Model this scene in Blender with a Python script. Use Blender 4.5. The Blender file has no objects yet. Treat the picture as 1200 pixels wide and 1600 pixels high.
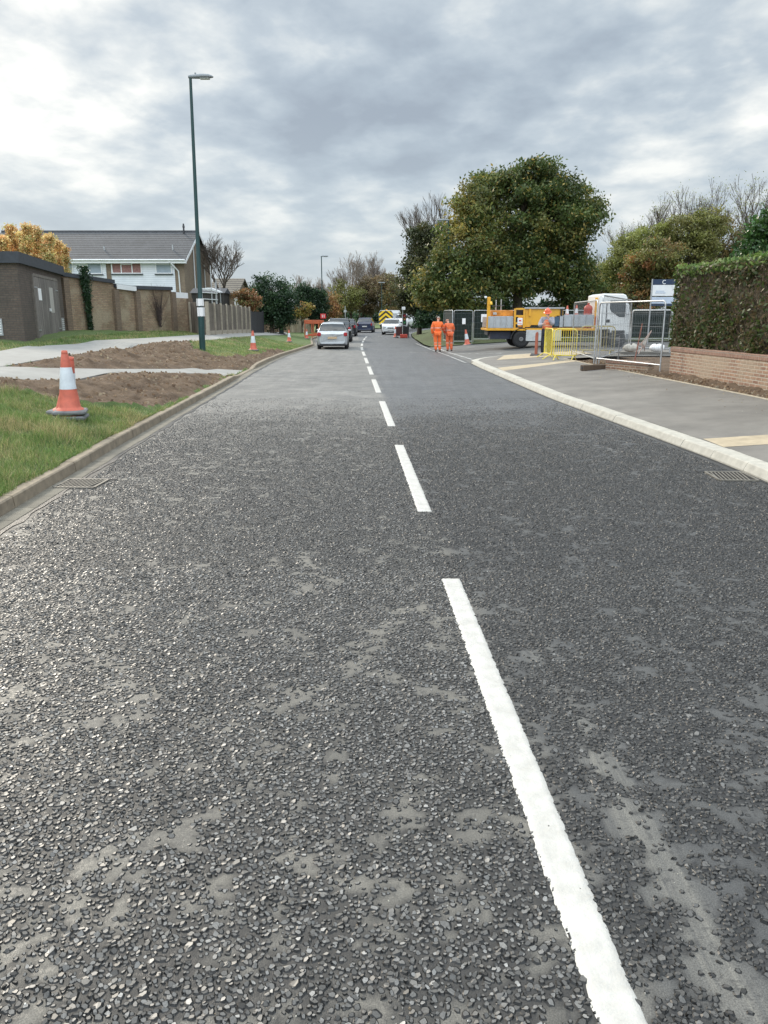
import bpy, math, random
import numpy as np
from mathutils import Vector, Matrix
R = math.radians
SC = bpy.context.scene
COL = SC.collection
rng = np.random.default_rng(7)
random.seed(7)

# ------------------------------------------------------------------ camera and survey helpers
H, PITCH, F = 1.88, R(14.39), 1200.0
cp, sp = math.cos(PITCH), math.sin(PITCH)
def ray(px, py):
    r = (px-600)/F; u = (800-py)/F
    return (r, cp+u*sp, -sp+u*cp)
def P(px, py, Y):
    d = ray(px, py); t = Y/d[1]
    return Vector((d[0]*t, Y, H+d[2]*t))
def G(px, py, z=0.0):
    d = ray(px, py); t = (z-H)/d[2]
    return (d[0]*t, d[1]*t)
def hit(px, py, zf):
    d = ray(px, py); t = 3.0
    while t < 300:
        x, y, z = d[0]*t, d[1]*t, H+d[2]*t
        if z <= zf(x, y): break
        t += 0.04
    return (x, y)

cam = bpy.data.cameras.new('camera'); camo = bpy.data.objects.new('camera', cam); COL.objects.link(camo)
cam.sensor_fit = 'VERTICAL'; cam.sensor_height = 24; cam.sensor_width = 24; cam.lens = 18.0
camo.location = (0, 0, H); camo.rotation_euler = (math.pi/2-PITCH, 0, 0)
cam.clip_end = 3000; cam.clip_start = 0.05
SC.camera = camo

# ------------------------------------------------------------------ noise
_perm = rng.random((256, 256))
def vnoise(x, y):
    x = np.asarray(x, float); y = np.asarray(y, float)
    xi = np.floor(x).astype(int); yi = np.floor(y).astype(int)
    fx = x-xi; fy = y-yi; fx = fx*fx*(3-2*fx); fy = fy*fy*(3-2*fy)
    a = _perm[xi % 256, yi % 256]; b = _perm[(xi+1) % 256, yi % 256]
    c = _perm[xi % 256, (yi+1) % 256]; d = _perm[(xi+1) % 256, (yi+1) % 256]
    return (a*(1-fx)+b*fx)*(1-fy)+(c*(1-fx)+d*fx)*fy
def fbm(x, y, o=4):
    s = 0; a = .5; n = 0
    for i in range(o):
        s = s+a*vnoise(x*2**i+17.3*i, y*2**i+9.1*i); n += a; a *= .5
    return s/n

# ------------------------------------------------------------------ objects and tags
def tag(o, label=None, cat=None, group=None, kind=None):
    if label: o['label'] = label
    if cat: o['category'] = cat
    if group: o['group'] = group
    if kind: o['kind'] = kind
    return o
def empty(name, loc, rz=0, label=None, cat=None, group=None):
    o = bpy.data.objects.new(name, None); COL.objects.link(o)
    o.location = loc; o.rotation_euler = (0, 0, rz); o.empty_display_size = .3
    return tag(o, label, cat, group)
def kids(o): return [c for c in COL.objects if c.parent == o]
def copy_tree(o, parent=None):
    c = o.copy(); COL.objects.link(c); c.parent = parent
    for ch in kids(o): copy_tree(ch, c)
    return c

def npmesh(name, V, Fc, mat, smooth=False, col=None, parent=None):
    V = np.asarray(V, np.float32).reshape(-1, 3); Fc = np.asarray(Fc, np.int32)
    n, k = Fc.shape
    me = bpy.data.meshes.new(name)
    me.vertices.add(len(V)); me.vertices.foreach_set('co', V.ravel())
    me.loops.add(n*k); me.loops.foreach_set('vertex_index', Fc.ravel())
    me.polygons.add(n)
    me.polygons.foreach_set('loop_start', np.arange(0, n*k, k, dtype=np.int32))
    me.polygons.foreach_set('loop_total', np.full(n, k, np.int32))
    me.polygons.foreach_set('use_smooth', np.full(n, smooth, bool))
    me.update(calc_edges=True); me.validate()
    if col is not None:
        at = me.attributes.new('tint', 'FLOAT_COLOR', 'FACE')
        c4 = np.ones((n, 4), np.float32); c4[:, :3] = col
        at.data.foreach_set('color', c4.ravel())
    for m in (mat if isinstance(mat, (list, tuple)) else [mat]): me.materials.append(m)
    o = bpy.data.objects.new(name, me); COL.objects.link(o); o.parent = parent
    return o

class MB:
    """collects boxes, bars, tubes and polygons, links them as one mesh object"""
    def __init__(s): s.v = []; s.f = []; s.m = []; s.sm = []
    def add(s, vs, fs, m=0, smooth=False, M=None):
        b = len(s.v)
        for p in vs:
            p = Vector(p); s.v.append(M @ p if M else p)
        for f in fs: s.f.append([b+i for i in f]); s.m.append(m); s.sm.append(smooth)
        return s
    def box(s, c, d, rz=0, m=0, M=None, ch=0):
        x, y, z = d[0]/2, d[1]/2, d[2]/2
        T = Matrix.Translation(c) @ Matrix.Rotation(rz, 4, 'Z')
        if M: T = M @ T
        if ch <= 0:
            vs = [(-x,-y,-z),(x,-y,-z),(x,y,-z),(-x,y,-z),(-x,-y,z),(x,-y,z),(x,y,z),(-x,y,z)]
            fs = [(0,3,2,1),(4,5,6,7),(0,1,5,4),(1,2,6,5),(2,3,7,6),(3,0,4,7)]
            return s.add(vs, fs, m, False, T)
        c_ = ch; rings = []
        for zz, k in ((-z, c_), (-z+c_, 0), (z-c_, 0), (z, c_)):
            a, b = x-k, y-k; e = c_ if k == 0 else c_*.5
            rings.append([(-a+e,-b,zz),(a-e,-b,zz),(a,-b+e,zz),(a,b-e,zz),(a-e,b,zz),(-a+e,b,zz),(-a,b-e,zz),(-a,-b+e,zz)])
        vs = [p for r in rings for p in r]; fs = []
        for i in range(3):
            for j in range(8): fs.append((i*8+j, i*8+(j+1) % 8, (i+1)*8+(j+1) % 8, (i+1)*8+j))
        fs.append(tuple(range(7, -1, -1))); fs.append(tuple(range(24, 32)))
        return s.add(vs, fs, m, False, T)
    def tube(s, pts, r, n=8, m=0, cap=True, smooth=True):
        pts = [Vector(p) for p in pts]; rs = r if isinstance(r, (list, tuple)) else [r]*len(pts)
        vs = []; fs = []; up = None
        for i, p in enumerate(pts):
            if i == 0: t = pts[1]-p
            elif i == len(pts)-1: t = p-pts[i-1]
            else: t = (pts[i+1]-p).normalized()+(p-pts[i-1]).normalized()
            t.normalize()
            if up is None: up = Vector((0, 0, 1)) if abs(t.z) < .9 else Vector((1, 0, 0))
            a = up.cross(t)
            if a.length < 1e-4: a = Vector((0, 1, 0)).cross(t)
            a.normalize(); b = t.cross(a); up = b
            for k in range(n):
                th = 2*math.pi*k/n
                vs.append(p+a*math.cos(th)*rs[i]+b*math.sin(th)*rs[i])
        for i in range(len(pts)-1):
            for k in range(n): fs.append((i*n+k, i*n+(k+1) % n, (i+1)*n+(k+1) % n, (i+1)*n+k))
        s.add(vs, fs, m, smooth)
        if cap:
            s.add(vs[:n], [tuple(range(n-1, -1, -1))], m); s.add(vs[-n:], [tuple(range(n))], m)
        return s
    def lathe(s, prof, n=20, m=0, M=None, smooth=True, ms=None):
        vs = []; fs = []
        for r, z in prof:
            for k in range(n):
                th = 2*math.pi*k/n; vs.append((r*math.cos(th), r*math.sin(th), z))
        b = len(s.v)
        for p in vs:
            p = Vector(p); s.v.append(M @ p if M else p)
        for i in range(len(prof)-1):
            for k in range(n):
                s.f.append([b+i*n+k, b+i*n+(k+1) % n, b+(i+1)*n+(k+1) % n, b+(i+1)*n+k])
                s.m.append(ms[i] if ms else m); s.sm.append(smooth)
        return s
    def prism(s, poly, axis, a0, a1, m=0, M=None):
        """poly: 2-D outline; axis 'x','y','z' is the extrusion direction"""
        def q(u, v, a): return (a, u, v) if axis == 'x' else (u, a, v) if axis == 'y' else (u, v, a)
        n = len(poly); vs = [q(u, v, a0) for u, v in poly]+[q(u, v, a1) for u, v in poly]
        fs = [tuple(range(n)), tuple(range(2*n-1, n-1, -1))]
        for i in range(n): fs.append((i, n+i, n+(i+1) % n, (i+1) % n))
        return s.add(vs, fs, m, False, M)
    def build(s, name, mats, parent=None, bevel=0):
        me = bpy.data.meshes.new(name)
        me.from_pydata([tuple(v) for v in s.v], [], s.f)
        mats = mats if isinstance(mats, (list, tuple)) else [mats]
        for mm in mats: me.materials.append(mm)
        me.polygons.foreach_set('material_index', s.m); me.polygons.foreach_set('use_smooth', s.sm)
        me.update()
        o = bpy.data.objects.new(name, me); COL.objects.link(o); o.parent = parent
        if bevel:
            b = o.modifiers.new('bevel', 'BEVEL'); b.width = bevel; b.segments = 2; b.limit_method = 'ANGLE'
        return o

# ------------------------------------------------------------------ materials
def nt(name):
    m = bpy.data.materials.new(name); m.use_nodes = True; t = m.node_tree
    return m, t, t.nodes['Principled BSDF'], t.nodes.new, t.links.new
def ramp(t, src, stops):
    r = t.nodes.new('ShaderNodeValToRGB'); e = r.color_ramp.elements
    while len(e) < len(stops): e.new(.5)
    for i, (p, c) in enumerate(stops):
        e[i].position = p; e[i].color = (*c, 1) if len(c) == 3 else c
    t.links.new(src, r.inputs[0]); return r.outputs[0]
def noise(t, vec, scale, detail=4, rough=.55, dist=0):
    n = t.nodes.new('ShaderNodeTexNoise'); n.inputs['Scale'].default_value = scale
    n.inputs['Detail'].default_value = detail; n.inputs['Roughness'].default_value = rough
    n.inputs['Distortion'].default_value = dist
    if vec is not None: t.links.new(vec, n.inputs['Vector'])
    return n.outputs['Fac']
def mixc(t, fac, a, b, mode='MIX'):
    n = t.nodes.new('ShaderNodeMix'); n.data_type = 'RGBA'; n.blend_type = mode
    for s, v in ((n.inputs[0], fac), (n.inputs[6], a), (n.inputs[7], b)):
        if isinstance(v, (int, float)): s.default_value = v
        elif isinstance(v, tuple): s.default_value = (*v, 1) if len(v) == 3 else v
        else: t.links.new(v, s)
    return n.outputs[2]
def mth(t, op, a, b=0.0, c=None):
    n = t.nodes.new('ShaderNodeMath'); n.operation = op
    for i, v in enumerate((a, b) if c is None else (a, b, c)):
        if isinstance(v, (int, float)): n.inputs[i].default_value = v
        else: t.links.new(v, n.inputs[i])
    return n.outputs[0]
def bumpn(t, h, strength, dist, bsdf, normal=None):
    b = t.nodes.new('ShaderNodeBump'); b.inputs['Strength'].default_value = strength
    b.inputs['Distance'].default_value = dist; t.links.new(h, b.inputs['Height'])
    if normal is not None: t.links.new(normal, b.inputs['Normal'])
    if bsdf is not None: t.links.new(b.outputs[0], bsdf.inputs['Normal'])
    return b.outputs[0]
def tc(t, what='Object'): return t.nodes.new('ShaderNodeTexCoord').outputs[what]
def sc_(c, k): return tuple(min(1, x*k) for x in c)

def mat(name, c, rough=.6, var=.25, scale=6, metal=0, bump=0, bscale=None, c2=None, bdist=.01, dirt=0):
    m, t, b, N, L = nt(name); v = tc(t)
    f = noise(t, v, scale, 5, .6)
    hi = c2 if c2 else sc_(c, 1+var); lo = sc_(c, 1-var) if not c2 else c
    colr = ramp(t, f, [(.3, lo), (.7, hi)])
    if dirt:
        f2 = noise(t, v, scale*.35, 6, .7, .4)
        colr = mixc(t, ramp(t, f2, [(.45, (0, 0, 0)), (.75, (dirt,)*3)]), colr, (.06, .05, .04))
    L(colr, b.inputs['Base Color']); b.inputs['Metallic'].default_value = metal
    rr = mth(t, 'MULTIPLY_ADD', f, .25, rough-.12); L(rr, b.inputs['Roughness'])
    if bump: bumpn(t, noise(t, v, bscale or scale*6, 5, .6), bump, bdist, b)
    return m

def paint(name, c, rough=.28, dirt=.35):
    m, t, b, N, L = nt(name); v = tc(t)
    f = noise(t, v, 3, 6, .65, .3)
    colr = mixc(t, ramp(t, f, [(.5, (0, 0, 0)), (.85, (dirt,)*3)]), c, (.10, .09, .075))
    L(colr, b.inputs['Base Color']); L(mth(t, 'MULTIPLY_ADD', f, .3, rough-.1), b.inputs['Roughness'])
    b.inputs['Coat Weight'].default_value = .4; b.inputs['Coat Roughness'].default_value = .1
    return m

def wallvec(t):
    """object-space wall coordinates: (x or y by facing, z)"""
    v = t.nodes.new('ShaderNodeSeparateXYZ'); t.links.new(tc(t), v.inputs[0])
    n = t.nodes.new('ShaderNodeSeparateXYZ'); t.links.new(tc(t, 'Normal'), n.inputs[0])
    s = mth(t, 'GREATER_THAN', mth(t, 'ABSOLUTE', n.outputs[0]), mth(t, 'ABSOLUTE', n.outputs[1]))
    u = mth(t, 'ADD', mth(t, 'MULTIPLY', s, v.outputs[1]), mth(t, 'MULTIPLY', mth(t, 'SUBTRACT', 1.0, s), v.outputs[0]))
    c = t.nodes.new('ShaderNodeCombineXYZ'); t.links.new(u, c.inputs[0]); t.links.new(v.outputs[2], c.inputs[1])
    return c.outputs[0]
def brick(name, c1, c2, mortar, stain=.4, stainc=(.12, .10, .07), bw=.225, bh=.075, msz=.010, patch=None):
    m, t, b, N, L = nt(name); v = wallvec(t)
    k = N('ShaderNodeTexBrick'); L(v, k.inputs['Vector'])
    k.inputs['Scale'].default_value = 1; k.inputs['Brick Width'].default_value = bw; k.inputs['Row Height'].default_value = bh
    k.inputs['Mortar Size'].default_value = msz; k.inputs['Mortar Smooth'].default_value = .3; k.inputs['Bias'].default_value = 0
    k.inputs['Color1'].default_value = (*c1, 1); k.inputs['Color2'].default_value = (*c2, 1); k.inputs['Mortar'].default_value = (*mortar, 1)
    f = noise(t, tc(t), 1.1, 6, .65, .5); f2 = noise(t, tc(t), 14, 4, .6)
    colr = mixc(t, ramp(t, f, [(.42, (0,)*3), (.68, (stain,)*3)]), k.outputs['Color'], stainc)
    if patch:
        f3 = noise(t, tc(t), .8, 3, .6, .2)
        colr = mixc(t, ramp(t, f3, [(.5, (0,)*3), (.62, (.7,)*3)]), colr, patch)
    colr = mixc(t, .6, colr, ramp(t, f2, [(.25, (.55,)*3), (.75, (1.3,)*3)]), 'MULTIPLY')
    L(colr, b.inputs['Base Color']); b.inputs['Roughness'].default_value = .9
    hgt = mth(t, 'SUBTRACT', mth(t, 'MULTIPLY', f2, .4), k.outputs['Fac'])
    bumpn(t, hgt, .8, .006, b); return m
def wood(name, c, c2, board=.1, rough=.85, gap=True):
    m, t, b, N, L = nt(name); v = wallvec(t)
    s = N('ShaderNodeSeparateXYZ'); L(v, s.inputs[0])
    bi = mth(t, 'FLOOR', mth(t, 'DIVIDE', s.outputs[0], board))
    w = N('ShaderNodeTexWhiteNoise'); w.noise_dimensions = '1D'; L(bi, w.inputs['W'])
    mp = N('ShaderNodeMapping'); L(v, mp.inputs[0]); mp.inputs['Scale'].default_value = (30, 1.6, 1)
    g = noise(t, mp.outputs[0], 1, 6, .7, .6); f = noise(t, tc(t), 1.2, 5, .6)
    colr = mixc(t, g, c, c2)
    colr = mixc(t, .8, colr, ramp(t, w.outputs[0], [(0, (.65,)*3), (1, (1.25,)*3)]), 'MULTIPLY')
    colr = mixc(t, .8, colr, ramp(t, f, [(.3, (.6,)*3), (.7, (1.2,)*3)]), 'MULTIPLY')
    fr = mth(t, 'FRACT', mth(t, 'DIVIDE', s.outputs[0], board))
    e = mth(t, 'LESS_THAN', fr, .07)
    if gap: colr = mixc(t, e, colr, (.02, .015, .01))
    L(colr, b.inputs['Base Color']); b.inputs['Roughness'].default_value = rough
    bumpn(t, mth(t, 'SUBTRACT', g, mth(t, 'MULTIPLY', e, 2.0)), .5, .004, b); return m
def leafmat(name, rough=.5, trans=.35):
    m, t, b, N, L = nt(name)
    a = N('ShaderNodeAttribute'); a.attribute_name = 'tint'
    L(a.outputs['Color'], b.inputs['Base Color']); b.inputs['Roughness'].default_value = rough
    tr = N('ShaderNodeBsdfTranslucent'); L(a.outputs['Color'], tr.inputs['Color'])
    mx = N('ShaderNodeMixShader'); mx.inputs[0].default_value = trans
    L(b.outputs[0], mx.inputs[1]); L(tr.outputs[0], mx.inputs[2])
    L(mx.outputs[0], t.nodes['Material Output'].inputs[0]); return m
def glassy(name, c=(.02, .025, .03), rough=.06):
    m, t, b, N, L = nt(name); f = noise(t, tc(t), 2.5, 3)
    L(ramp(t, f, [(.3, sc_(c, .7)), (.7, sc_(c, 1.5))]), b.inputs['Base Color'])
    L(mth(t, 'MULTIPLY_ADD', f, .08, rough-.02), b.inputs['Roughness'])
    b.inputs['Specular IOR Level'].default_value = .8
    return m

M_leaf = leafmat('leaf'); M_gloss = leafmat('glossy_leaf', .3, .2); M_blade = leafmat('grass_blade', .55, .35)
M_bark = mat('bark', (.07, .055, .04), .9, .35, 5, bump=.6)
M_twig = mat('twig', (.10, .08, .065), .9, .3, 5)
M_concrete = mat('concrete', (.42, .40, .35), .9, .14, 9, bump=.4, bscale=90, bdist=.003, dirt=.22)
M_kerbold = mat('weathered_concrete', (.25, .205, .15), .9, .25, 7, bump=.5, bscale=80, bdist=.004, dirt=.45)
M_galv = mat('galvanised_steel', (.45, .46, .47), .42, .15, 14, metal=.75)
M_white = paint('white_paint', (.78, .78, .77), .4)
M_black = mat('black_rubber', (.025, .025, .027), .7, .3, 8)
M_rub2 = mat('dusty_black_rubber', (.10, .10, .105), .75, .3, 6, bump=.2)
M_dark = mat('dark_metal', (.035, .035, .04), .5, .3, 8)
M_glass = glassy('window_glass')
M_paper = mat('paper', (.8, .8, .8), .8, .05, 5)
M_red = mat('red_plastic', (.42, .05, .03), .5, .2, 5, dirt=.3)
M_skin = mat('skin', (.52, .30, .22), .55, .08, 20)
M_rust = mat('rusty_steel', (.16, .05, .03), .85, .4, 12, bump=.4)

# ------------------------------------------------------------------ light: overcast sky, sun behind cloud ahead and to the left
SUN_EL, SUN_AZ = 30.0, -38.0          # azimuth from +Y, negative is left
sd = Vector((math.sin(R(SUN_AZ))*math.cos(R(SUN_EL)), math.cos(R(SUN_AZ))*math.cos(R(SUN_EL)), math.sin(R(SUN_EL))))
sl = bpy.data.lights.new('sun', 'SUN'); sl.energy = 2.5; sl.angle = R(10); sl.color = (1, .90, .75)
so = bpy.data.objects.new('sun', sl); COL.objects.link(so)
so.rotation_euler = (-sd).to_track_quat('-Z', 'Y').to_euler()
W = bpy.data.worlds.new("World"); SC.world = W; W.use_nodes = True
t = W.node_tree; N = t.nodes.new; L = t.links.new
for n in list(t.nodes): t.nodes.remove(n)
sky = N('ShaderNodeTexSky'); sky.sky_type = 'NISHITA'; sky.sun_disc = False
sky.sun_elevation = R(SUN_EL); sky.sun_rotation = R(SUN_AZ)
b1 = N('ShaderNodeBackground'); b1.inputs[1].default_value = .09; L(sky.outputs[0], b1.inputs[0])
g = tc(t, 'Generated'); sx = N('ShaderNodeSeparateXYZ'); L(g, sx.inputs[0])
zz = mth(t, 'MAXIMUM', sx.outputs[2], 0.0)
den = mth(t, 'ADD', zz, .20)
cv = N('ShaderNodeCombineXYZ'); L(mth(t, 'DIVIDE', sx.outputs[0], den), cv.inputs[0]); L(mth(t, 'DIVIDE', sx.outputs[1], den), cv.inputs[1])
mp = N('ShaderNodeMapping'); L(cv.outputs[0], mp.inputs[0]); mp.inputs['Rotation'].default_value = (0, 0, R(22)); mp.inputs['Scale'].default_value = (1.15, 1.0, 1)
mp.inputs['Location'].default_value = (3.35, 1.45, 0)
big = noise(t, mp.outputs[0], 1.0, 3, .5, .2)
med = noise(t, mp.outputs[0], 3.0, 5, .5, .15)
fin = noise(t, mp.outputs[0], 9, 5, .55, .2)
f = mth(t, 'ADD', mth(t, 'MULTIPLY', big, .52), mth(t, 'ADD', mth(t, 'MULTIPLY', med, .40), mth(t, 'MULTIPLY', fin, .14)))
dt = N('ShaderNodeVectorMath'); dt.operation = 'DOT_PRODUCT'; L(g, dt.inputs[0]); dt.inputs[1].default_value = tuple(sd)
glow = mth(t, 'POWER', mth(t, 'MAXIMUM', dt.outputs['Value'], 0.0), 5.0)
f = mth(t, 'ADD', f, mth(t, 'MULTIPLY', glow, .055))
cl = ramp(t, f, [(.40, (.30, .35, .41)), (.47, (.365, .425, .485)), (.53, (.455, .515, .565)), (.585, (.61, .65, .665)), (.67, (.92, .91, .86))])
# pale, even band low over the horizon
hz = ramp(t, sx.outputs[2], [(.0, (.8,)*3), (.10, (.45,)*3), (.22, (0,)*3)])
cl = mixc(t, hz, cl, (.42, .49, .545))
cl = mixc(t, 1.0, cl, ramp(t, sx.outputs[2], [(.40, (1.0,)*3), (.75, (1,)*3)]), 'MULTIPLY')
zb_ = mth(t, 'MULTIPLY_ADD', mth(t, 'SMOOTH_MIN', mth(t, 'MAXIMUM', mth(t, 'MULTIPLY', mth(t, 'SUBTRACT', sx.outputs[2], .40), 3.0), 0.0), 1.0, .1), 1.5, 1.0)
bk = mth(t, 'MULTIPLY_ADD', mth(t, 'MINIMUM', mth(t, 'MAXIMUM', mth(t, 'MULTIPLY', sx.outputs[1], -1.6), 0.0), 1.0), 1.1, 1.0)  # unseen sky behind the camera and overhead brightened to add fill light
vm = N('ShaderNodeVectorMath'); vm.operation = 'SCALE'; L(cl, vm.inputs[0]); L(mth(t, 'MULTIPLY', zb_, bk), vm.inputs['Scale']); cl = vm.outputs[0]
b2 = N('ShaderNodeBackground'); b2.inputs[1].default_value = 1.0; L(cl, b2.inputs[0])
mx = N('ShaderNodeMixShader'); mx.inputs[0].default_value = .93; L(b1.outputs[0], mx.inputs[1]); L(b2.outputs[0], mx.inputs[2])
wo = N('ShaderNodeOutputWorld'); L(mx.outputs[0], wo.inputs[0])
SC.view_settings.view_transform = 'Standard'; SC.view_settings.look = 'None'; SC.view_settings.gamma = 1
SC.view_settings.exposure = 0.0

# ------------------------------------------------------------------ road lines surveyed on the ground plane
def interp(pts):
    pts = sorted(pts, key=lambda p: p[1]); ys = [p[1] for p in pts]; xs = [p[0] for p in pts]
    return lambda y: np.interp(y, ys, xs)
def cl_x(y):                                   # centre line
    y = np.asarray(y, float)
    return np.where(y < 45, .73-.0445*y, 0)+np.where(y >= 45, np.interp(y, [45, 48, 51, 54, 57, 60, 63, 66, 69, 72, 75, 80, 90, 100, 110, 120, 140, 170], [-1.27, -1.36, -1.43, -1.49, -1.53, -1.56, -1.58, -1.585, -1.58, -1.55, -1.48, -1.25, -.3, 1.3, 3.4, 6.2, 13, 28]), 0)
klp = [G(*p) for p in [(0, 809), (59, 772), (110, 743), (175, 703), (280, 643), (350, 604), (385, 583), (420, 565), (442, 556), (490, 540.5)]]
s0 = (klp[2][0]-klp[0][0])/(klp[2][1]-klp[0][1])
klp = [(klp[0][0]-s0*(klp[0][1]+8), -8)]+klp
for yy in (62, 70, 80, 90, 100, 110, 120, 140, 170): klp.append((float(cl_x(yy))-4.1, yy))
KL = interp(klp)
krp = [G(*p) for p in [(1200, 755), (1137, 727), (1029, 686), (940, 653), (858, 622), (800, 597), (750, 575)]]
s0 = (krp[1][0]-krp[0][0])/(krp[1][1]-krp[0][1])
krp = [(krp[0][0]+.06*(krp[0][1]+8), -8)]+krp+[(3.45, 33), (3.1, 40), (2.4, 50), (2.3, 62)]
for yy in (70, 80, 90, 100, 110, 120, 140, 170): krp.append((float(cl_x(yy))+3.9, yy))
KR = interp(krp)

def sm(a, b, x):
    u = np.clip((np.asarray(x, float)-a)/(b-a), 0, 1); return u*u*(3-2*u)
def hkl(y): return .125-.095*sm(23.2, 24.6, y)*(1-sm(27.6, 29.0, y))
def zl(x, y):                                  # left bank
    lat = np.maximum(KL(y)-.14-x, 0)
    f = np.interp(lat, [0, 1, 3.2, 6, 8, 10, 14], [0, .19, .66, .86, 1.06, 1.15, 1.2])
    g = 1-.85*sm(38, 88, y)
    return hkl(y)+f*g
def zr(x, y):                                  # right side rises away from the carriageway
    lat = np.maximum(x-KR(y), 0)
    mound = 1.0*np.exp(-((y-62)/11.0)**2)*sm(0, 3.5, lat)*(1-.4*sm(5, 16, lat))
    return .065*np.minimum(lat, 5)*1.0+mound*sm(45, 54, y)

# ------------------------------------------------------------------ carriageway
def roadmat():
    m, t, b, N, L = nt('asphalt'); v = tc(t)
    s = N('ShaderNodeSeparateXYZ'); L(v, s.inputs[0])
    lat = mth(t, 'ADD', mth(t, 'MULTIPLY_ADD', s.outputs[1], .0445, -.73), s.outputs[0])
    wob = noise(t, v, .8, 4, .6)
    latw = mth(t, 'MULTIPLY_ADD', mth(t, 'SUBTRACT', wob, .5), .5, lat)
    dusty = noise(t, v, 1.7, 6, .62, .3); big = noise(t, v, .35, 4, .6)
    left = ramp(t, dusty, [(.28, (.085, .081, .073)), (.5, (.125, .118, .104)), (.72, (.175, .162, .138))])
    right = ramp(t, dusty, [(.3, (.058, .059, .060)), (.6, (.078, .078, .076)), (.8, (.105, .10, .092))])
    colr = mixc(t, ramp(t, latw, [(.0, (0,)*3), (.16, (1,)*3)]), left, right)
    # dusty tyre streak just right of the centre line
    mp = N('ShaderNodeMapping'); L(v, mp.inputs[0]); mp.inputs['Rotation'].default_value = (0, 0, R(-2.5)); mp.inputs['Scale'].default_value = (26, .9, 1)
    st = noise(t, mp.outputs[0], 1, 5, .7)
    d1 = mth(t, 'ABSOLUTE', mth(t, 'SUBTRACT', lat, .34))
    fy = N('ShaderNodeMapRange'); L(s.outputs[1], fy.inputs[0]); fy.inputs[1].default_value = 3.2; fy.inputs[2].default_value = 5.5; fy.inputs[3].default_value = 1; fy.inputs[4].default_value = .12
    k = mth(t, 'MULTIPLY', mth(t, 'MULTIPLY', ramp(t, d1, [(.04, (1,)*3), (.15, (0,)*3)]), ramp(t, st, [(.35, (0,)*3), (.7, (.75,)*3)])), fy.outputs[0])
    colr = mixc(t, k, colr, (.20, .19, .165))
    # faint long drag streaks
    mp2 = N('ShaderNodeMapping'); L(v, mp2.inputs[0]); mp2.inputs['Scale'].default_value = (5, .25, 1); mp2.inputs['Rotation'].default_value = (0, 0, R(-2.5))
    colr = mixc(t, .5, colr, ramp(t, noise(t, mp2.outputs[0], 1, 5, .6), [(.3, (.75,)*3), (.7, (1.25,)*3)]), 'MULTIPLY')
    colr = mixc(t, .7, colr, ramp(t, big, [(.3, (.8,)*3), (.7, (1.2,)*3)]), 'MULTIPLY')
    gs = noise(t, v, 190, 3, .7); colr = mixc(t, .85, colr, ramp(t, gs, [(.32, (.45,)*3), (.5, (1,)*3), (.68, (1.5,)*3)]), 'MULTIPLY')
    bl = noise(t, v, 22, 5, .7, .4); colr = mixc(t, ramp(t, bl, [(.54, (0,)*3), (.64, (.6,)*3)]), colr, (.03, .03, .031))
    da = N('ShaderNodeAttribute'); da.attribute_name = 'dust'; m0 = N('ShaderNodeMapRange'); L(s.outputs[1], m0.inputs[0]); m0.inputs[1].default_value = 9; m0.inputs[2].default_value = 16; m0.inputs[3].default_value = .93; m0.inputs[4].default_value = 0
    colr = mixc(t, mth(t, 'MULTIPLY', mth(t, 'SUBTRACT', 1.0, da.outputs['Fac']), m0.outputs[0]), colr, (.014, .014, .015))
    m9 = N('ShaderNodeMapRange'); L(s.outputs[1], m9.inputs[0]); m9.inputs[1].default_value = 9; m9.inputs[2].default_value = 18; colr = mixc(t, m9.outputs[0], colr, mixc(t, 1.0, colr, (1.32, 1.36, 1.45, 1), 'MULTIPLY'))  # far road lifted and blued: distant sky sheen put into the base colour
    # pressed-in chippings
    vo = N('ShaderNodeTexVoronoi'); vo.feature = 'F1'; vo.inputs['Scale'].default_value = 46; L(v, vo.inputs['Vector'])
    chip = ramp(t, vo.outputs['Distance'], [(.30, (1,)*3), (.52, (0,)*3)])
    dens = ramp(t, noise(t, v, 5.5, 4, .6), [(.36, (0,)*3), (.52, (1,)*3)])
    chip = mth(t, 'MULTIPLY', chip, dens)
    vs = N('ShaderNodeSeparateColor'); L(vo.outputs['Color'], vs.inputs[0])
    far = ramp(t, s.outputs[1], [(.0, (0,)*3), (1, (1,)*3)])
    cc = ramp(t, vs.outputs[0], [(0, (.012, .012, .013)), (.5, (.03, .03, .03)), (.75, (.10, .10, .097)), (1, (.22, .22, .21))])
    mr = N('ShaderNodeMapRange'); L(s.outputs[1], mr.inputs[0]); mr.inputs[1].default_value = 10; mr.inputs[2].default_value = 17
    chipf = mth(t, 'MULTIPLY', chip, mth(t, 'MULTIPLY', mr.outputs[0], .62))
    colr = mixc(t, chipf, colr, cc)
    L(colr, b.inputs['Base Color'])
    L(ramp(t, mth(t, 'ADD', chip, mth(t, 'MULTIPLY', dusty, .5)), [(.2, (.62,)*3), (1, (.44,)*3)]), b.inputs['Roughness']); b.inputs['Specular IOR Level'].default_value = .42
    fine = noise(t, v, 260, 3, .6)
    grit = N('ShaderNodeTexVoronoi'); grit.inputs['Scale'].default_value = 230; L(v, grit.inputs['Vector'])
    hgt = mth(t, 'ADD', mth(t, 'MULTIPLY', chipf, mth(t, 'ADD', .5, vs.outputs[1])), mth(t, 'ADD', mth(t, 'MULTIPLY', fine, .22), mth(t, 'MULTIPLY', grit.outputs['Distance'], -.14)))
    bumpn(t, hgt, .8, .006, b); return m
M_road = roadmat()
ys = np.concatenate([np.arange(-6, 60, 2.0), np.arange(60, 171, 4.0)])
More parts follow.
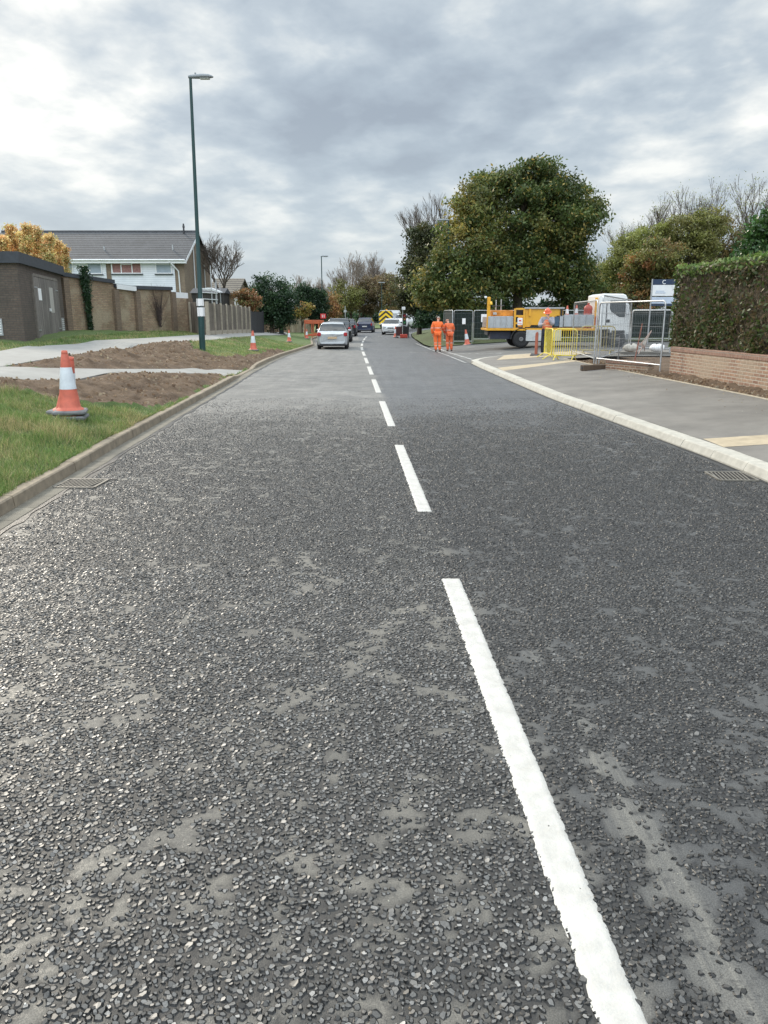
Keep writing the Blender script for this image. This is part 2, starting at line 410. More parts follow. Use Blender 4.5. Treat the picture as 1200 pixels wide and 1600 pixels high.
def dens(X, Y):
    lat = X+.0445*Y-.73
    d = fbm(X*5.5, Y*5.5, 4)*.40+fbm(X*15+5, Y*15, 3)*.45+fbm(X*.9+40, Y*.9+3, 3)*.15
    th = np.where(lat < .02, .355+.06*vnoise(X*.4, Y*.4), .465)-.02*sm(3, 8, Y)
    th = np.where(lat > .1, th-.085*sm(2, 5, Y), th)
    th = np.where((lat > .07) & (lat < .22), .42, th)                       # packed row beside the line
    th = th+.13*np.clip(1-np.abs(lat-.36-.05*(vnoise(Y*1.5, 7+0*Y)-.5))/.13, 0, 1)*(1-sm(3.2, 5, Y))
    return d, th, lat
yn = np.arange(-2, 18.01, .03); un = np.linspace(0, 1, 261); YY_, UU = np.meshgrid(yn, un, indexing='ij'); XX_ = (KL(YY_)-.1)*(1-UU)+(KR(YY_)+.1)*UU
d_, th_, lat_ = dens(XX_, YY_); du = .12+.88*sm(-.085, .04, th_-d_+.06*(fbm(XX_*38, YY_*38, 2)-.5))
i = np.arange(len(yn)-1)[:, None]*261+np.arange(260)[None]; Fq = np.stack([i, i+1, i+262, i+261], -1).reshape(-1, 4)
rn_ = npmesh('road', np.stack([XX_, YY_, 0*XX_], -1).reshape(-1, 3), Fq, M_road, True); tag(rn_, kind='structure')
at_ = rn_.data.attributes.new('dust', 'FLOAT', 'POINT'); at_.data.foreach_set('value', du.ravel().astype(np.float32))
ys = ys[ys >= 18]; V = []
for y in ys:
    xl, xr = float(KL(y))-.1, float(KR(y))+.1
    for k in range(9): V.append((xl+(xr-xl)*k/8, y, 0))
n = 9; Fc = [(i*n+k, i*n+k+1, (i+1)*n+k+1, (i+1)*n+k) for i in range(len(ys)-1) for k in range(n-1)]
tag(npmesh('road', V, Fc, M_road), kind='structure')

# real chippings, near part of the carriageway
def chips(y0, y1, sp, simple, name):
    xs = np.arange(-8, 6, sp); yy = np.arange(y0, y1, sp)
    X, Y = np.meshgrid(xs, yy); X = X.ravel()+rng.uniform(-.5, .5, X.size)*sp; Y = Y.ravel()+rng.uniform(-.5, .5, Y.size)*sp
    dep = Y*cp+H*.2485
    d, th, lat = dens(X, Y)
    pk = sm(th-.05, th+.04, d+rng.normal(0, .012, X.size))*(1-.95*sm(10.5, 17.5, Y+3*(vnoise(X*1.1, Y*1.1)-.5)))
    pk = np.maximum(pk, .13*(1-sm(10.5, 16, Y)))
    keep = (rng.random(X.size) < pk) & (np.abs(X) < .515*dep+.15) & (X > KL(Y)+.30) & (X < KR(Y)-.12) & (rng.random(X.size) < .96)
    X, Y, lat = X[keep], Y[keep], lat[keep]; n = len(X)
    k = 4 if simple else 6
    rad = rng.uniform(.0060, .0130, n)*np.where(rng.random(n) < .08, 1.35, 1)
    el = rng.uniform(.65, 1.0, n); rot = rng.uniform(0, 6.283, n)
    ang = np.arange(k)*2*np.pi/k+rng.uniform(-.32, .32, (n, k))
    rr = rad[:, None]*rng.uniform(.78, 1.18, (n, k))
    px = np.cos(ang)*rr; py = np.sin(ang)*rr*el[:, None]
    c, s = np.cos(rot)[:, None], np.sin(rot)[:, None]
    bx, by = px*c-py*s, px*s+py*c
    tx_, ty_ = bx, by; bx, by = bx*1.46, by*1.46
    h = rng.uniform(.0016, .0048, n); tx = rng.normal(0, .20, n); ty = rng.normal(0, .20, n)
    inn = rng.uniform(.66, .94, (n, k))
    ax, ay = tx_*inn, ty_*inn
    az = h[:, None]+ax*tx[:, None]+ay*ty[:, None]
    Vb = np.stack([bx+X[:, None], by+Y[:, None], np.full_like(bx, -.001)], -1)
    Vt = np.stack([ax+X[:, None], ay+Y[:, None], np.maximum(az, .0008)], -1)
    V = np.concatenate([Vb, Vt], 1).reshape(-1, 3); base = (np.arange(n)*2*k)[:, None]
    side = np.array([[j, (j+1) % k, k+(j+1) % k, k+j] for j in range(k)])
    top = np.array([[4, 5, 6, 7]]) if simple else np.array([[6, 7, 8, 9], [6, 9, 10, 11]])
    q = np.concatenate([side, top], 0); Fc = (base[:, :, None]+q[None]).reshape(-1, 4)
    tone = np.clip(rng.lognormal(-2.3, .40, n), .03, .30)
    dust = np.where(lat < 0, 1.0, .55)
    tone = tone*dust
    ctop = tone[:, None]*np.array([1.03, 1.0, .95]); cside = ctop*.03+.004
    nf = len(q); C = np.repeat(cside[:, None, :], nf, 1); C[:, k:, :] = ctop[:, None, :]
    o = npmesh(name, V, Fc, M_chip, False, C.reshape(-1, 3)); tag(o, 'dark bitumen coated chippings pressed into the road surface', 'chippings', kind='stuff')
    return o
M_chip, t, b, N, L = nt('stone_chip'); a = N('ShaderNodeAttribute'); a.attribute_name = 'tint'
L(mixc(t, .6, a.outputs['Color'], ramp(t, noise(t, tc(t), 220, 3), [(.3, (.6,)*3), (.7, (1.5,)*3)]), 'MULTIPLY'), b.inputs['Base Color']); b.inputs['Roughness'].default_value = .42
b.inputs['Specular IOR Level'].default_value = .42
chips(1.25, 5.6, .0190, False, 'chippings')
chips(5.6, 18, .0215, True, 'chippings')

# ------------------------------------------------------------------ painted centre line
def linemat():
    m, t, b, N, L = nt('road_paint'); v = tc(t)
    f = noise(t, v, 9, 6, .65); g = noise(t, v, 70, 4, .6)
    mp = N('ShaderNodeMapping'); L(v, mp.inputs[0]); mp.inputs['Scale'].default_value = (60, 4, 1); st = noise(t, mp.outputs[0], 1, 5, .7, .8)
    c = ramp(t, f, [(.3, (.41, .395, .365)), (.7, (.55, .535, .50))])
    c = mixc(t, ramp(t, st, [(.62, (0,)*3), (.72, (.30,)*3)]), c, (.42, .36, .30))
    L(c, b.inputs['Base Color']); b.inputs['Roughness'].default_value = .5
    bumpn(t, mth(t, 'ADD', g, mth(t, 'MULTIPLY', f, .8)), .7, .005, b); return m
M_line = linemat()
V = []; Fc = []
def dash(y0, y1, step, wid, rag):
    n = max(2, int((y1-y0)/step)); b0 = len(V); m = 9
    for i in range(n+1):
        y = y0+(y1-y0)*i/n; xc = float(cl_x(y))
        l = -wid/2-rag*(fbm(y*38, 3.3, 3)-.3)*1.3; r = wid/2+rag*(fbm(y*30, 8.8, 3)-.5)*.7
        yy = [y+(rag*1.5*(vnoise(k*2.3, y0*9)-.5) if i in (0, n) else 0) for k in range(m+1)]
        for k in range(m+1):
            x = xc+l+(r-l)*k/m
            z = .0075+(.0042*(float(vnoise(x*55, y*55))-.3)+.002*float(vnoise(x*20, y*20)) if rag > .004 else 0)
            if k in (0, m) or i in (0, n): z = .001
            V.append((x, float(yy[k]), z))
    for i in range(n):
        for k in range(m):
            a = b0+i*(m+1)+k; Fc.append((a, a+1, a+m+2, a+m+1))
dash(1.0, 5.34, .012, .132, .014)
y = 7.34
for k in range(11):
    dash(y, y+4, (.03, .06)[k > 0] if k < 3 else .5, .135, .012 if k < 3 else .001); y += 6.0
tag(npmesh('centre_line_marking', V, Fc, M_line, True), kind='structure')

# old worn junction markings
def wornmat():
    m, t, b, N, L = nt('worn_road_paint'); v = tc(t)
    f = noise(t, v, 4, 7, .7)
    L(ramp(t, f, [(.38, (.11, .108, .10)), (.55, (.34, .34, .33)), (.7, (.50, .50, .48))]), b.inputs['Base Color']); b.inputs['Roughness'].default_value = .7; return m
M_worn = wornmat()
def strip_world(mb, pts, w, z):
    pts = [Vector((p[0], p[1], 0)) for p in pts]
    for a, c in zip(pts[:-1], pts[1:]):
        d = (c-a).normalized(); s = Vector((-d.y, d.x, 0))*w/2; e = d*0
        q = [a+s, a-s, c-s, c+s]
        mb.add([(p.x, p.y, (z(p.x, p.y) if callable(z) else z)) for p in q], [(0, 1, 2, 3)])

# ------------------------------------------------------------------ kerbs, channel, gullies
def sweep_kerb(name, line, prof_at, mat_, step=.915, gap=.007):
    """row of kerb stones; prof_at(y) -> outline points (offset, z) across the kerb"""
    mb = MB(); y0, y1 = line
    y = y0; fx = prof_at[0]
    while y < y1:
        st = step*(1 if y < 60 else 3); ya, yb = y+gap/2, min(y+st-gap/2, y1)
        jz = random.uniform(-.003, .003); jx = random.uniform(-.004, .004)
        A = [(fx(ya)+o+jx, ya, z+jz) for o, z in prof_at[1](ya)]; B = [(fx(yb)+o+jx, yb, z+jz) for o, z in prof_at[1](yb)]
        n = len(A); mb.add(A+B, [(i, i+1, n+i+1, n+i) for i in range(n-1)]+[tuple(range(n)), tuple(range(2*n-1, n-1, -1))])
        y += st
    return tag(mb.build(name, mat_), kind='structure')
sweep_kerb('kerb', (2, 100), (lambda y: float(KL(y)), lambda y: [(0, -.05), (0, .0), (-.012, float(hkl(y))-.012), (-.028, float(hkl(y))+.002), (-.15, float(hkl(y))+.002), (-.15, -.05)]), M_kerbold, .915, .014)
sweep_kerb('kerb', (2, 31.2), (lambda y: float(KR(y)), lambda y: [(0, -.05), (0, .02), (.045, .108), (.06, .12), (.20, .127), (.26, .128), (.26, -.05)]), M_concrete, .915, .009)
mb = MB()                                                       # concrete channel strip left of the asphalt
for i in range(220):
    a, c = 2+i*.5, 2+i*.5+.493
    w0, w1 = [.17+.05*float(fbm(q*2.1, 5, 3)) for q in (2+i*.5, 2.5+i*.5)]
    if 9.0 < a < 9.45: pass
    mb.add([(float(KL(a))+.002, a, .005), (float(KL(a))+w0, a, .004), (float(KL(c))+w1, c, .004), (float(KL(c))+.002, c, .005)], [(0, 1, 2, 3)])
tag(mb.build('channel_strip', mat('channel_concrete', (.17, .155, .125), .9, .3, 6, bump=.5, bscale=60, dirt=.5)), kind='structure')
M_jet = mat('fresh_bitumen', (.012, .012, .014), .42, .4, 20, bump=.5)
mb = MB()                                                       # fresh bitumen seam next to the channel and along the right kerb
for i in range(330):
    a, c = 2+i*.15, 2+i*.15+.15
    w0, w1 = [.19+.05*float(fbm((q)*2.1, 5, 3)) for q in (a, c)]; v0, v1 = [w+.015+.09*float(fbm(q*3, 77, 3))**1.5 for w, q in ((w0, a), (w1, c))]
    mb.add([(float(KL(a))+w0, a, .0062), (float(KL(a))+v0, a, .0062), (float(KL(c))+v1, c, .0062), (float(KL(c))+w1, c, .0062)], [(0, 1, 2, 3)])
    if c < 31:
        v0, v1 = [.02+.05*float(fbm(q*3, 47, 3)) for q in (a, c)]
        mb.add([(float(KR(a))-v0, a, .004), (float(KR(a))+.01, a, .004), (float(KR(c))+.01, c, .004), (float(KR(c))-v1, c, .004)], [(0, 1, 2, 3)])
tag(mb.build('bitumen_seam', M_jet), kind='structure')

def gully(loc, rz, w, l, label, M_):
    o = empty('drain_grate', loc, rz, label, 'drain grate')
    f = MB(); z = .012
    f.box((0, -l/2, z/2), (w, .03, z+.008)); f.box((0, l/2, z/2), (w, .03, z+.008)); f.box((-w/2, 0, z/2), (.03, l-.031, z+.008)); f.box((w/2, 0, z/2), (.03, l-.031, z+.008))
    f.build('frame', M_, o)
    g = MB(); n = 9
    for i in range(n):
        x = -w/2+.045+(w-.09)*i/(n-1); sk = .05
        g.add([(x-.007-sk, -l/2+.02, .014), (x+.007-sk, -l/2+.02, .014), (x+.007+sk*.3, l/2-.02, .014), (x-.007+sk*.3, l/2-.02, .014),
               (x-.007-sk, -l/2+.02, .006), (x+.007-sk, -l/2+.02, .006), (x+.007+sk*.3, l/2-.02, .006), (x-.007+sk*.3, l/2-.02, .006)],
              [(0, 1, 2, 3), (0, 4, 5, 1), (1, 5, 6, 2), (2, 6, 7, 3), (3, 7, 4, 0)])
    g.build('grate', M_, o)
    p = MB(); p.box((0, 0, .0075), (w-.02, l-.02, .002)); p.build('pit_shade_sheet', mat('pit_shade_black', (.004, .004, .004), .9, .2, 5), o)  # black sheet stands in for the shade below the bars
    return o
M_iron = mat('cast_iron', (.20, .185, .16), .6, .3, 18, metal=.4, bump=.3, dirt=.4)
a = G(128, 757); gully((float(KL(a[1]))+.30, a[1]+.02, 0.0), -.03, .46, .44, 'grey slotted drain grate beside the weathered kerb with grass verge', M_iron)
a = G(1130, 745); gully((float(KR(a[1]+.02))-.27, a[1], 0.0), -.05, .44, .50, 'pale slotted drain grate against the clean concrete kerb on the right', M_iron)
mb = MB(); k = G(1130, 745)
mb.box((float(KR(k[1]))-.29, k[1]+.30, .004), (.55, .10, .010)); k = G(128, 757); mb.box((float(KL(k[1]))+.35, k[1]+.27, .004), (.55, .06, .010))
tag(mb.build('bitumen_joint', M_jet), kind='structure')

# ------------------------------------------------------------------ ground sheets
def grassmat(name, a, c, soil=(.10, .075, .05), k=.35):
    m, t, b, N, L = nt(name); v = tc(t)
    f = noise(t, v, 3.5, 6, .65); f2 = noise(t, v, .5, 4, .6); f3 = noise(t, v, 60, 4, .7)
    colr = ramp(t, f, [(.3, a), (.7, c)])
    colr = mixc(t, ramp(t, f2, [(.5, (0,)*3), (.75, (k,)*3)]), colr, soil)
    colr = mixc(t, .8, colr, ramp(t, f3, [(.3, (.5,)*3), (.7, (1.4,)*3)]), 'MULTIPLY')
    L(colr, b.inputs['Base Color']); b.inputs['Roughness'].default_value = .95
    bumpn(t, mth(t, 'ADD', f3, f), .9, .03, b); return m
M_grass = grassmat('turf', (.06, .10, .025), (.12, .17, .05), k=.3)
M_grassfar = grassmat('far_turf', (.05, .075, .025), (.10, .115, .045))
def soilmat():
    m, t, b, N, L = nt('soil'); v = tc(t)
    f = noise(t, v, 2.2, 7, .7, .3); g = noise(t, v, 24, 6, .75)
    colr = ramp(t, f, [(.3, (.07, .043, .025)), (.55, (.125, .08, .047)), (.75, (.20, .138, .088))])
    colr = mixc(t, .85, colr, ramp(t, g, [(.3, (.55,)*3), (.7, (1.35,)*3)]), 'MULTIPLY')
    L(colr, b.inputs['Base Color']); b.inputs['Roughness'].default_value = .95
    bumpn(t, mth(t, 'ADD', g, mth(t, 'MULTIPLY', f, 1.5)), .9, .04, b); return m
M_soil = soilmat()
V = []; r_ = [0, 3, 10, 40, 120, 400, 1400]; V = [(0, 60, -.25)]; Fc = []
for q in r_[1:]:
    for k in range(32): V.append((q*math.cos(k*math.pi/16), 60+q*math.sin(k*math.pi/16), -.25))
for i in range(len(r_)-2):
    for k in range(32): Fc.append((1+i*32+k, 1+i*32+(k+1) % 32, 1+(i+1)*32+(k+1) % 32, 1+(i+1)*32+k))
for k in range(0, 32, 2): Fc.append((0, 1+k, 1+(k+1) % 32, 1+(k+2) % 32))
tag(npmesh('ground', V, Fc, M_grassfar), kind='structure')

def inside(poly, X, Y):
    c = np.zeros(X.shape, bool); n = len(poly)
    for i in range(n):
        x1, y1 = poly[i]; x2, y2 = poly[(i+1) % n]
        if y1 == y2: continue
        t_ = ((y1 > Y) != (y2 > Y)) & (X < (x2-x1)*(Y-y1)/(y2-y1)+x1); c ^= t_
    return c
def dist_line(pts, X, Y):
    d = np.full(X.shape, 1e9)
    for (x1, y1), (x2, y2) in zip(pts[:-1], pts[1:]):
        l = (x2-x1)**2+(y2-y1)**2+1e-9; u = np.clip(((X-x1)*(x2-x1)+(Y-y1)*(y2-y1))/l, 0, 1)
        d = np.minimum(d, np.hypot(X-x1-u*(x2-x1), Y-y1-u*(y2-y1)))
    return d
HL = lambda px, py: hit(px, py, lambda x, y: float(zl(x, y)))
HR = lambda px, py: hit(px, py, lambda x, y: float(zr(x, y))+.11)
mpn = [HL(*p) for p in [(0, 574), (60, 563.5), (119, 555), (210, 541), (304, 533.5), (385, 526), (420, 524), (450, 522)]]
mpf = [HL(*p) for p in [(0, 549), (70, 540.5), (140, 534), (220, 529), (308, 523.5), (370, 519.5), (405, 518), (440, 516)]]
mpn = [(mpn[0][0]+.1, 4.0), (mpn[0][0]+.1, 9.0)]+mpn; mpf = [(mpf[0][0]+.2, 4.0), (mpf[0][0]+.2, 10.0)]+mpf
lpn = [HL(*p) for p in [(-240, 583), (-100, 589), (0, 592.5), (70, 594.5), (121, 593.5), (168, 583), (240, 583), (332, 584), (352, 588)]]
lpf = [HL(*p) for p in [(-200, 566), (-100, 569), (0, 573), (60, 575), (105, 576), (170, 577), (280, 577), (340, 577), (381, 579)]]
print('path near', [tuple(round(c, 1) for c in p) for p in mpn]); print('path far', [tuple(round(c, 1) for c in p) for p in mpf])
print('lower near', [tuple(round(c, 1) for c in p) for p in lpn]); print('lower far', [tuple(round(c, 1) for c in p) for p in lpf])
PM = mpn+mpf[::-1]; PL = lpn+lpf[::-1]; PLP = PL
soil1 = [HL(*p) for p in [(-160, 600), (0, 591), (121, 592), (168, 581), (332, 582), (352, 587), (346, 604)]]+[(float(KL(20))-.1, 20.0), (float(KL(16.5))-.1, 16.5)]+[HL(*p) for p in [(238, 641), (180, 637), (122, 634), (70, 622), (0, 612), (-160, 612)]]
soil2 = [HL(*p) for p in [(10, 575), (60, 562), (119, 554), (210, 540), (296, 533), (303, 547), (330, 556), (352, 559), (385, 558), (415, 551), (437, 548)]]+[(float(KL(39))-.1, 39.0)]+[HL(*p) for p in [(420, 563), (400, 569), (378, 580), (280, 579), (105, 578)]]

def left_grid(y0, y1, dy, lats, rough):
    yy = np.arange(y0, y1+dy*.5, dy); LT, YY = np.meshgrid(lats, yy)
    XX = KL(YY)-.14-LT; Z = zl(XX, YY)
    nz = (fbm(XX*1.3, YY*1.3, 3)-.5)*.06
    wob = .30*(fbm(XX*2.6+7, YY*2.6, 3)-.5)
    s = inside(soil1, XX+wob, YY+wob) | inside(soil2, XX+wob*.7, YY+wob*.7)
    dl = np.minimum(dist_line(mpn, XX, YY), dist_line(mpf, XX, YY)); dl = np.minimum(dl, np.minimum(dist_line(lpn, XX, YY), dist_line(lpf, XX, YY)))
    inp = inside(PM, XX, YY) | inside(PL, XX, YY)
    am = np.where(inp, 0, sm(0, .45, dl))*sm(0, .25, LT)
    clod = (fbm(XX*7, YY*7, 4)-.45)*.16+(fbm(XX*2.1, YY*2.1, 2)-.38)*.20
    tuft = (fbm(XX*5+30, YY*5, 3)-.5)*.05
    Z = Z+am*(nz+np.where(s, clod*1.0+.03, tuft*rough))-np.where(inp, .03, 0)
    return XX, YY, Z, s
def lgrid_build(args):
    XX, YY, Z, s = args; ny, nx = XX.shape; V = np.stack([XX, YY, Z], -1).reshape(-1, 3)
    i = np.arange(ny-1)[:, None]*nx+np.arange(nx-1)[None]; Fq = np.stack([i+1, i, i+nx, i+nx+1], -1).reshape(-1, 4)
    fs = s[:-1, :-1].ravel()
    for nm, k, mt in (('soil', fs, M_soil), ('grass_verge', ~fs, M_grass)):
        if k.any():
            q = Fq[k]; u, inv = np.unique(q, return_inverse=True)
            tag(npmesh(nm, V[u], inv.reshape(-1, 4), mt, True), kind='structure')
near = left_grid(3.5, 46, .10, np.concatenate([np.arange(0, 7, .09), np.arange(7, 12.5, .4)]), 1); lgrid_build(near)
far = left_grid(46, 130, 1.0, np.concatenate([np.arange(0, 12.5, .8), [20, 40, 80]]), 1); lgrid_build(far)
lgrid_build(left_grid(3.5, 46, 1.0, np.array([12.1, 20, 40, 80]), 0))

def ribbon(name, A, B, m_, zf, off, nseg=1):
    """surface sheet between two edge lines, sampled so it follows the ground, with a small edge"""
    def res(p, n):
        p = np.array(p); d = np.concatenate([[0], np.cumsum(np.hypot(*np.diff(p, axis=0).T))]); u = np.linspace(0, d[-1], n)
        return np.stack([np.interp(u, d, p[:, 0]), np.interp(u, d, p[:, 1])], 1)
    n = 120; A = res(A, n); B = res(B, n); m = 12; rows = []
    for k in range(m+1):
        q = A*(1-k/m)+B*k/m; z = zf(q[:, 0], q[:, 1])+off; rows.append(np.column_stack([q, z]))
    rows = [rows[0]-[0, 0, .08]]+rows+[rows[-1]-[0, 0, .08]]
    V = np.stack(rows, 1).reshape(-1, 3); w = m+3
    i = np.arange(n-1)[:, None]*w+np.arange(w-1)[None]; Fq = np.stack([i, i+1, i+w+1, i+w], -1).reshape(-1, 4)
    o = npmesh(name, V, Fq, m_, False); return tag(o, kind='structure')
M_path = mat('path_asphalt', (.27, .265, .25), .9, .14, 2.2, bump=.4, bscale=120, bdist=.003, dirt=.15)
M_foot = mat('footway_asphalt', (.17, .158, .142), .85, .26, 1.1, bump=.9, bscale=110, bdist=.006, dirt=.35)
ribbon('footpath', mpn, mpf, M_path, zl, .012)
ribbon('crossing_path', lpn, lpf, M_path, zl, .006)

# grass blades on the near verge
def blades(name, x, y, z, hmin, hmax, w, tints, lean=.5):
    n = len(x); a = rng.uniform(0, 6.283, n); h = rng.uniform(hmin, hmax, n)*(.45+1.5*fbm(x*2.2, y*2.2, 3)**1.5); la = rng.uniform(0, 6.283, n); le = rng.uniform(.1, lean, n)*h
    ww = w*rng.uniform(.6, 1.3, n); dx, dy = np.cos(a)*ww, np.sin(a)*ww
    b0 = np.stack([x-dx, y-dy, z-.01], -1); b1 = np.stack([x+dx, y+dy, z-.01], -1)
    mx_, my = x+np.cos(la)*le*.4, y+np.sin(la)*le*.4
    m0 = np.stack([mx_-dx*.7, my-dy*.7, z+h*.6], -1); m1 = np.stack([mx_+dx*.7, my+dy*.7, z+h*.6], -1)
    t0 = np.stack([x+np.cos(la)*le-dx*.1, y+np.sin(la)*le-dy*.1, z+h], -1); t1 = t0+np.stack([dx*.2, dy*.2, 0*x], -1)
    V = np.stack([b0, b1, m1, m0, t1, t0], 1).reshape(-1, 3); base = (np.arange(n)*6)[:, None]
    Fq = (base[:, :, None]+np.array([[0, 1, 2, 3], [3, 2, 4, 5]])[None]).reshape(-1, 4)
    pt_ = fbm(x*1.3+5, y*1.3, 3)[:, None]; C = tints[np.clip((rng.random(n)*len(tints)*.75+(pt_[:, 0]-.42)*9).astype(int), 0, len(tints)-1)]*rng.uniform(.65, 1.3, (n, 1)); C = np.repeat(C[:, None], 2, 1).reshape(-1, 3)
    return tag(npmesh(name, V, Fq, M_blade, False, C), 'short rough grass growing on the verge', 'grass', kind='stuff')
GT = 1.55*np.array([(.07, .13, .03), (.10, .17, .04), (.13, .19, .055), (.05, .09, .02), (.17, .19, .07), (.22, .20, .10), (.26, .25, .11), (.30, .24, .13)])
def scatter_left(y0, y1, lat1, n, *a):
    XX, YY, Z, s = near
    y = y0+(y1-y0)*rng.random(n); lt = lat1*rng.random(n)
    iy = np.clip(((y-3.5)/.10).astype(int), 0, XX.shape[0]-1); ix = np.clip((lt/.09).astype(int), 0, 76)
    x = KL(y)-.14-lt; cl_ = fbm(x*3, y*3, 3)
    ok = (~s[iy, ix]) & ~inside(PM, x, y) & ~inside(PL, x, y) & (rng.random(n) < .35+.9*cl_) & (np.abs(x) < .53*(y*cp+H*sp)+.4)
    x, y, z = x[ok], y[ok], Z[iy, ix][ok]
    return blades('grass', x, y, z, *a)
scatter_left(5, 13.5, 4.2, 190000, .03, .13, .0023, GT, 1.0)
scatter_left(13.5, 22, 6.5, 60000, .03, .09, .004, GT, .9)
scatter_left(22, 46, 6.9, 90000, .03, .10, .006, GT, .9)
# overhanging fringe on the kerb
n = 5200; y = 5+12*rng.random(n); x = KL(y)-.15+.05*rng.random(n)**2*(fbm(y*1.5, 2+0*y, 3) > .45); blades('grass', x, y, np.full(n, .12), .02, .07, .0025, GT, 1.2)

# ------------------------------------------------------------------ right side
yy = np.concatenate([np.arange(-5, 70, 1.5), np.arange(70, 150, 5)]); ll = np.concatenate([np.arange(.3, 12, .8), [14, 18, 25, 40, 80]])
def rgrid(name, y0, y1, l0, l1, m_, off, ny, nl):
    ya = np.linspace(y0, y1, ny); la = np.linspace(0, 1, nl); V = []
    for y_ in ya:
        for q in la:
            x = float(KR(y_))+l0+(l1-l0)*q; V.append((x, y_, float(zr(x, y_))+off))
    Fq = [(i*nl+k, i*nl+k+1, (i+1)*nl+k+1, (i+1)*nl+k) for i in range(ny-1) for k in range(nl-1)]
    return tag(npmesh(name, V, Fq, m_, True), kind='structure')
rgrid('soil', -5, 38, .3, 30, M_soil, -.03, 40, 40)
rgrid('grass_bank', 46.5, 140, .16, 60, M_grassfar, .05, 80, 60)
M_side = mat('side_road_asphalt', (.115, .113, .108), .8, .25, 1.2, bump=.5, bscale=90, bdist=.004, dirt=.2)
rgrid('side_road', 30.5, 46.6, -.02, 45, M_side, .006, 16, 30)
# footway
tim = [HR(1200, 625), HR(946, 575)]; print('timber', tim)
def tx(y): return float(np.interp(y, [-5, tim[0][1], tim[1][1], 34], [tim[0][0]+.3, tim[0][0], tim[1][0], tim[1][0]-.25]))
V = []; Y1 = 33.6; ya = np.linspace(-5, 29, 70); nl = 14
corner = lambda y: 0 if y < 29 else 0
for y_ in ya:
    x0 = float(KR(y_))+.26; x1 = tx(y_)
    for k in range(nl): x = x0+(x1-x0)*k/(nl-1); V.append((x, y_, .128+float(zr(x, y_))-float(zr(x0, y_))))
Fq = [(i*nl+k, i*nl+k+1, (i+1)*nl+k+1, (i+1)*nl+k) for i in range(len(ya)-1) for k in range(nl-1)]
tag(npmesh('footway', V, Fq, M_foot), kind='structure')
# rounded corner of the footway at the junction
arc = []
cx, cy, rr_ = float(KR(31))+2.6, 31.0, 2.6
for k in range(13):
    th = math.pi-k*math.pi/2/12; arc.append((cx+rr_*math.cos(th), cy+rr_*1.05*math.sin(th)))
arc += [(cx+3, cy+rr_*1.05+.1), (cx+9, cy+rr_*1.05+.2)]
mb = MB()
def zc(x, y): return .128+float(zr(x, y))-.065*.26
for a, c in zip(arc[:-1], arc[1:]):
    def off(p, d):
        v = Vector((cx+ (p[0]-cx if p[0] < cx else 0), cy, 0)); n_ = Vector((p[0]-cx if p[0] < cx else 0, p[1]-cy, 0)).normalized(); return (p[0]-n_.x*d, p[1]-n_.y*d)
    a2, c2 = off(a, .3), off(c, .3)
    za, zc_ = zc(*a)-.015, zc(*c)-.015
    mb.add([(*a, -.02), (*c, -.02), (*c, zc_), (*a, za), (*a2, za+.012), (*c2, zc_+.012)], [(1, 0, 3, 2), (2, 3, 4, 5)])
tag(mb.build('kerb', M_concrete), kind='structure')
M_tan = mat('tan_paving', (.40, .33, .23), .9, .18, 5, bump=.4, bscale=60, bdist=.003, dirt=.25)
def sheet(name, pts, m_, off, n=14):
    """quad patch: pts = 4 corners (x, y)"""
    V = []
    for i in range(n+1):
        a = Vector(pts[0]).lerp(Vector(pts[3]), i/n); c = Vector(pts[1]).lerp(Vector(pts[2]), i/n)
        for k in range(n+1):
            q = a.lerp(c, k/n); V.append((q.x, q.y, zc(q.x, q.y)+off))
    w = n+1; Fq = [(i*w+k, i*w+k+1, (i+1)*w+k+1, (i+1)*w+k) for i in range(n) for k in range(n)]
    return tag(npmesh(name, V, Fq, m_), kind='structure')
k29 = float(KR(29))+.26
mb = MB(); inner = []
for p in arc:
    n_ = Vector((p[0]-cx if p[0] < cx else 0, p[1]-cy, 0)).normalized(); inner.append((p[0]-n_.x*.3, p[1]-n_.y*.3))
for (a, c) in zip(inner[:-1], inner[1:]):
    xa, xb = a[0], c[0]
    y9 = 29 if xa < tx(29) else 31.6
    if y9 > 30: mb.add([(xa, y9, zc(xa, y9)), (xb, y9, zc(xb, y9)), (xb, y9, zc(xb, y9)-.3), (xa, y9, zc(xa, y9)-.3)], [(0, 3, 2, 1)])
    for k in range(6):
        f0, f1 = k/6, (k+1)/6; q = [(xa, y9+(a[1]-y9)*f0), (xb, y9+(c[1]-y9)*f0), (xb, y9+(c[1]-y9)*f1), (xa, y9+(a[1]-y9)*f1)]
        mb.add([(x, y, zc(x, y)) for x, y in q], [(0, 1, 2, 3)])
mb.add([(float(KR(y_))+o, y_, zc(float(KR(y_))+o, y_)) for y_, o in ((29, .26), (31.2, .26))]+[(inner[0][0]+.02, 31.2, zc(inner[0][0], 31.2)), (inner[0][0]+.02, 29, zc(inner[0][0], 29))], [(0, 3, 2, 1)])
tag(mb.build('footway', M_foot), kind='structure')
yb = HR(1130, 692)[1]
sheet('tan_paving', [(float(KR(yb))+.27, yb-.35), (tx(yb), yb-.35), (tx(yb), yb+.35), (float(KR(yb))+.27, yb+.35)], M_tan, .004)
sheet('tan_paving', [(float(KR(25.8))+.27, 25.2), (tx(26.5), 27.2), (tx(26.5), 27.9), (float(KR(25.8))+.27, 26.6)], M_tan, .004)
sheet('tan_paving', [(float(KR(29))+.9, 30.6), (tx(29)+1.5, 30.6), (tx(29)+1.5, 33.2), (float(KR(29))+1.6, 33.2)], M_tan, .004)
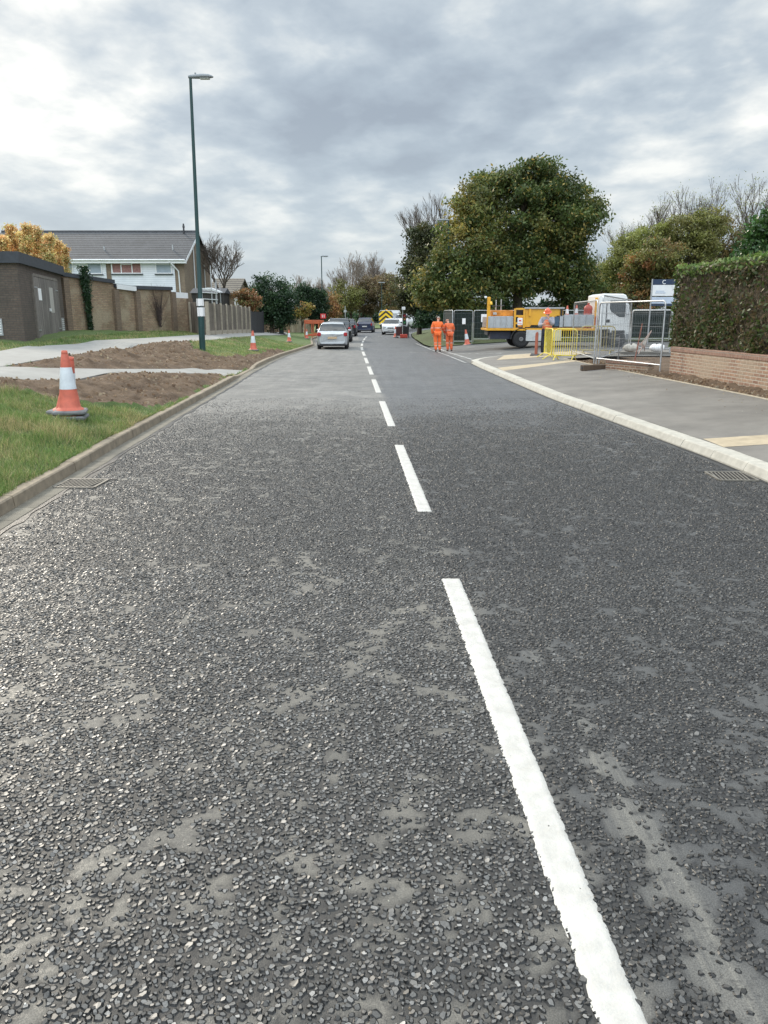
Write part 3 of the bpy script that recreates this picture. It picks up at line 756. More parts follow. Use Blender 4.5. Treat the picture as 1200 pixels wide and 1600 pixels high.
# timber edging board
mb = MB(); 
for i in range(18):
    a = 2+i*1.5; c = a+1.49
    za, zb = [zc(tx(q), q)-.07 for q in (a, c)]
    x0, x1 = tx(a)+.003, tx(c)+.003
    mb.add([(x0, a, za), (x0+.03, a, za), (x1+.03, c, zb), (x1, c, zb), (x0, a, za+.088), (x0+.03, a, za+.088), (x1+.03, c, zb+.088), (x1, c, zb+.088)],
           [(4, 5, 6, 7), (0, 4, 7, 3), (1, 2, 6, 5), (0, 1, 5, 4), (3, 7, 6, 2)])
tag(mb.build('edging_board', mat('pale_timber', (.48, .42, .32), .85, .2, 10)), kind='structure')
# soil heap along the foot of the wall and soil bed
mb = MB()
# worn lines at the junction
WL = MB()
z2 = lambda x, y: float(max(0.0, zr(x, y)))+.012
strip_world(WL, [G(650, 537), G(672, 546), G(700, 556), G(728, 567.5)], .12, z2)
strip_world(WL, [G(662, 537), G(700, 551), G(738, 563)], .12, z2)
strip_world(WL, [HR(700, 549.5), HR(730, 549), HR(784, 548.5)], .16, z2)
strip_world(WL, [HR(738, 563), HR(770, 555.5), HR(830, 551.5)], .12, z2)
strip_world(WL, [G(640, 551), G(668, 551)], .2, .005)
tag(WL.build('worn_marking', M_worn), kind='structure')

# ------------------------------------------------------------------ trees
def segs_mesh(name, segs, m_, parent, n=4):
    """branches: array of (p0, p1, r0, r1) as n-sided tapered prisms"""
    A = np.array([s[0] for s in segs], float); B = np.array([s[1] for s in segs], float)
    ra = np.array([s[2] for s in segs]); rb = np.array([s[3] for s in segs])
    T = B-A; T /= np.linalg.norm(T, axis=1)[:, None]+1e-9
    up = np.where(np.abs(T[:, 2:3]) < .9, np.array([[0, 0, 1.]]), np.array([[1., 0, 0]]))
    U = np.cross(up, T); U /= np.linalg.norm(U, axis=1)[:, None]; W_ = np.cross(T, U)
    th = np.arange(n)*2*np.pi/n; c, s = np.cos(th), np.sin(th)
    ring = lambda P_, r: P_[:, None]+(U[:, None]*c[None, :, None]+W_[:, None]*s[None, :, None])*r[:, None, None]
    V = np.concatenate([ring(A, ra), ring(B, rb)], 1).reshape(-1, 3); base = (np.arange(len(segs))*2*n)[:, None]
    q = np.array([[j, (j+1) % n, n+(j+1) % n, n+j] for j in range(n)])
    return npmesh(name, V, (base[:, :, None]+q[None]).reshape(-1, 4), m_, True, parent=parent)
def grow(segs, tips, p, d, L_, r, lev, rn, br=3, spread=.55, up=.25, shrink=.72, rmin=.008):
    q = p; dd = Vector(d); k = 2 if lev > 1 else 1
    for i in range(k):
        dd = (dd+Vector((rn.uniform(-1, 1), rn.uniform(-1, 1), rn.uniform(-.6, 1)*.7))*.12+Vector((0, 0, up*.15))).normalized()
        q2 = q+dd*L_/k; r2 = max(rmin, r*(1-.28*(i+1)/k)); segs.append((tuple(q), tuple(q2), max(rmin, r*(1-.28*i/k)), r2)); q = q2
    if lev == 0: tips.append(q); return
    for j in range(br+(rn.random() < .35)):
        a = rn.uniform(0, 6.283); s = spread*rn.uniform(.55, 1.25)
        nd = (dd+Vector((math.cos(a), math.sin(a), 0))*s+Vector((0, 0, up*rn.uniform(.2, 1)))).normalized()
        st = q if j < 2 else p.lerp(q, rn.uniform(.45, .95))
        grow(segs, tips, st, nd, L_*shrink*rn.uniform(.8, 1.15), r*.62, lev-1, rn, br, spread, up, shrink, rmin)
def quads(P_, size, C, flat=.0):
    """one leaf-sized rhombus per point, random orientation"""
    n = len(P_); a = rng.normal(size=(n, 3)); a[:, 2] *= (1-flat); a /= np.linalg.norm(a, axis=1)[:, None]+1e-9
    r_ = rng.normal(size=(n, 3)); b = np.cross(a, r_); b /= np.linalg.norm(b, axis=1)[:, None]+1e-9
    s = (size*rng.uniform(.6, 1.35, n))[:, None]; a = a*s; b = b*s*.55
    V = np.stack([P_-a, P_+b*.9-a*.1, P_+a, P_-b*.9-a*.1], 1).reshape(-1, 3)
    return V, (np.arange(n)*4)[:, None]+np.arange(4)[None]
PAL = dict(
    oak=np.array([(.05, .075, .02), (.07, .095, .025), (.105, .115, .03), (.20, .17, .045), (.28, .21, .055)]),
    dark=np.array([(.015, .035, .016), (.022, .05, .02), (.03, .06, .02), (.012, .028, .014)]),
    yellow=np.array([(.50, .30, .07), (.58, .38, .10), (.42, .22, .06), (.40, .33, .10)]),
    rust=np.array([(.22, .10, .04), (.26, .14, .05), (.16, .11, .04), (.18, .08, .035)]),
    olive=np.array([(.12, .13, .035), (.15, .16, .045), (.10, .10, .035), (.18, .17, .055)]),
    pale=np.array([(.17, .19, .05), (.21, .22, .07), (.13, .15, .045)]),
    brown=np.array([(.12, .09, .05), (.15, .11, .06), (.10, .08, .045), (.13, .12, .05)]),
    mixed=np.array([(.09, .10, .035), (.14, .10, .045), (.17, .12, .04), (.08, .09, .035)]))
def leaf_points(lobes, n, clump, fill=.55):
    """points in leaf clumps spread through ellipsoid lobes ((cx,cy,cz),(rx,ry,rz)); returns points and clump ids"""
    vol = np.array([l[1][0]*l[1][1]*l[1][2] for l in lobes])**.67; cnt = np.maximum(6, (vol/vol.sum()*n/110).astype(int))
    out = []; ids = []; k = 0
    for (c, r), m in zip(lobes, cnt):
        d = rng.normal(size=(m, 3)); d /= np.linalg.norm(d, axis=1)[:, None]
        rad = np.maximum(rng.random(m)**.33, fill*rng.random(m)+.35)*rng.uniform(.82, 1.08, m)
        cc = np.array(c)+d*rad[:, None]*np.array(r)
        cs = clump*rng.uniform(.6, 1.35, m)
        for j in range(m):
            q = int(rng.integers(70, 150)); g = rng.normal(size=(q, 3))*.5; g /= np.maximum(1, np.linalg.norm(g, axis=1)/1.3)[:, None]
            g[:, 2] *= .62; out.append(cc[j]+g*cs[j]); ids.append(np.full(q, k)); k += 1
    return np.concatenate(out), np.concatenate(ids), k
PAL['gold'] = np.concatenate([PAL['rust'][:2], PAL['olive'], PAL['olive']*1.1, PAL['mixed']])
for _k in ('oak', 'gold', 'rust', 'olive', 'pale', 'mixed', 'brown'): PAL[_k] = PAL[_k]*1.35
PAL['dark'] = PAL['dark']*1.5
def leafy(name, base, lobes, n, pal, label, cat='tree', group=None, leaf=.13, clump=.8, trunk=(.3, None), bare=0, m_=None, limbs=True, jit=.35, palf=None, fill=.55):
    """base and lobes in world coordinates"""
    o = empty(name, base, 0, label, cat, group); bx = np.array(base)
    lobes = [(tuple(np.array(c)-bx), r) for c, r in lobes]
    Pn, ids, k = leaf_points(lobes, n, clump, fill)
    Pn[:, 2] = np.maximum(Pn[:, 2], .05)
    cid = rng.integers(0, len(pal), k) if palf is None else None
    if palf is not None:
        cen = np.zeros((k, 3)); np.add.at(cen, ids, Pn); cen /= np.bincount(ids, minlength=k)[:, None]; cid = palf(cen, k)
    ck = rng.uniform(1-jit, 1+jit, k)
    C = pal[cid[ids]]*ck[ids][:, None]*rng.uniform(.75, 1.3, (len(Pn), 1))
    sw = rng.random(len(Pn)) < .22; C[sw] = pal[rng.integers(0, len(pal), sw.sum())]
    V, Fq = quads(Pn, leaf, C)
    npmesh('crown', V, Fq, m_ or M_leaf, False, C, o)
    segs = []; rn = random.Random(int(rng.integers(1e6)))
    th = trunk[0]; top = max(l[0][2] for l in lobes)
    fork = trunk[1] if trunk[1] is not None else min(l[0][2]-l[1][2]*.3 for l in lobes)
    fork = max(.3, fork); q = Vector((0, 0, -.15)); 
    for i in range(4):
        q2 = Vector((rn.uniform(-.05, .05)*th*4, rn.uniform(-.05, .05)*th*4, fork*(i+1)/4)); segs.append((tuple(q), tuple(q2), th*(1.25-.1*i if i else 1.5), th*(1.15-.1*i))); q = q2
    if limbs:
        for c, r in lobes:
            for j in range(3):
                e = Vector(c)+Vector((rn.uniform(-.4, .4)*r[0], rn.uniform(-.4, .4)*r[1], rn.uniform(-.3, .4)*r[2])); a = q.copy(); s0 = th*.6
                m1 = a.lerp(e, .5)+Vector((rn.uniform(-.3, .3), rn.uniform(-.3, .3), rn.uniform(0, .5)))
                segs += [(tuple(a), tuple(m1), s0, s0*.55), (tuple(m1), tuple(e), s0*.55, s0*.2)]
                for z_ in range(5):
                    e2 = e+Vector((rn.uniform(-.45, .45)*r[0], rn.uniform(-.45, .45)*r[1], rn.uniform(-.2, .5)*r[2])); segs.append((tuple(e if z_ % 2 else m1), tuple(e2), s0*.22, .012))
    segs_mesh('trunk', segs, M_bark, o, 6)
    return o
def twiggy(name, base, h, label, group=None, seed=1, lev=6, br=3, spread=.5, up=.3, r=.16, stem=.22, proto=None, rmin=.010, leaves=None, lean=(0, 0), tw=None):
    """bare winter tree: trunk and a crown of fine branches"""
    o = empty(name, base, random.uniform(0, 6), label, 'bare tree', group)
    rn = random.Random(seed); segs = []; tips = []
    grow(segs, tips, Vector((0, 0, -.1)), Vector((lean[0], lean[1], 1)).normalized(), h*stem, r, lev, rn, br, spread, up, .74, rmin)
    mz = max(s[1][2] for s in segs); k = h/mz
    segs = [(tuple(c*k for c in a), tuple(c*k for c in b), ra, rb) for a, b, ra, rb in segs]
    big = [s for s in segs if s[2] > r*.45]; small = [s for s in segs if s[2] <= r*.45]
    segs_mesh('trunk', big, M_bark, o, 6); segs_mesh('crown', small, tw or M_twig, o, 3)
    if leaves is not None:
        n, pal, sz = leaves; T = np.array([tuple(t_) for t_ in tips])*k; P_ = T[rng.integers(0, len(T), n)]+rng.normal(size=(n, 3))*.22
        V, Fq = quads(P_, sz, None); C = pal[rng.integers(0, len(pal), n)]*rng.uniform(.7, 1.3, (n, 1)); npmesh('foliage', V, Fq, M_leaf, False, C, o)
    return o
def PL(px, py, Y, rx, rz, ry=None):
    """ellipsoid lobe: centre seen at a pixel at range Y, radii given in photo pixels"""
    c = P(px, py, Y); s = (Y*cp+H*sp)/F
    return (tuple(c), (rx*s, (ry if ry else (rx+rz)/2)*s, rz*s))
def gz(x, y): return float(zl(x, y)) if x < float(KL(y)) else (float(zr(x, y)) if x > float(KR(y)) else 0)

# the great autumn oak behind the lorry
Yt = 57
lob = [PL(790, 340, Yt, 72, 68), PL(845, 300, Yt+1, 48, 42), PL(876, 345, Yt, 62, 62), PL(735, 330, Yt-2, 28, 40), PL(728, 390, Yt-2, 50, 52), PL(700, 440, Yt-2, 48, 42),
       PL(800, 420, Yt, 85, 52), PL(880, 420, Yt+1, 55, 50), PL(905, 330, Yt+1, 34, 34), PL(765, 290, Yt, 30, 24), PL(835, 268, Yt, 34, 17), PL(672, 455, Yt-1, 24, 30), PL(740, 462, Yt-3, 45, 24), PL(900, 450, Yt+1, 42, 28)]
b0 = P(806, 500, Yt); bb = (b0.x, Yt, gz(b0.x, Yt))
def oak_sunside_pal(c, k):
    u = -c[:, 0]/5+rng.normal(0, .8, k)+(fbm(c[:, 0]*.35+9, c[:, 2]*.35, 2)-.5)*4  # gold weighted to the left: sunlight from that side put into leaf colour
    return np.clip((1.2+u*1.1).astype(int), 0, 4)
leafy('oak_tree', bb, lob, 110000, PAL['oak'], 'very large oak turning from green to gold, tallest tree, behind the yellow lorry', leaf=.12, clump=.75, trunk=(.35, 3.0), palf=oak_sunside_pal, jit=.4)
# dark slimmer tree left of it, thin bare tree behind
b1 = P(655, 505, 72); leafy('dark_tree', (b1.x, 72, gz(b1.x, 72)), [PL(655, 390, 72, 22, 40), PL(645, 440, 72, 22, 40), PL(662, 460, 72, 26, 40), PL(668, 370, 72, 16, 22), PL(640, 470, 72, 18, 26), PL(690, 470, 72, 26, 34)], 24000, np.array([(.04, .05, .02), (.06, .07, .025), (.08, .08, .03)]),
      'tall dull green tree at the left shoulder of the golden oak', leaf=.13, clump=.7, trunk=(.2, 2.5))
b1 = P(690, 505, 80); twiggy('bare_tree', (b1.x, 80, gz(b1.x, 80)), 13.2, 'thin bare tree whose twigs show just left of the top of the oak', seed=3, lev=6, r=.2, spread=.42, lean=(.03, 0))
# undergrowth in the shade below the oak
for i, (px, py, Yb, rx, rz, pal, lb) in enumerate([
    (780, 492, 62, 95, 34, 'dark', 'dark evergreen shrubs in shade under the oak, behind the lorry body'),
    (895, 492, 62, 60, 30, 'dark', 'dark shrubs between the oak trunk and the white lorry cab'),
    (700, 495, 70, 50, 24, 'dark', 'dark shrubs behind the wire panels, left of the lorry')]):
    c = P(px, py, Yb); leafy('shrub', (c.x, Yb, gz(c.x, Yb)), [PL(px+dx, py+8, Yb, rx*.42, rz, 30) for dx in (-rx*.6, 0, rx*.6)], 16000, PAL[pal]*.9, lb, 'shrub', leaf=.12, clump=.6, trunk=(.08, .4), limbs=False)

# bank of trees on the right
for px, py, Yb, lobs, n, pal, lb, tr in [
    (985, 500, 62, [(985, 400, 30, 32), (1012, 375, 30, 30), (965, 425, 26, 30), (990, 455, 40, 40)], 26000, 'pale', 'yellow green rounded tree, first of the row right of the oak', .18),
    (1020, 500, 58, [(1025, 400, 34, 28), (1005, 430, 34, 34), (1040, 440, 40, 36), (1000, 470, 44, 26)], 24000, 'gold', 'golden brown leaved tree in the row behind the white cab', .18),
    (1075, 500, 60, [(1062, 365, 34, 26), (1085, 400, 40, 40), (1100, 360, 36, 32), (1075, 450, 50, 40)], 26000, 'olive', 'olive green tree in the middle of the row behind the hedge', .2),
    (1130, 500, 64, [(1125, 380, 44, 38), (1150, 420, 50, 50), (1110, 430, 44, 44)], 20000, 'mixed', 'brown and green tree rising behind the middle of the hedge', .2),
    (950, 500, 74, [(945, 430, 22, 26), (955, 455, 28, 36), (935, 460, 20, 30)], 12000, 'mixed', 'small thinning tree in the gap beside the oak', .12)]:
    c = P(px, py, Yb); leafy('roadside_tree', (c.x, Yb, gz(c.x, Yb)), [PL(a, b_, Yb+random.uniform(-1, 1), rx, rz) for a, b_, rx, rz in lobs], n, PAL[pal], lb, leaf=.10, clump=.6, trunk=(tr, 2.2), jit=.3, group='trees in the row behind the hedge', fill=.4)
for i, (px, Yb, hh, lb) in enumerate([(1050, 70, 11.4, 'bare tree poking above the olive tree at the left of the row'), (1110, 66, 11.6, 'bare tree above the brown and green tree, right of the olive one'), (1165, 56, 10.6, 'wide pale bare tree standing highest at the right edge'),
                                    (1215, 58, 10.8, 'bare tree cut off by the right edge of the view'), (985, 78, 10.2, 'fine twigged bare tree above the yellow green tree'), (930, 80, 7.5, 'low bare tree in the gap right of the oak')]):
    c = P(px, 490, Yb); twiggy('bare_tree', (c.x, Yb, gz(c.x, Yb)), hh, lb, 'bare trees in the row behind the hedge', seed=20+i, lev=6, r=.15, spread=.5, up=.35, rmin=.009, leaves=(1500, PAL['pale'], .06))
c = P(1190, 490, 36); leafy('laurel_tree', (c.x, 36, gz(c.x, 36)), [PL(1192, 385, 36, 24, 26), PL(1215, 360, 36, 30, 34), PL(1180, 405, 36, 24, 22)], 11000, np.array([(.035, .09, .02), (.06, .13, .03), (.03, .07, .02)]), 'glossy dark green evergreen rising over the right end of the hedge', leaf=.10, clump=.55, trunk=(.1, 2.0), m_=M_gloss)

M_twigfar = mat('pale_twig', (.25, .21, .18), .9, .2, 2)
# far trees where the road bends away
GF = 'far trees closing the road'
protoF = None
for i, (px, Yb, top, lb) in enumerate([(527, 150, 428, 'far bare tree above the dark hatchback'), (548, 140, 392, 'tall far bare tree left of centre over the road'), (563, 155, 408, 'far bare tree between the two tallest far trees'), (578, 145, 393, 'tallest far bare tree right of centre over the road'), (596, 160, 415, 'far bare tree above the chevron lorry'),
                               (612, 150, 425, 'far bare tree right of the chevron lorry'), (470, 120, 428, 'pale bare tree above the dark conifers'), (490, 125, 432, 'pale bare tree right of the dark conifers'), (508, 155, 438, 'low far bare tree left of the road end')]):
    c = P(px, 500, Yb); T = P(px, top, Yb)
    twiggy('bare_tree', (c.x, Yb, -.25), T.z+.25, lb, GF, seed=40+i, lev=6, r=.20, spread=.52, up=.45, rmin=.016, stem=.2, tw=M_twigfar)
for i, (px, Yb, lobs, pal, lb) in enumerate([
    (540, 138, [(540, 462, 26, 28), (525, 478, 20, 22)], 'olive', 'far olive crown left of centre where the road ends'),
    (568, 142, [(568, 468, 24, 26), (575, 450, 16, 20)], 'brown', 'far brown crown at the centre where the road ends'),
    (596, 140, [(596, 458, 26, 30), (606, 440, 18, 18)], 'brown', 'far russet brown crown behind the chevron lorry'),
    (618, 136, [(618, 470, 20, 32), (628, 485, 20, 20)], 'mixed', 'far mottled crown between the lorry and the dark tree'),
    (515, 132, [(512, 480, 18, 20), (506, 490, 18, 14)], 'rust', 'far rusty crown just right of the dark conifers')]):
    c = P(px, 500, Yb); leafy('far_tree', (c.x, Yb, -.25), [PL(a, b_, Yb, rx, rz) for a, b_, rx, rz in lobs], 9000, PAL[pal], lb, leaf=.17, clump=1.1, trunk=(.2, 2), group=GF, fill=.3, jit=.3)
for i, (px, Yb, rx) in enumerate([(520, 165, 40), (580, 170, 45), (640, 160, 40), (700, 150, 50), (760, 140, 60), (460, 150, 40)]):
    c = P(px, 497, Yb); leafy('far_shrub', (c.x, Yb, -.25), [PL(px+dx, 494, Yb, rx*.5, 14) for dx in (-rx*.5, 0, rx*.5)], 7000, PAL['dark']*1.4, 'far dark shrubs along the road end, ' + ['left of centre', 'behind the lorry', 'right of the temporary light', 'behind the two workers', 'behind the rear of the yellow lorry', 'behind the dark conifers'][i], 'shrub', GF, leaf=.2, clump=1.1, trunk=(.1, .5), limbs=False)

# left side vegetation
Yb = 62; c = P(425, 515, Yb); leafy('evergreen_bush', (c.x, Yb, gz(c.x, Yb)), [PL(424, 462, Yb, 34, 34), PL(405, 475, Yb, 26, 30), PL(445, 478, Yb, 22, 30), PL(425, 490, Yb, 38, 26)], 26000, PAL['dark'], 'big rounded dark evergreen behind the timber fence', 'bush', leaf=.085, clump=.5, trunk=(.15, .8))
Yb = 80
for px, top, lb, rx in [(474, 444, 'dark round topped conifer, left of two beside the road', 14), (495, 452, 'dark conifer, right of two beside the road', 18)]:
    c = P(px, 512, Yb); leafy('conifer', (c.x, Yb, gz(c.x, Yb)), [PL(px, top+13, Yb, rx*.85, 13), PL(px, top+30, Yb, rx, 24), PL(px+2, 492, Yb, rx, 16)], 12000, PAL['dark']*.8, lb, 'conifer', leaf=.10, clump=.5, trunk=(.15, .6), group='dark conifers left of the road')
c = P(472, 505, 74); leafy('autumn_shrub', (c.x, 74, gz(c.x, 74)), [PL(471, 486, 74, 10, 14), PL(478, 480, 74, 6, 9)], 3500, np.array([(.34, .24, .06), (.25, .22, .05), (.30, .16, .05)]), 'small yellow shrub behind the pale far fence', 'shrub', leaf=.09, clump=.4, trunk=(.05, .4))
c = P(384, 500, 56); leafy('autumn_tree', (c.x, 56, gz(c.x, 56)), [PL(376, 462, 56, 11, 12), PL(392, 470, 56, 12, 16), PL(382, 480, 56, 12, 10)], 3800, np.array([(.24, .12, .05), (.16, .15, .05), (.30, .15, .07), (.13, .12, .05)]), 'rust and green leaved tree between the dark gate and the bungalow', leaf=.08, clump=.4, trunk=(.07, 1.5), fill=.3)
c = P(351, 500, 66); twiggy('bare_tree', (c.x, 66, 1.0), 7.6, 'bare black branched tree behind the terraced house gable', seed=8, lev=6, r=.15, spread=.62, up=.12, rmin=.009)
# yellow saplings behind the hut and garages
YP = np.array([(.72, .52, .22), (.80, .62, .30), (.62, .40, .16), (.50, .46, .18), (.66, .36, .16)])
GS = 'yellow young trees behind the brown hut'
for i, (px, top) in enumerate([(4, 368), (17, 354), (31, 363), (42, 352), (56, 357), (67, 371), (76, 367), (88, 376), (98, 384)]):
    Yb = 43+(i % 3)*1.2; c = P(px, 470, Yb)
    leafy('young_tree', (c.x, Yb, .9), [PL(px+random.uniform(-1.5, 1.5), top+5+8*j, Yb, 1.8+1.5*min(j, 3), 5.5) for j in range(6)], 1500, YP, 'upright yellow leaved young tree behind the brown hut, ' + ['at the left edge of the view', 'second from the left edge', 'third from the left edge', 'the tallest of the row', 'just right of the tallest', 'sixth from the left edge', 'third from the right end', 'second from the right end', 'nearest the white house'][i], 'tree', GS, leaf=.06, clump=.26, trunk=(.04, 1.2), limbs=False, fill=.3)

# hedge above the low brick wall
wa = HR(1045, 586); wb = HR(1200, 614); print('wall', wa, wb)
wa = Vector((wa[0], wa[1])); wb = Vector((wb[0], wb[1])); wd = (wb-wa).normalized(); wang = math.atan2(wd.y, wd.x); wl = 15.5; wn = Vector((-wd.y, wd.x))   # wn points away from the road
zb = zc(wa.x, wa.y)-.02
ho = empty('laurel_hedge', (wa.x+wn.x*.10, wa.y+wn.y*.10, zb), wang, 'tall laurel hedge with bright leafy top and bare brown sides, above the low brick wall', 'hedge')
hw, z0h, z1h = 1.5, .72, P(1060, 419, wa.y).z-zb
V = []; Fc = []; nx_, nz_ = 70, 10
mb = MB()
def hz_(x): return z1h+.10*(fbm(x*.8, 3.3, 3)-.5)+.012*x*0
for side, yy_ in ((0, .16), (1, hw)):
    for i in range(nx_+1):
        for k in range(nz_+1):
            x = -.5+(wl+.45)*i/nx_; z = z0h+(hz_(x)-.12-z0h)*k/nz_; V.append((x, yy_+.16*(float(fbm(x*2.2, z*2.2+side*9, 3))-.5), z))
w = nz_+1; st = (nx_+1)*w
for s_ in (0, 1):
    for i in range(nx_):
        for k in range(nz_): a = s_*st+i*w+k; Fc.append((a, a+w, a+w+1, a+1))
for i in range(nx_): a = i*w+nz_; Fc.append((a, a+w, st+a+w, st+a))
for k in range(nz_): Fc.append((k, k+1, st+k+1, st+k)); a = nx_*w+k; Fc.append((a, a+1, st+a+1, st+a))
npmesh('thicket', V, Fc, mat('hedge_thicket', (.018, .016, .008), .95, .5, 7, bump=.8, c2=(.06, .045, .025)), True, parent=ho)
n = 27000; x = -.45+(wl+.45)*rng.random(n); z = z0h+(z1h-z0h-.05)*rng.random(n); y = .22-.10*rng.random(n)+.12*(fbm(x*2.2, z*2.2, 3)-.5)
x = x-.5*(rng.random(n) < .05); e = rng.random(n) < .10; x = np.where(e, -.50-.05*rng.random(n), x); y = np.where(e, .2+1.2*rng.random(n), y)
ln = rng.uniform(.06, .28, n); a = rng.normal(0, .35, n); d = np.stack([np.sin(a)*ln, rng.normal(0, .04, n), np.cos(a)*ln], -1); A = np.stack([x, y, z], -1)
wv = np.stack([np.cos(a)*.0045, 0*a, -np.sin(a)*.0045], -1)
V = np.stack([A-wv, A+wv, A+d+wv*.5, A+d-wv*.5], 1).reshape(-1, 3); C = 1.4*np.array([(.10, .07, .045), (.16, .11, .07), (.07, .05, .03), (.22, .17, .12), (.06, .065, .02)])[rng.integers(0, 5, n)]*rng.uniform(.6, 1.3, (n, 1))
npmesh('twig', V, np.arange(n*4).reshape(-1, 4), M_leaf, False, C, ho)['kind'] = 'stuff'
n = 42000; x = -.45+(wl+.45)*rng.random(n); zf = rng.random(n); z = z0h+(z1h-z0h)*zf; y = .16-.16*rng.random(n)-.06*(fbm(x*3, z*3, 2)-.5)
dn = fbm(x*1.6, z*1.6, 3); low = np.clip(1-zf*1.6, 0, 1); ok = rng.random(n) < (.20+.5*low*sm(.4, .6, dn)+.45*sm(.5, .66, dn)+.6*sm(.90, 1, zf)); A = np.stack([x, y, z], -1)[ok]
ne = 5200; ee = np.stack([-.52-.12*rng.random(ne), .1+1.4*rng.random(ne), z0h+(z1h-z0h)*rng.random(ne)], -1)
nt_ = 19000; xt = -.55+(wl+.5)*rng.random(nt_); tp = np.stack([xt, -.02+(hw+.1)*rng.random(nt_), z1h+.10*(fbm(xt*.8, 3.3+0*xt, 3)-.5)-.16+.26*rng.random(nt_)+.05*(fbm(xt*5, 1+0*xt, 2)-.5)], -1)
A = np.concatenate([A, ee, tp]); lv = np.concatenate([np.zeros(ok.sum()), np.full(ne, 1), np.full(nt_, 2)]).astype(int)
pa = [np.array([(.05, .075, .02), (.075, .11, .03), (.12, .10, .045), (.16, .12, .07)]), np.array([(.06, .11, .02), (.10, .17, .035), (.04, .08, .02), (.13, .19, .05)]), np.array([(.12, .20, .045), (.18, .27, .07), (.08, .15, .03), (.22, .29, .09)])]  # top leaves paler, face leaves darker: daylight from above put into colour
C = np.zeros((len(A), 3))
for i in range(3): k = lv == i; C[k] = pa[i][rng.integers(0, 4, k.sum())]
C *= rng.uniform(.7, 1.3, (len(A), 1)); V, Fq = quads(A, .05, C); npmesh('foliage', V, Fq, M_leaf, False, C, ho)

# ------------------------------------------------------------------ buildings, walls and fences on the left
M_hutbrick = brick('hut_brick', (.105, .078, .062), (.13, .10, .08), (.085, .075, .066), .5, (.05, .045, .04), msz=.012)
M_gbrick = brick('garden_brick', (.38, .27, .17), (.27, .165, .11), (.20, .175, .13), .55, (.15, .12, .07), msz=.012, patch=(.36, .30, .21))
M_hbrick = brick('house_brick', (.27, .21, .145), (.22, .16, .115), (.20, .17, .14), .3, (.12, .09, .06))
M_rbrick = brick('red_brick', (.24, .125, .085), (.36, .215, .14), (.44, .39, .32), .35, (.28, .19, .13), msz=.013, patch=(.38, .30, .22))
M_soldier = brick('coping_brick', (.27, .14, .10), (.34, .19, .13), (.30, .25, .21), .4, (.10, .07, .05), bw=.075, bh=.24, msz=.010)
M_felt = mat('roof_felt', (.05, .055, .065), .9, .2, 6, bump=.3)
M_upvc = mat('white_trim', (.74, .75, .76), .45, .05, 4)
M_clad, t, b, N, L = nt('white_cladding'); v = wallvec(t); s = N('ShaderNodeSeparateXYZ'); L(v, s.inputs[0])
fr = mth(t, 'FRACT', mth(t, 'DIVIDE', s.outputs[1], .15)); e = mth(t, 'LESS_THAN', fr, .09)
L(mixc(t, e, ramp(t, noise(t, tc(t), 1.2, 5), [(.3, (.62, .65, .70)), (.7, (.74, .76, .80))]), (.38, .40, .44)), b.inputs['Base Color']); b.inputs['Roughness'].default_value = .5
def tilemat(name, a, c):
    m, t, b, N, L = nt(name); v = tc(t); s = N('ShaderNodeSeparateXYZ'); L(v, s.inputs[0])
    cv = N('ShaderNodeCombineXYZ'); L(s.outputs[0], cv.inputs[0]); L(mth(t, 'MULTIPLY', s.outputs[2], 1.0), cv.inputs[1])
    k = N('ShaderNodeTexBrick'); L(cv.outputs[0], k.inputs[0]); k.inputs['Scale'].default_value = 1; k.inputs['Brick Width'].default_value = .33; k.inputs['Row Height'].default_value = .165
    k.inputs['Mortar Size'].default_value = .011; k.inputs['Color1'].default_value = (*a, 1); k.inputs['Color2'].default_value = (*c, 1); k.inputs['Mortar'].default_value = (.025, .025, .028, 1); k.inputs['Mortar Smooth'].default_value = .2
    f = noise(t, v, .7, 5, .6)
    rf = mth(t, 'FRACT', mth(t, 'DIVIDE', s.outputs[2], .20))
    colr = mixc(t, .9, k.outputs[0], ramp(t, f, [(.3, (.7,)*3), (.7, (1.3,)*3)]), 'MULTIPLY')
    colr = mixc(t, ramp(t, rf, [(.0, (.0,)*3), (.55, (0,)*3), (.95, (.8,)*3)]), colr, sc_(c, 2.8))
    L(colr, b.inputs['Base Color']); b.inputs['Roughness'].default_value = .85
    bumpn(t, mth(t, 'SUBTRACT', mth(t, 'SUBTRACT', 1.0, rf), k.outputs['Fac']), .8, .03, b); return m
M_tile = tilemat('roof_tile', (.036, .038, .043), (.05, .052, .057)); M_tile2 = tilemat('brown_roof_tile', (.07, .06, .05), (.09, .08, .065))
M_curtain = mat('curtain', (.20, .09, .09), .9, .5, 9, c2=(.34, .20, .18)); M_blind = mat('window_blind', (.28, .33, .38), .5, .12, 3)

# brown brick electricity hut
A = P(40, 535, 26.3); B = P(104, 525, 34.2); zg = min(A.z, B.z)-.5; zt = P(40, 411, 26.3).z; zf_ = P(40, 393, 26.3).z
o = empty('brick_hut', (A.x, A.y, A.z), 0, 'brown brick flat roofed hut with grey timber doors at the left edge of the view', 'hut')
d2 = Vector((B.x-A.x, B.y-A.y)); L2 = d2.length; d2.normalize(); n2 = Vector((-d2.y, d2.x))  # n2 points left/back
q = [(0, 0), (B.x-A.x, B.y-A.y), (B.x-A.x-6.0, B.y-A.y+.2), (-6.0, 0)]
mb = MB(); mb.prism(q, 'z', zg-A.z, zt-A.z); mb.build('wall', M_hutbrick, o)
ov = .12; q2 = [(ov*1.1, -ov), (B.x-A.x+ov, B.y-A.y+ov), (B.x-A.x-6.1, B.y-A.y+.3), (-6.1, -ov)]
mb = MB(); mb.prism(q2, 'z', zt-A.z+.002, zf_-A.z); mb.build('roof', M_felt, o)
ang = math.atan2(d2.y, d2.x)
Mx = Matrix.Rotation(ang, 4, 'Z')
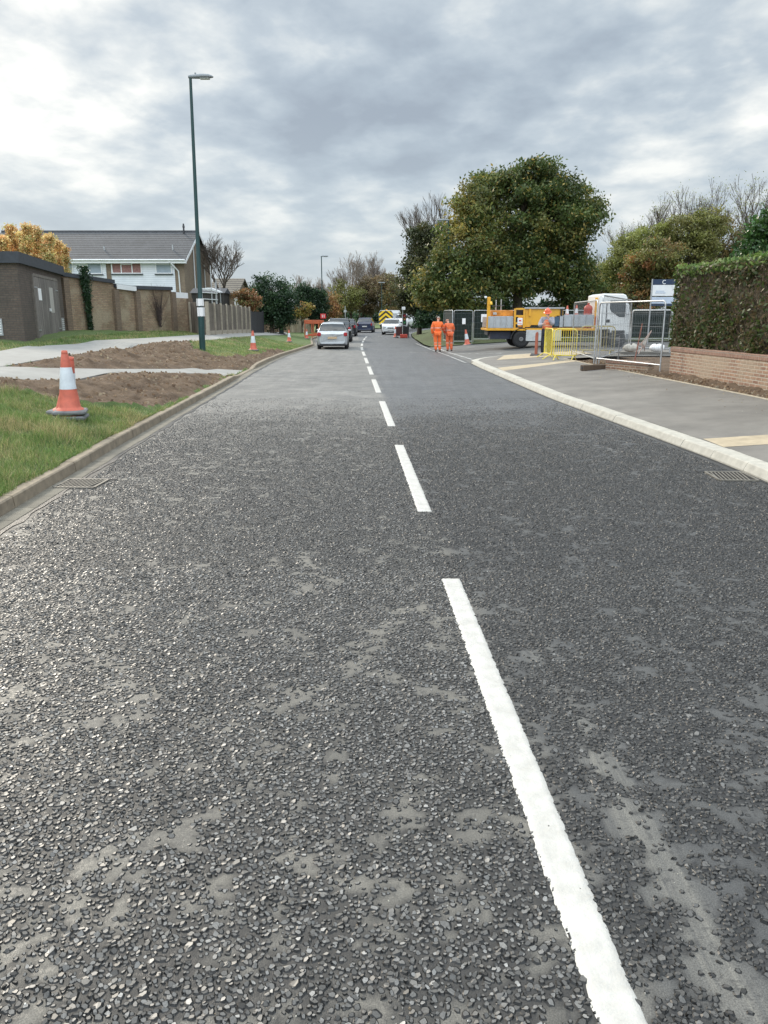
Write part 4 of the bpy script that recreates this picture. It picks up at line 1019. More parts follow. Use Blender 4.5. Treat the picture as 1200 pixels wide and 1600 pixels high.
M_door = wood('weathered_door', (.13, .115, .105), (.26, .235, .215), .16)
def hutx(px):                                            # distance along the road-side wall for a photo column
    k = (px-600)/F; lo, hi = 0, L2
    for _ in range(40):
        m_ = (lo+hi)/2; X_, Y_ = A.x+d2.x*m_, A.y+d2.y*m_
        if X_/(Y_*cp+(H-1.9)*sp*0+.3) < k: lo = m_
        else: hi = m_
    return m_
x0, x1 = hutx(61), hutx(96); 
dz0, dz1 = .02, 2.22
fr = MB(); fr.box((x0-.06, -.02, (dz0+dz1)/2), (.12, .10, dz1-dz0+.12), M=Mx); fr.box((x1+.06, -.02, (dz0+dz1)/2), (.12, .10, dz1-dz0+.12), M=Mx); fr.box(((x0+x1)/2, -.02, dz1+.05), (x1-x0+.002, .10, .10), M=Mx)
ff = fr.build('door_frame', mat('door_frame_wood', (.17, .15, .13), .85, .3, 6), o)
xm = (x0+x1)/2
for i, (a, c) in enumerate(((x0+.01, xm-.012), (xm+.012, x1-.01))):
    dm = MB(); dm.box(((a+c)/2, -.035, (dz0+dz1)/2), (c-a, .05, dz1-dz0-.02), M=Mx)
    D = dm.build('door', M_door, o)
    for z in (.35, 1.85): h = MB(); h.box((a+.25 if i == 0 else c-.25, -.068, z), (.5, .012, .05), M=Mx); h.build('hinge', M_galv, D)
    if i: k = MB(); k.box((a+.28, -.075, 1.08), (.28, .03, .11), M=Mx); k.build('handle', M_upvc, D)
    s_ = MB(); s_.box(((a+c)/2+(-.25 if i == 0 else -.35), -.0655, 1.62 if i == 0 else 1.45), (.55, .008, .42) if i == 0 else (.75, .008, .95), M=Mx); s_.build('notice', M_paper if i == 0 else mat('faded_notice', (.40, .38, .35), .8, .15, 20), D)
for (cx_, cy_, w_, r_) in ((-1.15, -.02, .9, 0), (hutx(101), -.02, .55, ang)):
    g = MB(); M_ = Matrix.Rotation(r_, 4, 'Z'); g.box((cx_, -.012, .50), (w_, .024, .55), M=M_)
    vt = g.build('vent', M_galv, o); g = MB()
    for k in range(6): g.box((cx_, -.03, .29+k*.083), (w_-.08, .014, .03), M=M_)
    g.build('louvre', M_upvc, vt)

# long brick wall of the garages
a0 = tuple(P(105, 523, 34.4))[:2]; a1 = HL(299, 519); print('gwall', a0, a1)
a0 = Vector((*a0, gz(*a0))); a1 = Vector((*a1, gz(*a1))); dv = Vector((a1.x-a0.x, a1.y-a0.y)); gl = dv.length; ang = math.atan2(dv.y, dv.x)
o = empty('garage_block', a0, ang, 'long stained brick rear wall of garages with dark felt roof edge, beside the footpath', 'garages')
def along(px):
    lo, hi = 0, 1
    for _ in range(40):
        m_ = (lo+hi)/2; X_, Y_ = a0.x+dv.x*m_, a0.y+dv.y*m_
        if X_/(Y_*cp+.3) < (px-600)/F: lo = m_
        else: hi = m_
    return m_*gl
def topz(px, py): s_ = along(px)/gl; return P(px, py, a0.y+dv.y*s_).z-a0.z
secs = [(105, 184.5, 431.5, 443), (185.5, 217, 449, 453), (218, 272.5, 452, 453.5), (273.5, 299, 465, 466.5)]
wmb = MB(); rmb = MB(); fmb = MB(); 
for i, (pa, pb, ya_, yb_) in enumerate(secs):
    xa, xb, za, zb_ = along(pa), along(pb), topz(pa, ya_), topz(pb, yb_)
    wmb.add([(xa, 0, -.6), (xb, 0, -.6), (xb, .24, -.6), (xa, .24, -.6), (xa, 0, za), (xb, 0, zb_), (xb, .24, zb_), (xa, .24, za)], [(0, 3, 2, 1), (4, 5, 6, 7), (0, 1, 5, 4), (1, 2, 6, 5), (2, 3, 7, 6), (3, 0, 4, 7)])
    if i < 3:
        rmb.add([(xa, -.10, za+.003), (xb, -.10, zb_+.003), (xb, 5, zb_+.003), (xa, 5, za+.003), (xa, -.10, za+.17), (xb, -.10, zb_+.17), (xb, 5, zb_+.17), (xa, 5, za+.17)], [(0, 3, 2, 1), (4, 5, 6, 7), (0, 1, 5, 4), (1, 2, 6, 5), (2, 3, 7, 6), (3, 0, 4, 7)])
    if i in (1, 3):
        h = .22 if i == 1 else .42
        fmb = MB(); fmb.add([(xa+.05, -.13 if i == 1 else .02, za-h*.3), (xb-.05, -.13 if i == 1 else .02, zb_-h*.3), (xb-.05, -.10 if i == 1 else .05, zb_-h*.3), (xa+.05, -.10 if i == 1 else .05, za-h*.3)]+[(xa+.05, -.13 if i == 1 else .02, za+h*.7), (xb-.05, -.13 if i == 1 else .02, zb_+h*.7), (xb-.05, -.10 if i == 1 else .05, zb_+h*.7), (xa+.05, -.10 if i == 1 else .05, za+h*.7)], [(0, 3, 2, 1), (4, 5, 6, 7), (0, 1, 5, 4), (1, 2, 6, 5), (2, 3, 7, 6), (3, 0, 4, 7)]); fmb.build('fascia', M_upvc, o)
wmb.build('wall', M_gbrick, o); rmb.build('roof', M_felt, o)
for px, py in ((109, 434), (185, 452), (217.6, 454), (273, 456), (298, 466)):
    x_, z_ = along(px), topz(px, py); m = MB(); m.box((x_, -.075, z_/2-.3), (.34, .146, z_+.58)); m.build('pier', brick('pier_brick', (.24, .17, .115), (.18, .125, .09), (.12, .10, .08)) if px == 109 else bpy.data.materials['pier_brick'], o)
xi = along(140); M_ivy = np.array([(.02, .05, .02), (.03, .07, .025), (.015, .035, .015)])
ib = Vector((math.cos(ang)*xi+math.sin(ang)*.05, math.sin(ang)*xi-math.cos(ang)*.05, 0))+a0
io = empty('ivy', ib, ang, 'dark column of ivy climbing the brick garage wall', 'ivy')
n = 5200; z = 2.75*rng.random(n); wd_ = .16+.30*(z/2.75)**1.5; x = rng.normal(0, .42, n)*wd_+.02-.10*(z/2.75); y = -.03-.10*rng.random(n); Pn = np.stack([x, y, z], -1)
V, Fq = quads(Pn, .045, None); C = M_ivy[rng.integers(0, 3, n)]*rng.uniform(.7, 1.3, (n, 1)); npmesh('foliage', V, Fq, M_gloss, False, C, io)
m = MB(); m.tube([(0, -.02, -.1), (.03, -.03, 1), (-.05, -.03, 2.3)], [.03, .025, .01], 6); m.build('stem', M_bark, io)
xi = along(250); cb = Vector((math.cos(ang)*xi+math.sin(ang)*.02, math.sin(ang)*xi-math.cos(ang)*.02, 0))+a0
co = empty('bare_climber', cb, ang, 'leafless dark climber fanned against the brick garage wall', 'climber')
rn = random.Random(4); sg = []
for k in range(60):
    an = rn.gauss(-.12, .30); ln = rn.uniform(.8, 1.9); x = rn.gauss(0, .05); z = rn.uniform(0, .5); pz = (x, -.05-.03*rn.random(), z)
    for j in range(4):
        an += rn.gauss(0, .12); e = (pz[0]+math.sin(an)*ln/4, -.04-.05*rn.random(), pz[2]+math.cos(an)*ln/4); sg.append((pz, e, .012*(1-j*.2), .012*(.8-j*.2))); pz = e
segs_mesh('stem', sg, mat('dry_stem', (.05, .035, .03), .9, .3, 8), co, 3)

# close-board fence
def line_thing(name, pa, pb, label, cat, ya=None, yb=None):
    a = HL(*pa) if ya is None else tuple(P(pa[0], pa[1], ya))[:2]; b = HL(*pb) if yb is None else tuple(P(pb[0], pb[1], yb))[:2]
    o = empty(name, (a[0], a[1], gz(*a)), math.atan2(b[1]-a[1], b[0]-a[0]), label, cat); return o, Vector(a), Vector(b)
def al(a, b, px):
    lo, hi = -.2, 1.2
    for _ in range(40):
        m_ = (lo+hi)/2; q = a.lerp(b, m_)
        if q.x/(q.y*cp+.3) < (px-600)/F: lo = m_
        else: hi = m_
    return m_, (b-a).length*m_
M_fence = wood('fence_boards', (.12, .10, .08), (.22, .185, .15), .10); M_post = mat('fence_post_timber', (.33, .29, .23), .85, .2, 7, bump=.3)
o, a, b = line_thing('timber_fence', (324, 524), (390.5, 520.5), 'brown close boarded timber fence with pale posts, left of the dark gate', 'fence'); print('fence', a, b)
xs_ = [325, 336.5, 346.5, 355, 363, 370, 378, 384.5, 390.5]
bz = gz(a.x, a.y)
def ztop(px, y0, y1, x0, x1): return y0+(y1-y0)*(px-x0)/(x1-x0)
for i, px in enumerate(xs_):
    m_, s_ = al(a, b, px); q = a.lerp(b, m_); zt_ = P(px, ztop(px, 473, 480.5, 325, 390), q.y).z-bz; zb_ = gz(q.x, q.y)-bz-.3
    p = MB(); w_ = .17 if i == 0 else .10; p.box((s_, -.03, (zt_+zb_)/2+.03), (w_, w_, zt_-zb_+.06)); p.build('post', M_post, o)
    if i < len(xs_)-1:
        m2, s2 = al(a, b, xs_[i+1]); q2 = a.lerp(b, m2); zt2 = P(xs_[i+1], ztop(xs_[i+1], 473, 480.5, 325, 390), q2.y).z-bz; zb2 = gz(q2.x, q2.y)-bz
        p = MB(); e = .06; s1, s3 = s_+e, s2-e
        p.add([(s1, -.01, zb_+.5), (s3, -.01, zb2+.2), (s3, .03, zb2+.2), (s1, .03, zb_+.5), (s1, -.01, zt_), (s3, -.01, zt2), (s3, .03, zt2), (s1, .03, zt_)], [(0, 3, 2, 1), (4, 5, 6, 7), (0, 1, 5, 4), (1, 2, 6, 5), (2, 3, 7, 6), (3, 0, 4, 7)])
        p.build('panel', M_fence, o)
        p = MB(); p.box(((s1+s3)/2, -.02, zb_+.42), (s3-s1, .05, .19)); p.build('gravel_board', M_post, o)
o2, a_, b_ = line_thing('timber_fence', (299.5, 520), (322, 524), 'short darker timber fence section joining the brick garages to the long timber fence', 'fence')
bz = gz(a_.x, a_.y); z1_ = P(300, 472, a_.y).z-bz; z2_ = P(322, 473, b_.y).z-bz; l_ = (b_-a_).length
p = MB(); p.add([(0, 0, -.2), (l_-.12, 0, -.3), (l_-.12, .04, -.3), (0, .04, -.2), (0, 0, z1_), (l_-.12, 0, z2_), (l_-.12, .04, z2_), (0, .04, z1_)], [(0, 3, 2, 1), (4, 5, 6, 7), (0, 1, 5, 4), (1, 2, 6, 5), (2, 3, 7, 6), (3, 0, 4, 7)]); p.build('panel', wood('dark_fence_boards', (.10, .08, .065), (.17, .14, .115), .12), o2)
p = MB(); p.box((.05, -.05, z1_/2-.1), (.09, .09, z1_+.2)); p.build('post', M_post, o2); p = MB(); p.box((l_*.5, -.05, z1_/2-.1), (.09, .09, z1_+.2)); p.build('post', M_fence, o2)
# dark double gate
o, c, d = line_thing('dark_gate', (392, 520.5), (411, 520), 'black boarded double gate at the end of the timber fence', 'gate')
bz = gz(c.x, c.y); l_ = (d-c).length; h_ = P(400, 487, (c.y+d.y)/2).z-bz; M_blk = wood('black_boards', (.012, .013, .017), (.03, .03, .036), .14)
for k in (0, 1): p = MB(); p.box((l_*(.25+.5*k), 0, h_/2-.1), (l_/2-.04, .05, h_+.2)); p.build('gate_leaf', M_blk, o)
for k in (0, 1): p = MB(); p.box((l_*k, -.03, h_/2-.1), (.12, .12, h_+.34)); p.build('post', M_dark, o)
# far fence, brown then pale
ya, yb, yc = 64, 72, 80
for (pa, pb, y0, y1, top, m1, lb) in ((412, 452, ya, yb, 497.5, wood('far_fence_boards', (.22, .15, .085), (.33, .23, .14), .12, gap=False), 'far brown timber fence in front of the big evergreen bush'),
                                      (453, 488, yb, yc, 497.5, wood('pale_fence_boards', (.42, .35, .24), (.55, .46, .33), .3), 'far pale timber fence left of the road works barriers')):
    a = P(pa, 519, y0); b = P(pb, 517.5, y1); zg = gz(a.x, y0); o = empty('timber_fence', (a.x, y0, zg), math.atan2(b.y-a.y, b.x-a.x), lb, 'fence'); l_ = math.hypot(b.x-a.x, b.y-a.y)
    h0 = P(pa, top, y0).z-zg; h1 = P(pb, top, y1).z-zg; g1 = gz(b.x, b.y)-zg
    p = MB(); p.add([(0, 0, -.1), (l_, 0, g1-.1), (l_, .05, g1-.1), (0, .05, -.1), (0, 0, h0), (l_, 0, h1), (l_, .05, h1), (0, .05, h0)], [(0, 3, 2, 1), (4, 5, 6, 7), (0, 1, 5, 4), (1, 2, 6, 5), (2, 3, 7, 6), (3, 0, 4, 7)]); p.build('panel', m1, o)
    n = int(l_/1.9)
    for k in range(n+1): p = MB(); p.box((l_*k/n, -.05, h0/2+(h1-h0)*k/n/2+(g1*k/n)/2), (.10, .07, h0+(h1-h0)*k/n-(g1*k/n)+.05)); p.build('post', m1, o)

# terraced house
YF = 61.5; XG = P(287, 404, YF).x; zE = P(285, 404.5, YF).z; YR = YF+4.5; zR = P(308, 364.5, YR).z; XL = XG-15.5; zB = .3
o = empty('terraced_house', (XG, YF, zB), 0, 'two storey white clad terraced house with grey tiled roof and brick gable', 'house')
e_, r_ = zE-zB, zR-zB; xl = XL-XG; D = 9.0
mb = MB(); mb.prism([(0, 0), (D, 0), (D, e_), (D/2, r_-.12), (0, e_)], 'x', xl, 0); mb.build('wall', M_hbrick, o)
mb = MB(); th = .14; ovx = .25; oy = .42; sl_ = (r_-e_)/(D/2)
for s_ in (-1, 1):
    ym = D/2; ye = ym+s_*(D/2+oy); ze = r_-sl_*(D/2+oy)
    mb.prism([(ym, r_), (ye, ze), (ye, ze+th), (ym, r_+th)] if s_ < 0 else [(ym, r_+.001), (ym, r_+th), (ye, ze+th), (ye, ze)], 'x', xl-ovx, ovx)
rf = mb.build('roof', M_tile, o)
m = MB(); m.tube([(xl-ovx, D/2, r_+th), (ovx, D/2, r_+th)], .09, 8); m.build('ridge_tile', M_tile, rf)
m = MB()
for s_ in (-1, 1):
    ym = D/2; ye = ym+s_*(D/2+oy+.02); ze = r_-sl_*(D/2+oy+.02)
    m.prism([(ym, r_-.12), (ye, ze-.12), (ye, ze+th*.8), (ym, r_+th*.8)], 'x', ovx+.003, ovx+.03)
m.build('barge_board', M_upvc, rf)
m = MB(); m.box(((xl)/2, -oy-.02, e_-sl_*oy-.02), (-xl+2*ovx-.02, .05, .22)); m.box((xl/2, -oy/2, e_-sl_*oy-.12), (-xl+2*ovx-.04, oy, .03)); m.tube([(xl-.2, -oy-.1, e_-sl_*oy+.10), (.2, -oy-.1, e_-sl_*oy+.10)], .06, 8); m.build('gutter', M_upvc, rf)
def fx(px): return P(px, 420, YF).x-XG
def fz(py): return P(200, py, YF).z-zB
cb_ = MB(); zlo = 2.2
for pa, pb in ((40, 166), (174, 273)): cb_.box(((fx(pa)+fx(pb))/2, -.035, (zlo+e_-.05)/2), (fx(pb)-fx(pa), .07, e_-.05-zlo))
cb_.build('cladding', M_clad, o)
def window(pa, pb, pt, pbm, panes, top=0, inner=None):
    x0, x1, z0, z1 = fx(pa), fx(pb), fz(pbm), fz(pt); f = MB(); y = -.09; w_ = .07
    f.box(((x0+x1)/2, y, z0), (x1-x0, .07, w_)); f.box(((x0+x1)/2, y, z1), (x1-x0, .07, w_))
    for x in [x0+.035]+[x0+(x1-x0)*k for k in panes]+[x1-.035]: f.box((x, y, (z0+z1)/2), (w_, .066, z1-z0-w_))
    W_ = f.build('window', M_upvc, o)
    g = MB(); g.box(((x0+x1)/2, -.076, (z0+z1)/2), (x1-x0-.05, .008, z1-z0-.05)); g.build('pane', inner or M_glass, W_)
    s = MB(); s.box(((x0+x1)/2, -.12, z0-.08), (x1-x0+.15, .13, .06)); s.build('sill', M_felt, W_)
    if top: q = MB(); [q.box((x0+(x1-x0)*(c+d_)/2, y-.004, z1-.30), ((x1-x0)*(d_-c), .06, .05)) for c, d_ in top]; q.build('transom', M_upvc, W_)
window(175, 222, 407, 427, (.32, .68), [(.33, .67)], M_curtain)
window(243.5, 269, 407, 427, (), [(.04, .96)], M_blind)
window(137, 160, 407, 427.5, (), 0, M_blind); window(96, 115, 407, 427, (), 0, M_blind); window(60, 80, 407, 427, (), 0, M_blind)
m = MB(); xx = fx(281); m.tube([(xx-.6, -oy-.08, e_-.25), (xx-.1, -.06, e_-.9), (xx-.0, -.06, 0)], .055, 8); m.build('downpipe', M_upvc, o)
for a_, c_ in ((3.0, 1), (6.6, 0)): m = MB(); m.tube([(.06, a_, 0), (.06, a_, e_+c_)], .05, 8); m.build('soil_pipe', M_upvc, o)
m = MB(); xx = P(289, 360, YR).x-XG; m.tube([(xx, D/2-.4, r_-.3), (xx, D/2-.4, r_+.45)], .07, 8); m.tube([(xx, D/2-.4, r_+.4), (xx, D/2-.4, r_+.7)], [.11, .05], 8); m.build('flue', M_dark, rf)
for px, py in ((163, 392), (270, 390)):
    yv = YF+1.2; c = P(px, py, yv); m = MB(); m.tube([(c.x-XG, 1.2, c.z-zB-.25), (c.x-XG, 1.2, c.z-zB+.35)], .06, 8); m.box((c.x-XG, 1.1, c.z-zB-.2), (.5, .3, .04)); m.build('vent_pipe', M_galv, rf)
m = MB(); m.box((.03, D/2-.1, e_+.4), (.05, .5, 1.0)); m.build('gable_vent', M_upvc, o)
# small white lamp on gable
# bungalow behind the fence
Yb = 74; c0 = P(331, 500, Yb); c1 = P(377, 500, Yb); zb_ = .3
o = empty('bungalow', (c0.x, Yb, zb_), 0, 'low brick bungalow with dark brown roof, seen over the timber fence', 'bungalow'); w_ = c1.x-c0.x; ez = P(350, 458, Yb).z-zb_; rz_ = P(350, 437.5, Yb+3.5).z-zb_
mb = MB(); mb.prism([(0, 0), (7, 0), (7, ez), (3.5, rz_-.1), (0, ez)], 'x', 0, w_-.4); mb.build('wall', M_hbrick, o)
mb = MB(); mb.prism([(-.4, ez-.15), (3.5, rz_), (3.5, rz_+.14), (-.4, ez)], 'x', -.3, w_-.1); mb.prism([(7.4, ez-.15), (7.4, ez), (3.5, rz_+.14), (3.5, rz_+.002)], 'x', -.3, w_-.1); mb.build('roof', M_tile2, o)
gp = MB(); xx = P(369, 470, Yb).x-c0.x; gp.box((xx, -.04, ez-.75), (.34, .07, 1.3)); gp.build('window', M_upvc, o)
gp = MB(); x2 = P(375, 470, Yb).x-c0.x; gp.prism([(x2-.55, .2), (x2+.6, .2), (x2+.05, P(374, 464, Yb).z-zb_)], 'y', -.6, -.45); gp.build('porch', M_upvc, o)
# scaffold tubes and dark shed between the house and the fence
Ys = 52; s0 = P(300, 475, Ys); o = empty('scaffold', (s0.x, Ys, gz(s0.x, Ys)), 0, 'pale scaffold tubes standing behind the timber fence beside the gable', 'scaffold'); bz = gz(s0.x, Ys)
m = MB(); X = lambda px: P(px, 470, Ys).x-s0.x; Z = lambda py: P(320, py, Ys).z-bz
for px, top in ((331.5, 415), (339, 437), (314, 458), (316.5, 455)): m.tube([(X(px), 0, 0), (X(px), 0, Z(top))], .035, 6)
for y_, pa, pb in ((457, 314, 341), (467, 314, 341), (451, 316, 332)): m.tube([(X(pa), -.05, Z(y_)), (X(pb), -.05, Z(y_+1.5))], .03, 6)
for px in (331.5, 339): m.tube([(X(px), 1.2, 0), (X(px), 1.2, Z(440))], .03, 6)
m.build('pole', M_galv, o)
m = MB(); m.prism([(X(316), Z(450)), (X(328), Z(449)), (X(343), Z(455)), (X(343), Z(457)), (X(330), Z(454)), (X(316), Z(453))], 'y', .3, 1.1); m.build('tarpaulin', mat('white_tarpaulin', (.66, .68, .70), .6, .15, 5), o)
Ys = 54; s0 = P(300, 475, Ys); bz = gz(s0.x, Ys); o = empty('garden_shed', (s0.x, Ys, bz), 0, 'dark timber shed behind the scaffold tubes', 'shed'); w_ = P(350, 475, Ys).x-s0.x; h_ = P(320, 458, Ys).z-bz
m = MB(); m.box((w_/2, 1, h_/2), (w_, 2, h_)); m.build('wall', wood('shed_boards', (.02, .02, .02), (.05, .045, .04), .14), o)
m = MB(); m.prism([(-.1, h_+.003), (2.1, h_+.003), (1, h_+.35)], 'x', -.1, w_+.1); m.build('roof', M_felt, o)

# low brick wall under the hedge and the dug-out brick pit
hz0 = P(1045, 541.5, wa.y).z-zb
o = empty('low_brick_wall', (wa.x, wa.y, zb), wang, 'low red brick garden wall with upright brick coping under the hedge', 'wall')
o.location.z -= .0
m = MB(); m.box((wl/2, .11, (hz0-.12-.5)/2), (wl, .22, hz0-.12+.5)); m.build('wall', M_rbrick, o)
m = MB(); m.box((wl/2, .11, hz0-.058), (wl+.02, .25, .118), ch=.01); m.build('coping', M_soldier, o)
q0, q1 = HR(946, 577.5), HR(1012, 581)
q0, q1 = Vector(q0), Vector(q1); zq = zc(q0.x, q0.y)-.05
o = empty('brick_planter', (q0.x, q0.y, zq), math.atan2(q1.y-q0.y, q1.x-q0.x), 'low broken brick retaining wall behind the wire fence panel', 'wall'); l_ = (q1-q0).length; h_ = P(946, 559, q0.y).z-zq
m = MB(); m.box((l_/2, .11, h_/2-.2), (l_, .22, h_+.1)); m.box((.11, .9, h_/2-.2), (.21, 1.36, h_+.1)); m.build('wall', M_rbrick, o)
m = MB(); m.box((l_/2, .11, h_-.095), (l_+.02, .25, .09)); m.build('coping', M_soldier, o)
# loose soil along the foot of the wall
V = []; nxx, nyy = 160, 10
for i in range(nxx+1):
    for k in range(nyy+1):
        y_ = wa.y+1.2-(wa.y+1.2-3)*i/nxx; xe = tx(y_)+.045; xw = wa.x+(wb.x-wa.x)*(wa.y-y_)/(wa.y-wb.y)+.02; x_ = xe+(xw-xe)*k/nyy
        V.append((x_, y_, zc(tx(y_), y_)-.005+(.10*k/nyy+.13*(float(fbm(x_*5, y_*5, 4))-.42))*(1 if k else 0)))
w = nyy+1; Fq = [(i*w+k, (i+1)*w+k, (i+1)*w+k+1, i*w+k+1) for i in range(nxx) for k in range(nyy)]
tag(npmesh('soil', V, Fq, M_soil, True), kind='structure')
V = []
for i in range(61):
    for k in range(41):
        y_ = wa.y+1.2+(33.44-wa.y-1.2)*i/60; x_ = tx(y_)+.045+9*k/40
        V.append((x_, y_, zc(tx(y_), y_)-.02+(-.05*(i < 54)+.30*(float(fbm(x_*1.6, y_*1.6, 4))-.45))*min(1, k/3)))
Fq = [(i*41+k, i*41+k+1, (i+1)*41+k+1, (i+1)*41+k) for i in range(60) for k in range(40)]
tag(npmesh('soil', V, Fq, M_soil, True), kind='structure')
# clods of earth and fallen leaves
def lumps(name, x, y, z, r0, r1, tints, m_, label, cat):
    n = len(x); k = 6; rad = r0+(r1-r0)*rng.random(n)**3; ang = np.arange(k)*2*np.pi/k+rng.uniform(-.3, .3, (n, k)); rr = rad[:, None]*rng.uniform(.7, 1.25, (n, k))
    bx, by = np.cos(ang)*rr, np.sin(ang)*rr; i2 = rng.uniform(.45, .75, (n, k)); hh = rad*rng.uniform(.7, 1.3, n)
    Vb = np.stack([bx+x[:, None], by+y[:, None], z[:, None]-rad[:, None]*.3+0*bx], -1); Vt = np.stack([bx*i2+x[:, None], by*i2+y[:, None], (z+hh)[:, None]*np.ones_like(bx)+rng.normal(0, .12, (n, k))*rad[:, None]], -1)
    V = np.concatenate([Vb, Vt], 1).reshape(-1, 3); base = (np.arange(n)*12)[:, None]
    q = np.array([[j, (j+1) % k, k+(j+1) % k, k+j] for j in range(k)]+[[6, 7, 8, 9], [6, 9, 10, 11]]); Fq = (base[:, :, None]+q[None]).reshape(-1, 4)
    C = tints[rng.integers(0, len(tints), n)]*rng.uniform(.7, 1.3, (n, 1)); C = np.repeat(C[:, None], 8, 1).reshape(-1, 3)
    return tag(npmesh(name, V, Fq, m_, False, C), label, cat, kind='stuff')
M_clod, t, b, N, L = nt('clod'); a = N('ShaderNodeAttribute'); a.attribute_name = 'tint'; L(a.outputs['Color'], b.inputs['Base Color']); b.inputs['Roughness'].default_value = .95
XX, YY, Z, s_ = near
def onleft(n, y0, y1, l1): 
    y = y0+(y1-y0)*rng.random(n); lt = l1*rng.random(n); iy = np.clip(((y-3.5)/.10).astype(int), 0, XX.shape[0]-1); ix = np.clip((lt/.09).astype(int), 0, 76); return KL(y)-.14-lt, y, Z[iy, ix], s_[iy, ix]
x, y, z, k = onleft(26000, 12, 44, 6.9); k = k & ~inside(PM, x, y) & (fbm(x*1.5, y*1.5, 3) > .42); k2 = k & ~inside(PLP, x, y)
lumps('soil_clods', x[k2], y[k2], z[k2], .006, .042, np.array([(.17, .105, .06), (.22, .15, .09), (.12, .075, .045), (.28, .22, .15)]), M_clod, 'loose clods and stones on the bare earth banks', 'clods')
n = 3000; y = 13+14*rng.random(n); u = rng.random(n)**1.5; xe = np.array([tx(q) for q in y]); xw = wa.x+(wb.x-wa.x)*(wa.y-y)/(wa.y-wb.y); x = xe+.06+(np.minimum(xw, xe+3)-xe)*u*.95
z = np.array([zc(tx(q), q) for q in y])+.07*u; lumps('soil_clods', x, y, z, .006, .04, np.array([(.17, .105, .06), (.22, .15, .09), (.12, .075, .045), (.30, .24, .17)]), M_clod, 'loose clods and stones along the foot of the low wall', 'clods')
x, y, z, k = onleft(900, 5, 30, 6.9); Pn = np.stack([x, y, z+.02], -1); 
n = 260; y = 6+22*rng.random(n); u = rng.random(n); xe = np.array([tx(q) for q in y]); x0 = KR(y)+.3; x = x0+(xe-x0)*(.55+.45*u**.5); zz_ = np.array([zc(a_, b_) for a_, b_ in zip(x, y)])+.006
Pn = np.concatenate([Pn, np.stack([x, y, zz_], -1)]); V, Fq = quads(Pn, .022, None, .0); V = V.reshape(-1, 4, 3); V[:, :, 2] = Pn[:, 2:3]+(V[:, :, 2]-Pn[:, 2:3])*.25; C = np.array([(.35, .22, .07), (.25, .13, .05), (.42, .34, .14), (.5, .47, .4)])[rng.integers(0, 4, len(Pn))]*rng.uniform(.6, 1.2, (len(Pn), 1))
tag(npmesh('fallen_leaves', V.reshape(-1, 3), Fq, M_leaf, False, C), 'small fallen autumn leaves scattered on verge and footway', 'leaves', kind='stuff')
# trodden grit on the carriageway: pale dust specks and loose stones
n = 2600; y = 1.4+10*rng.random(n)**1.4; x = -4+8*rng.random(n); k = (x > KL(y)+.35) & (x < KR(y)-.2); x, y = x[k], y[k]
lumps('road_grit', x, y, np.full(len(x), .001), .0012, .0045, np.array([(.35, .33, .28), (.22, .21, .19), (.5, .48, .44), (.28, .22, .15)]), M_clod, 'fine pale grit lying loose on the road surface', 'grit')

# ------------------------------------------------------------------ vehicles
def lerp(a, b, u): return a+(b-a)*u
M_tyre = mat('tyre', (.02, .02, .021), .85, .2, 20); M_rim = mat('alloy_rim', (.35, .36, .37), .35, .15, 9, metal=.7)
M_tail = mat('red_lamp_lens', (.35, .015, .02), .2, .15, 5); M_head = mat('headlamp_lens', (.55, .58, .6), .12, .1, 5); M_trim = mat('black_trim', (.02, .02, .022), .55, .2, 9)
M_cglass = glassy('car_glass', (.015, .02, .024), .04); M_plate = mat('number_plate', (.50, .36, .22), .5, .2, 22); M_platew = mat('pale_number_plate', (.6, .6, .58), .5, .2, 22)
SHAPES = dict(
    hatch=dict(top=[(0, .56), (.012, .60), (.03, .655), (.09, .87), (.13, .955), (.2, .985), (.4, 1), (.56, .985), (.62, .955), (.69, .83), (.775, .665), (.86, .63), (.95, .56), (.985, .48), (1, .40)], belt=.635),
    suv=dict(top=[(0, .58), (.01, .64), (.025, .68), (.06, .88), (.09, .965), (.2, .99), (.4, 1), (.58, .985), (.64, .955), (.70, .82), (.77, .68), (.87, .65), (.96, .60), (.985, .5), (1, .42)], belt=.65),
    van=dict(top=[(0, .6), (.01, .9), (.03, .97), (.3, 1), (.6, 1), (.72, .97), (.80, .80), (.87, .6), (.96, .52), (1, .4)], belt=.58))
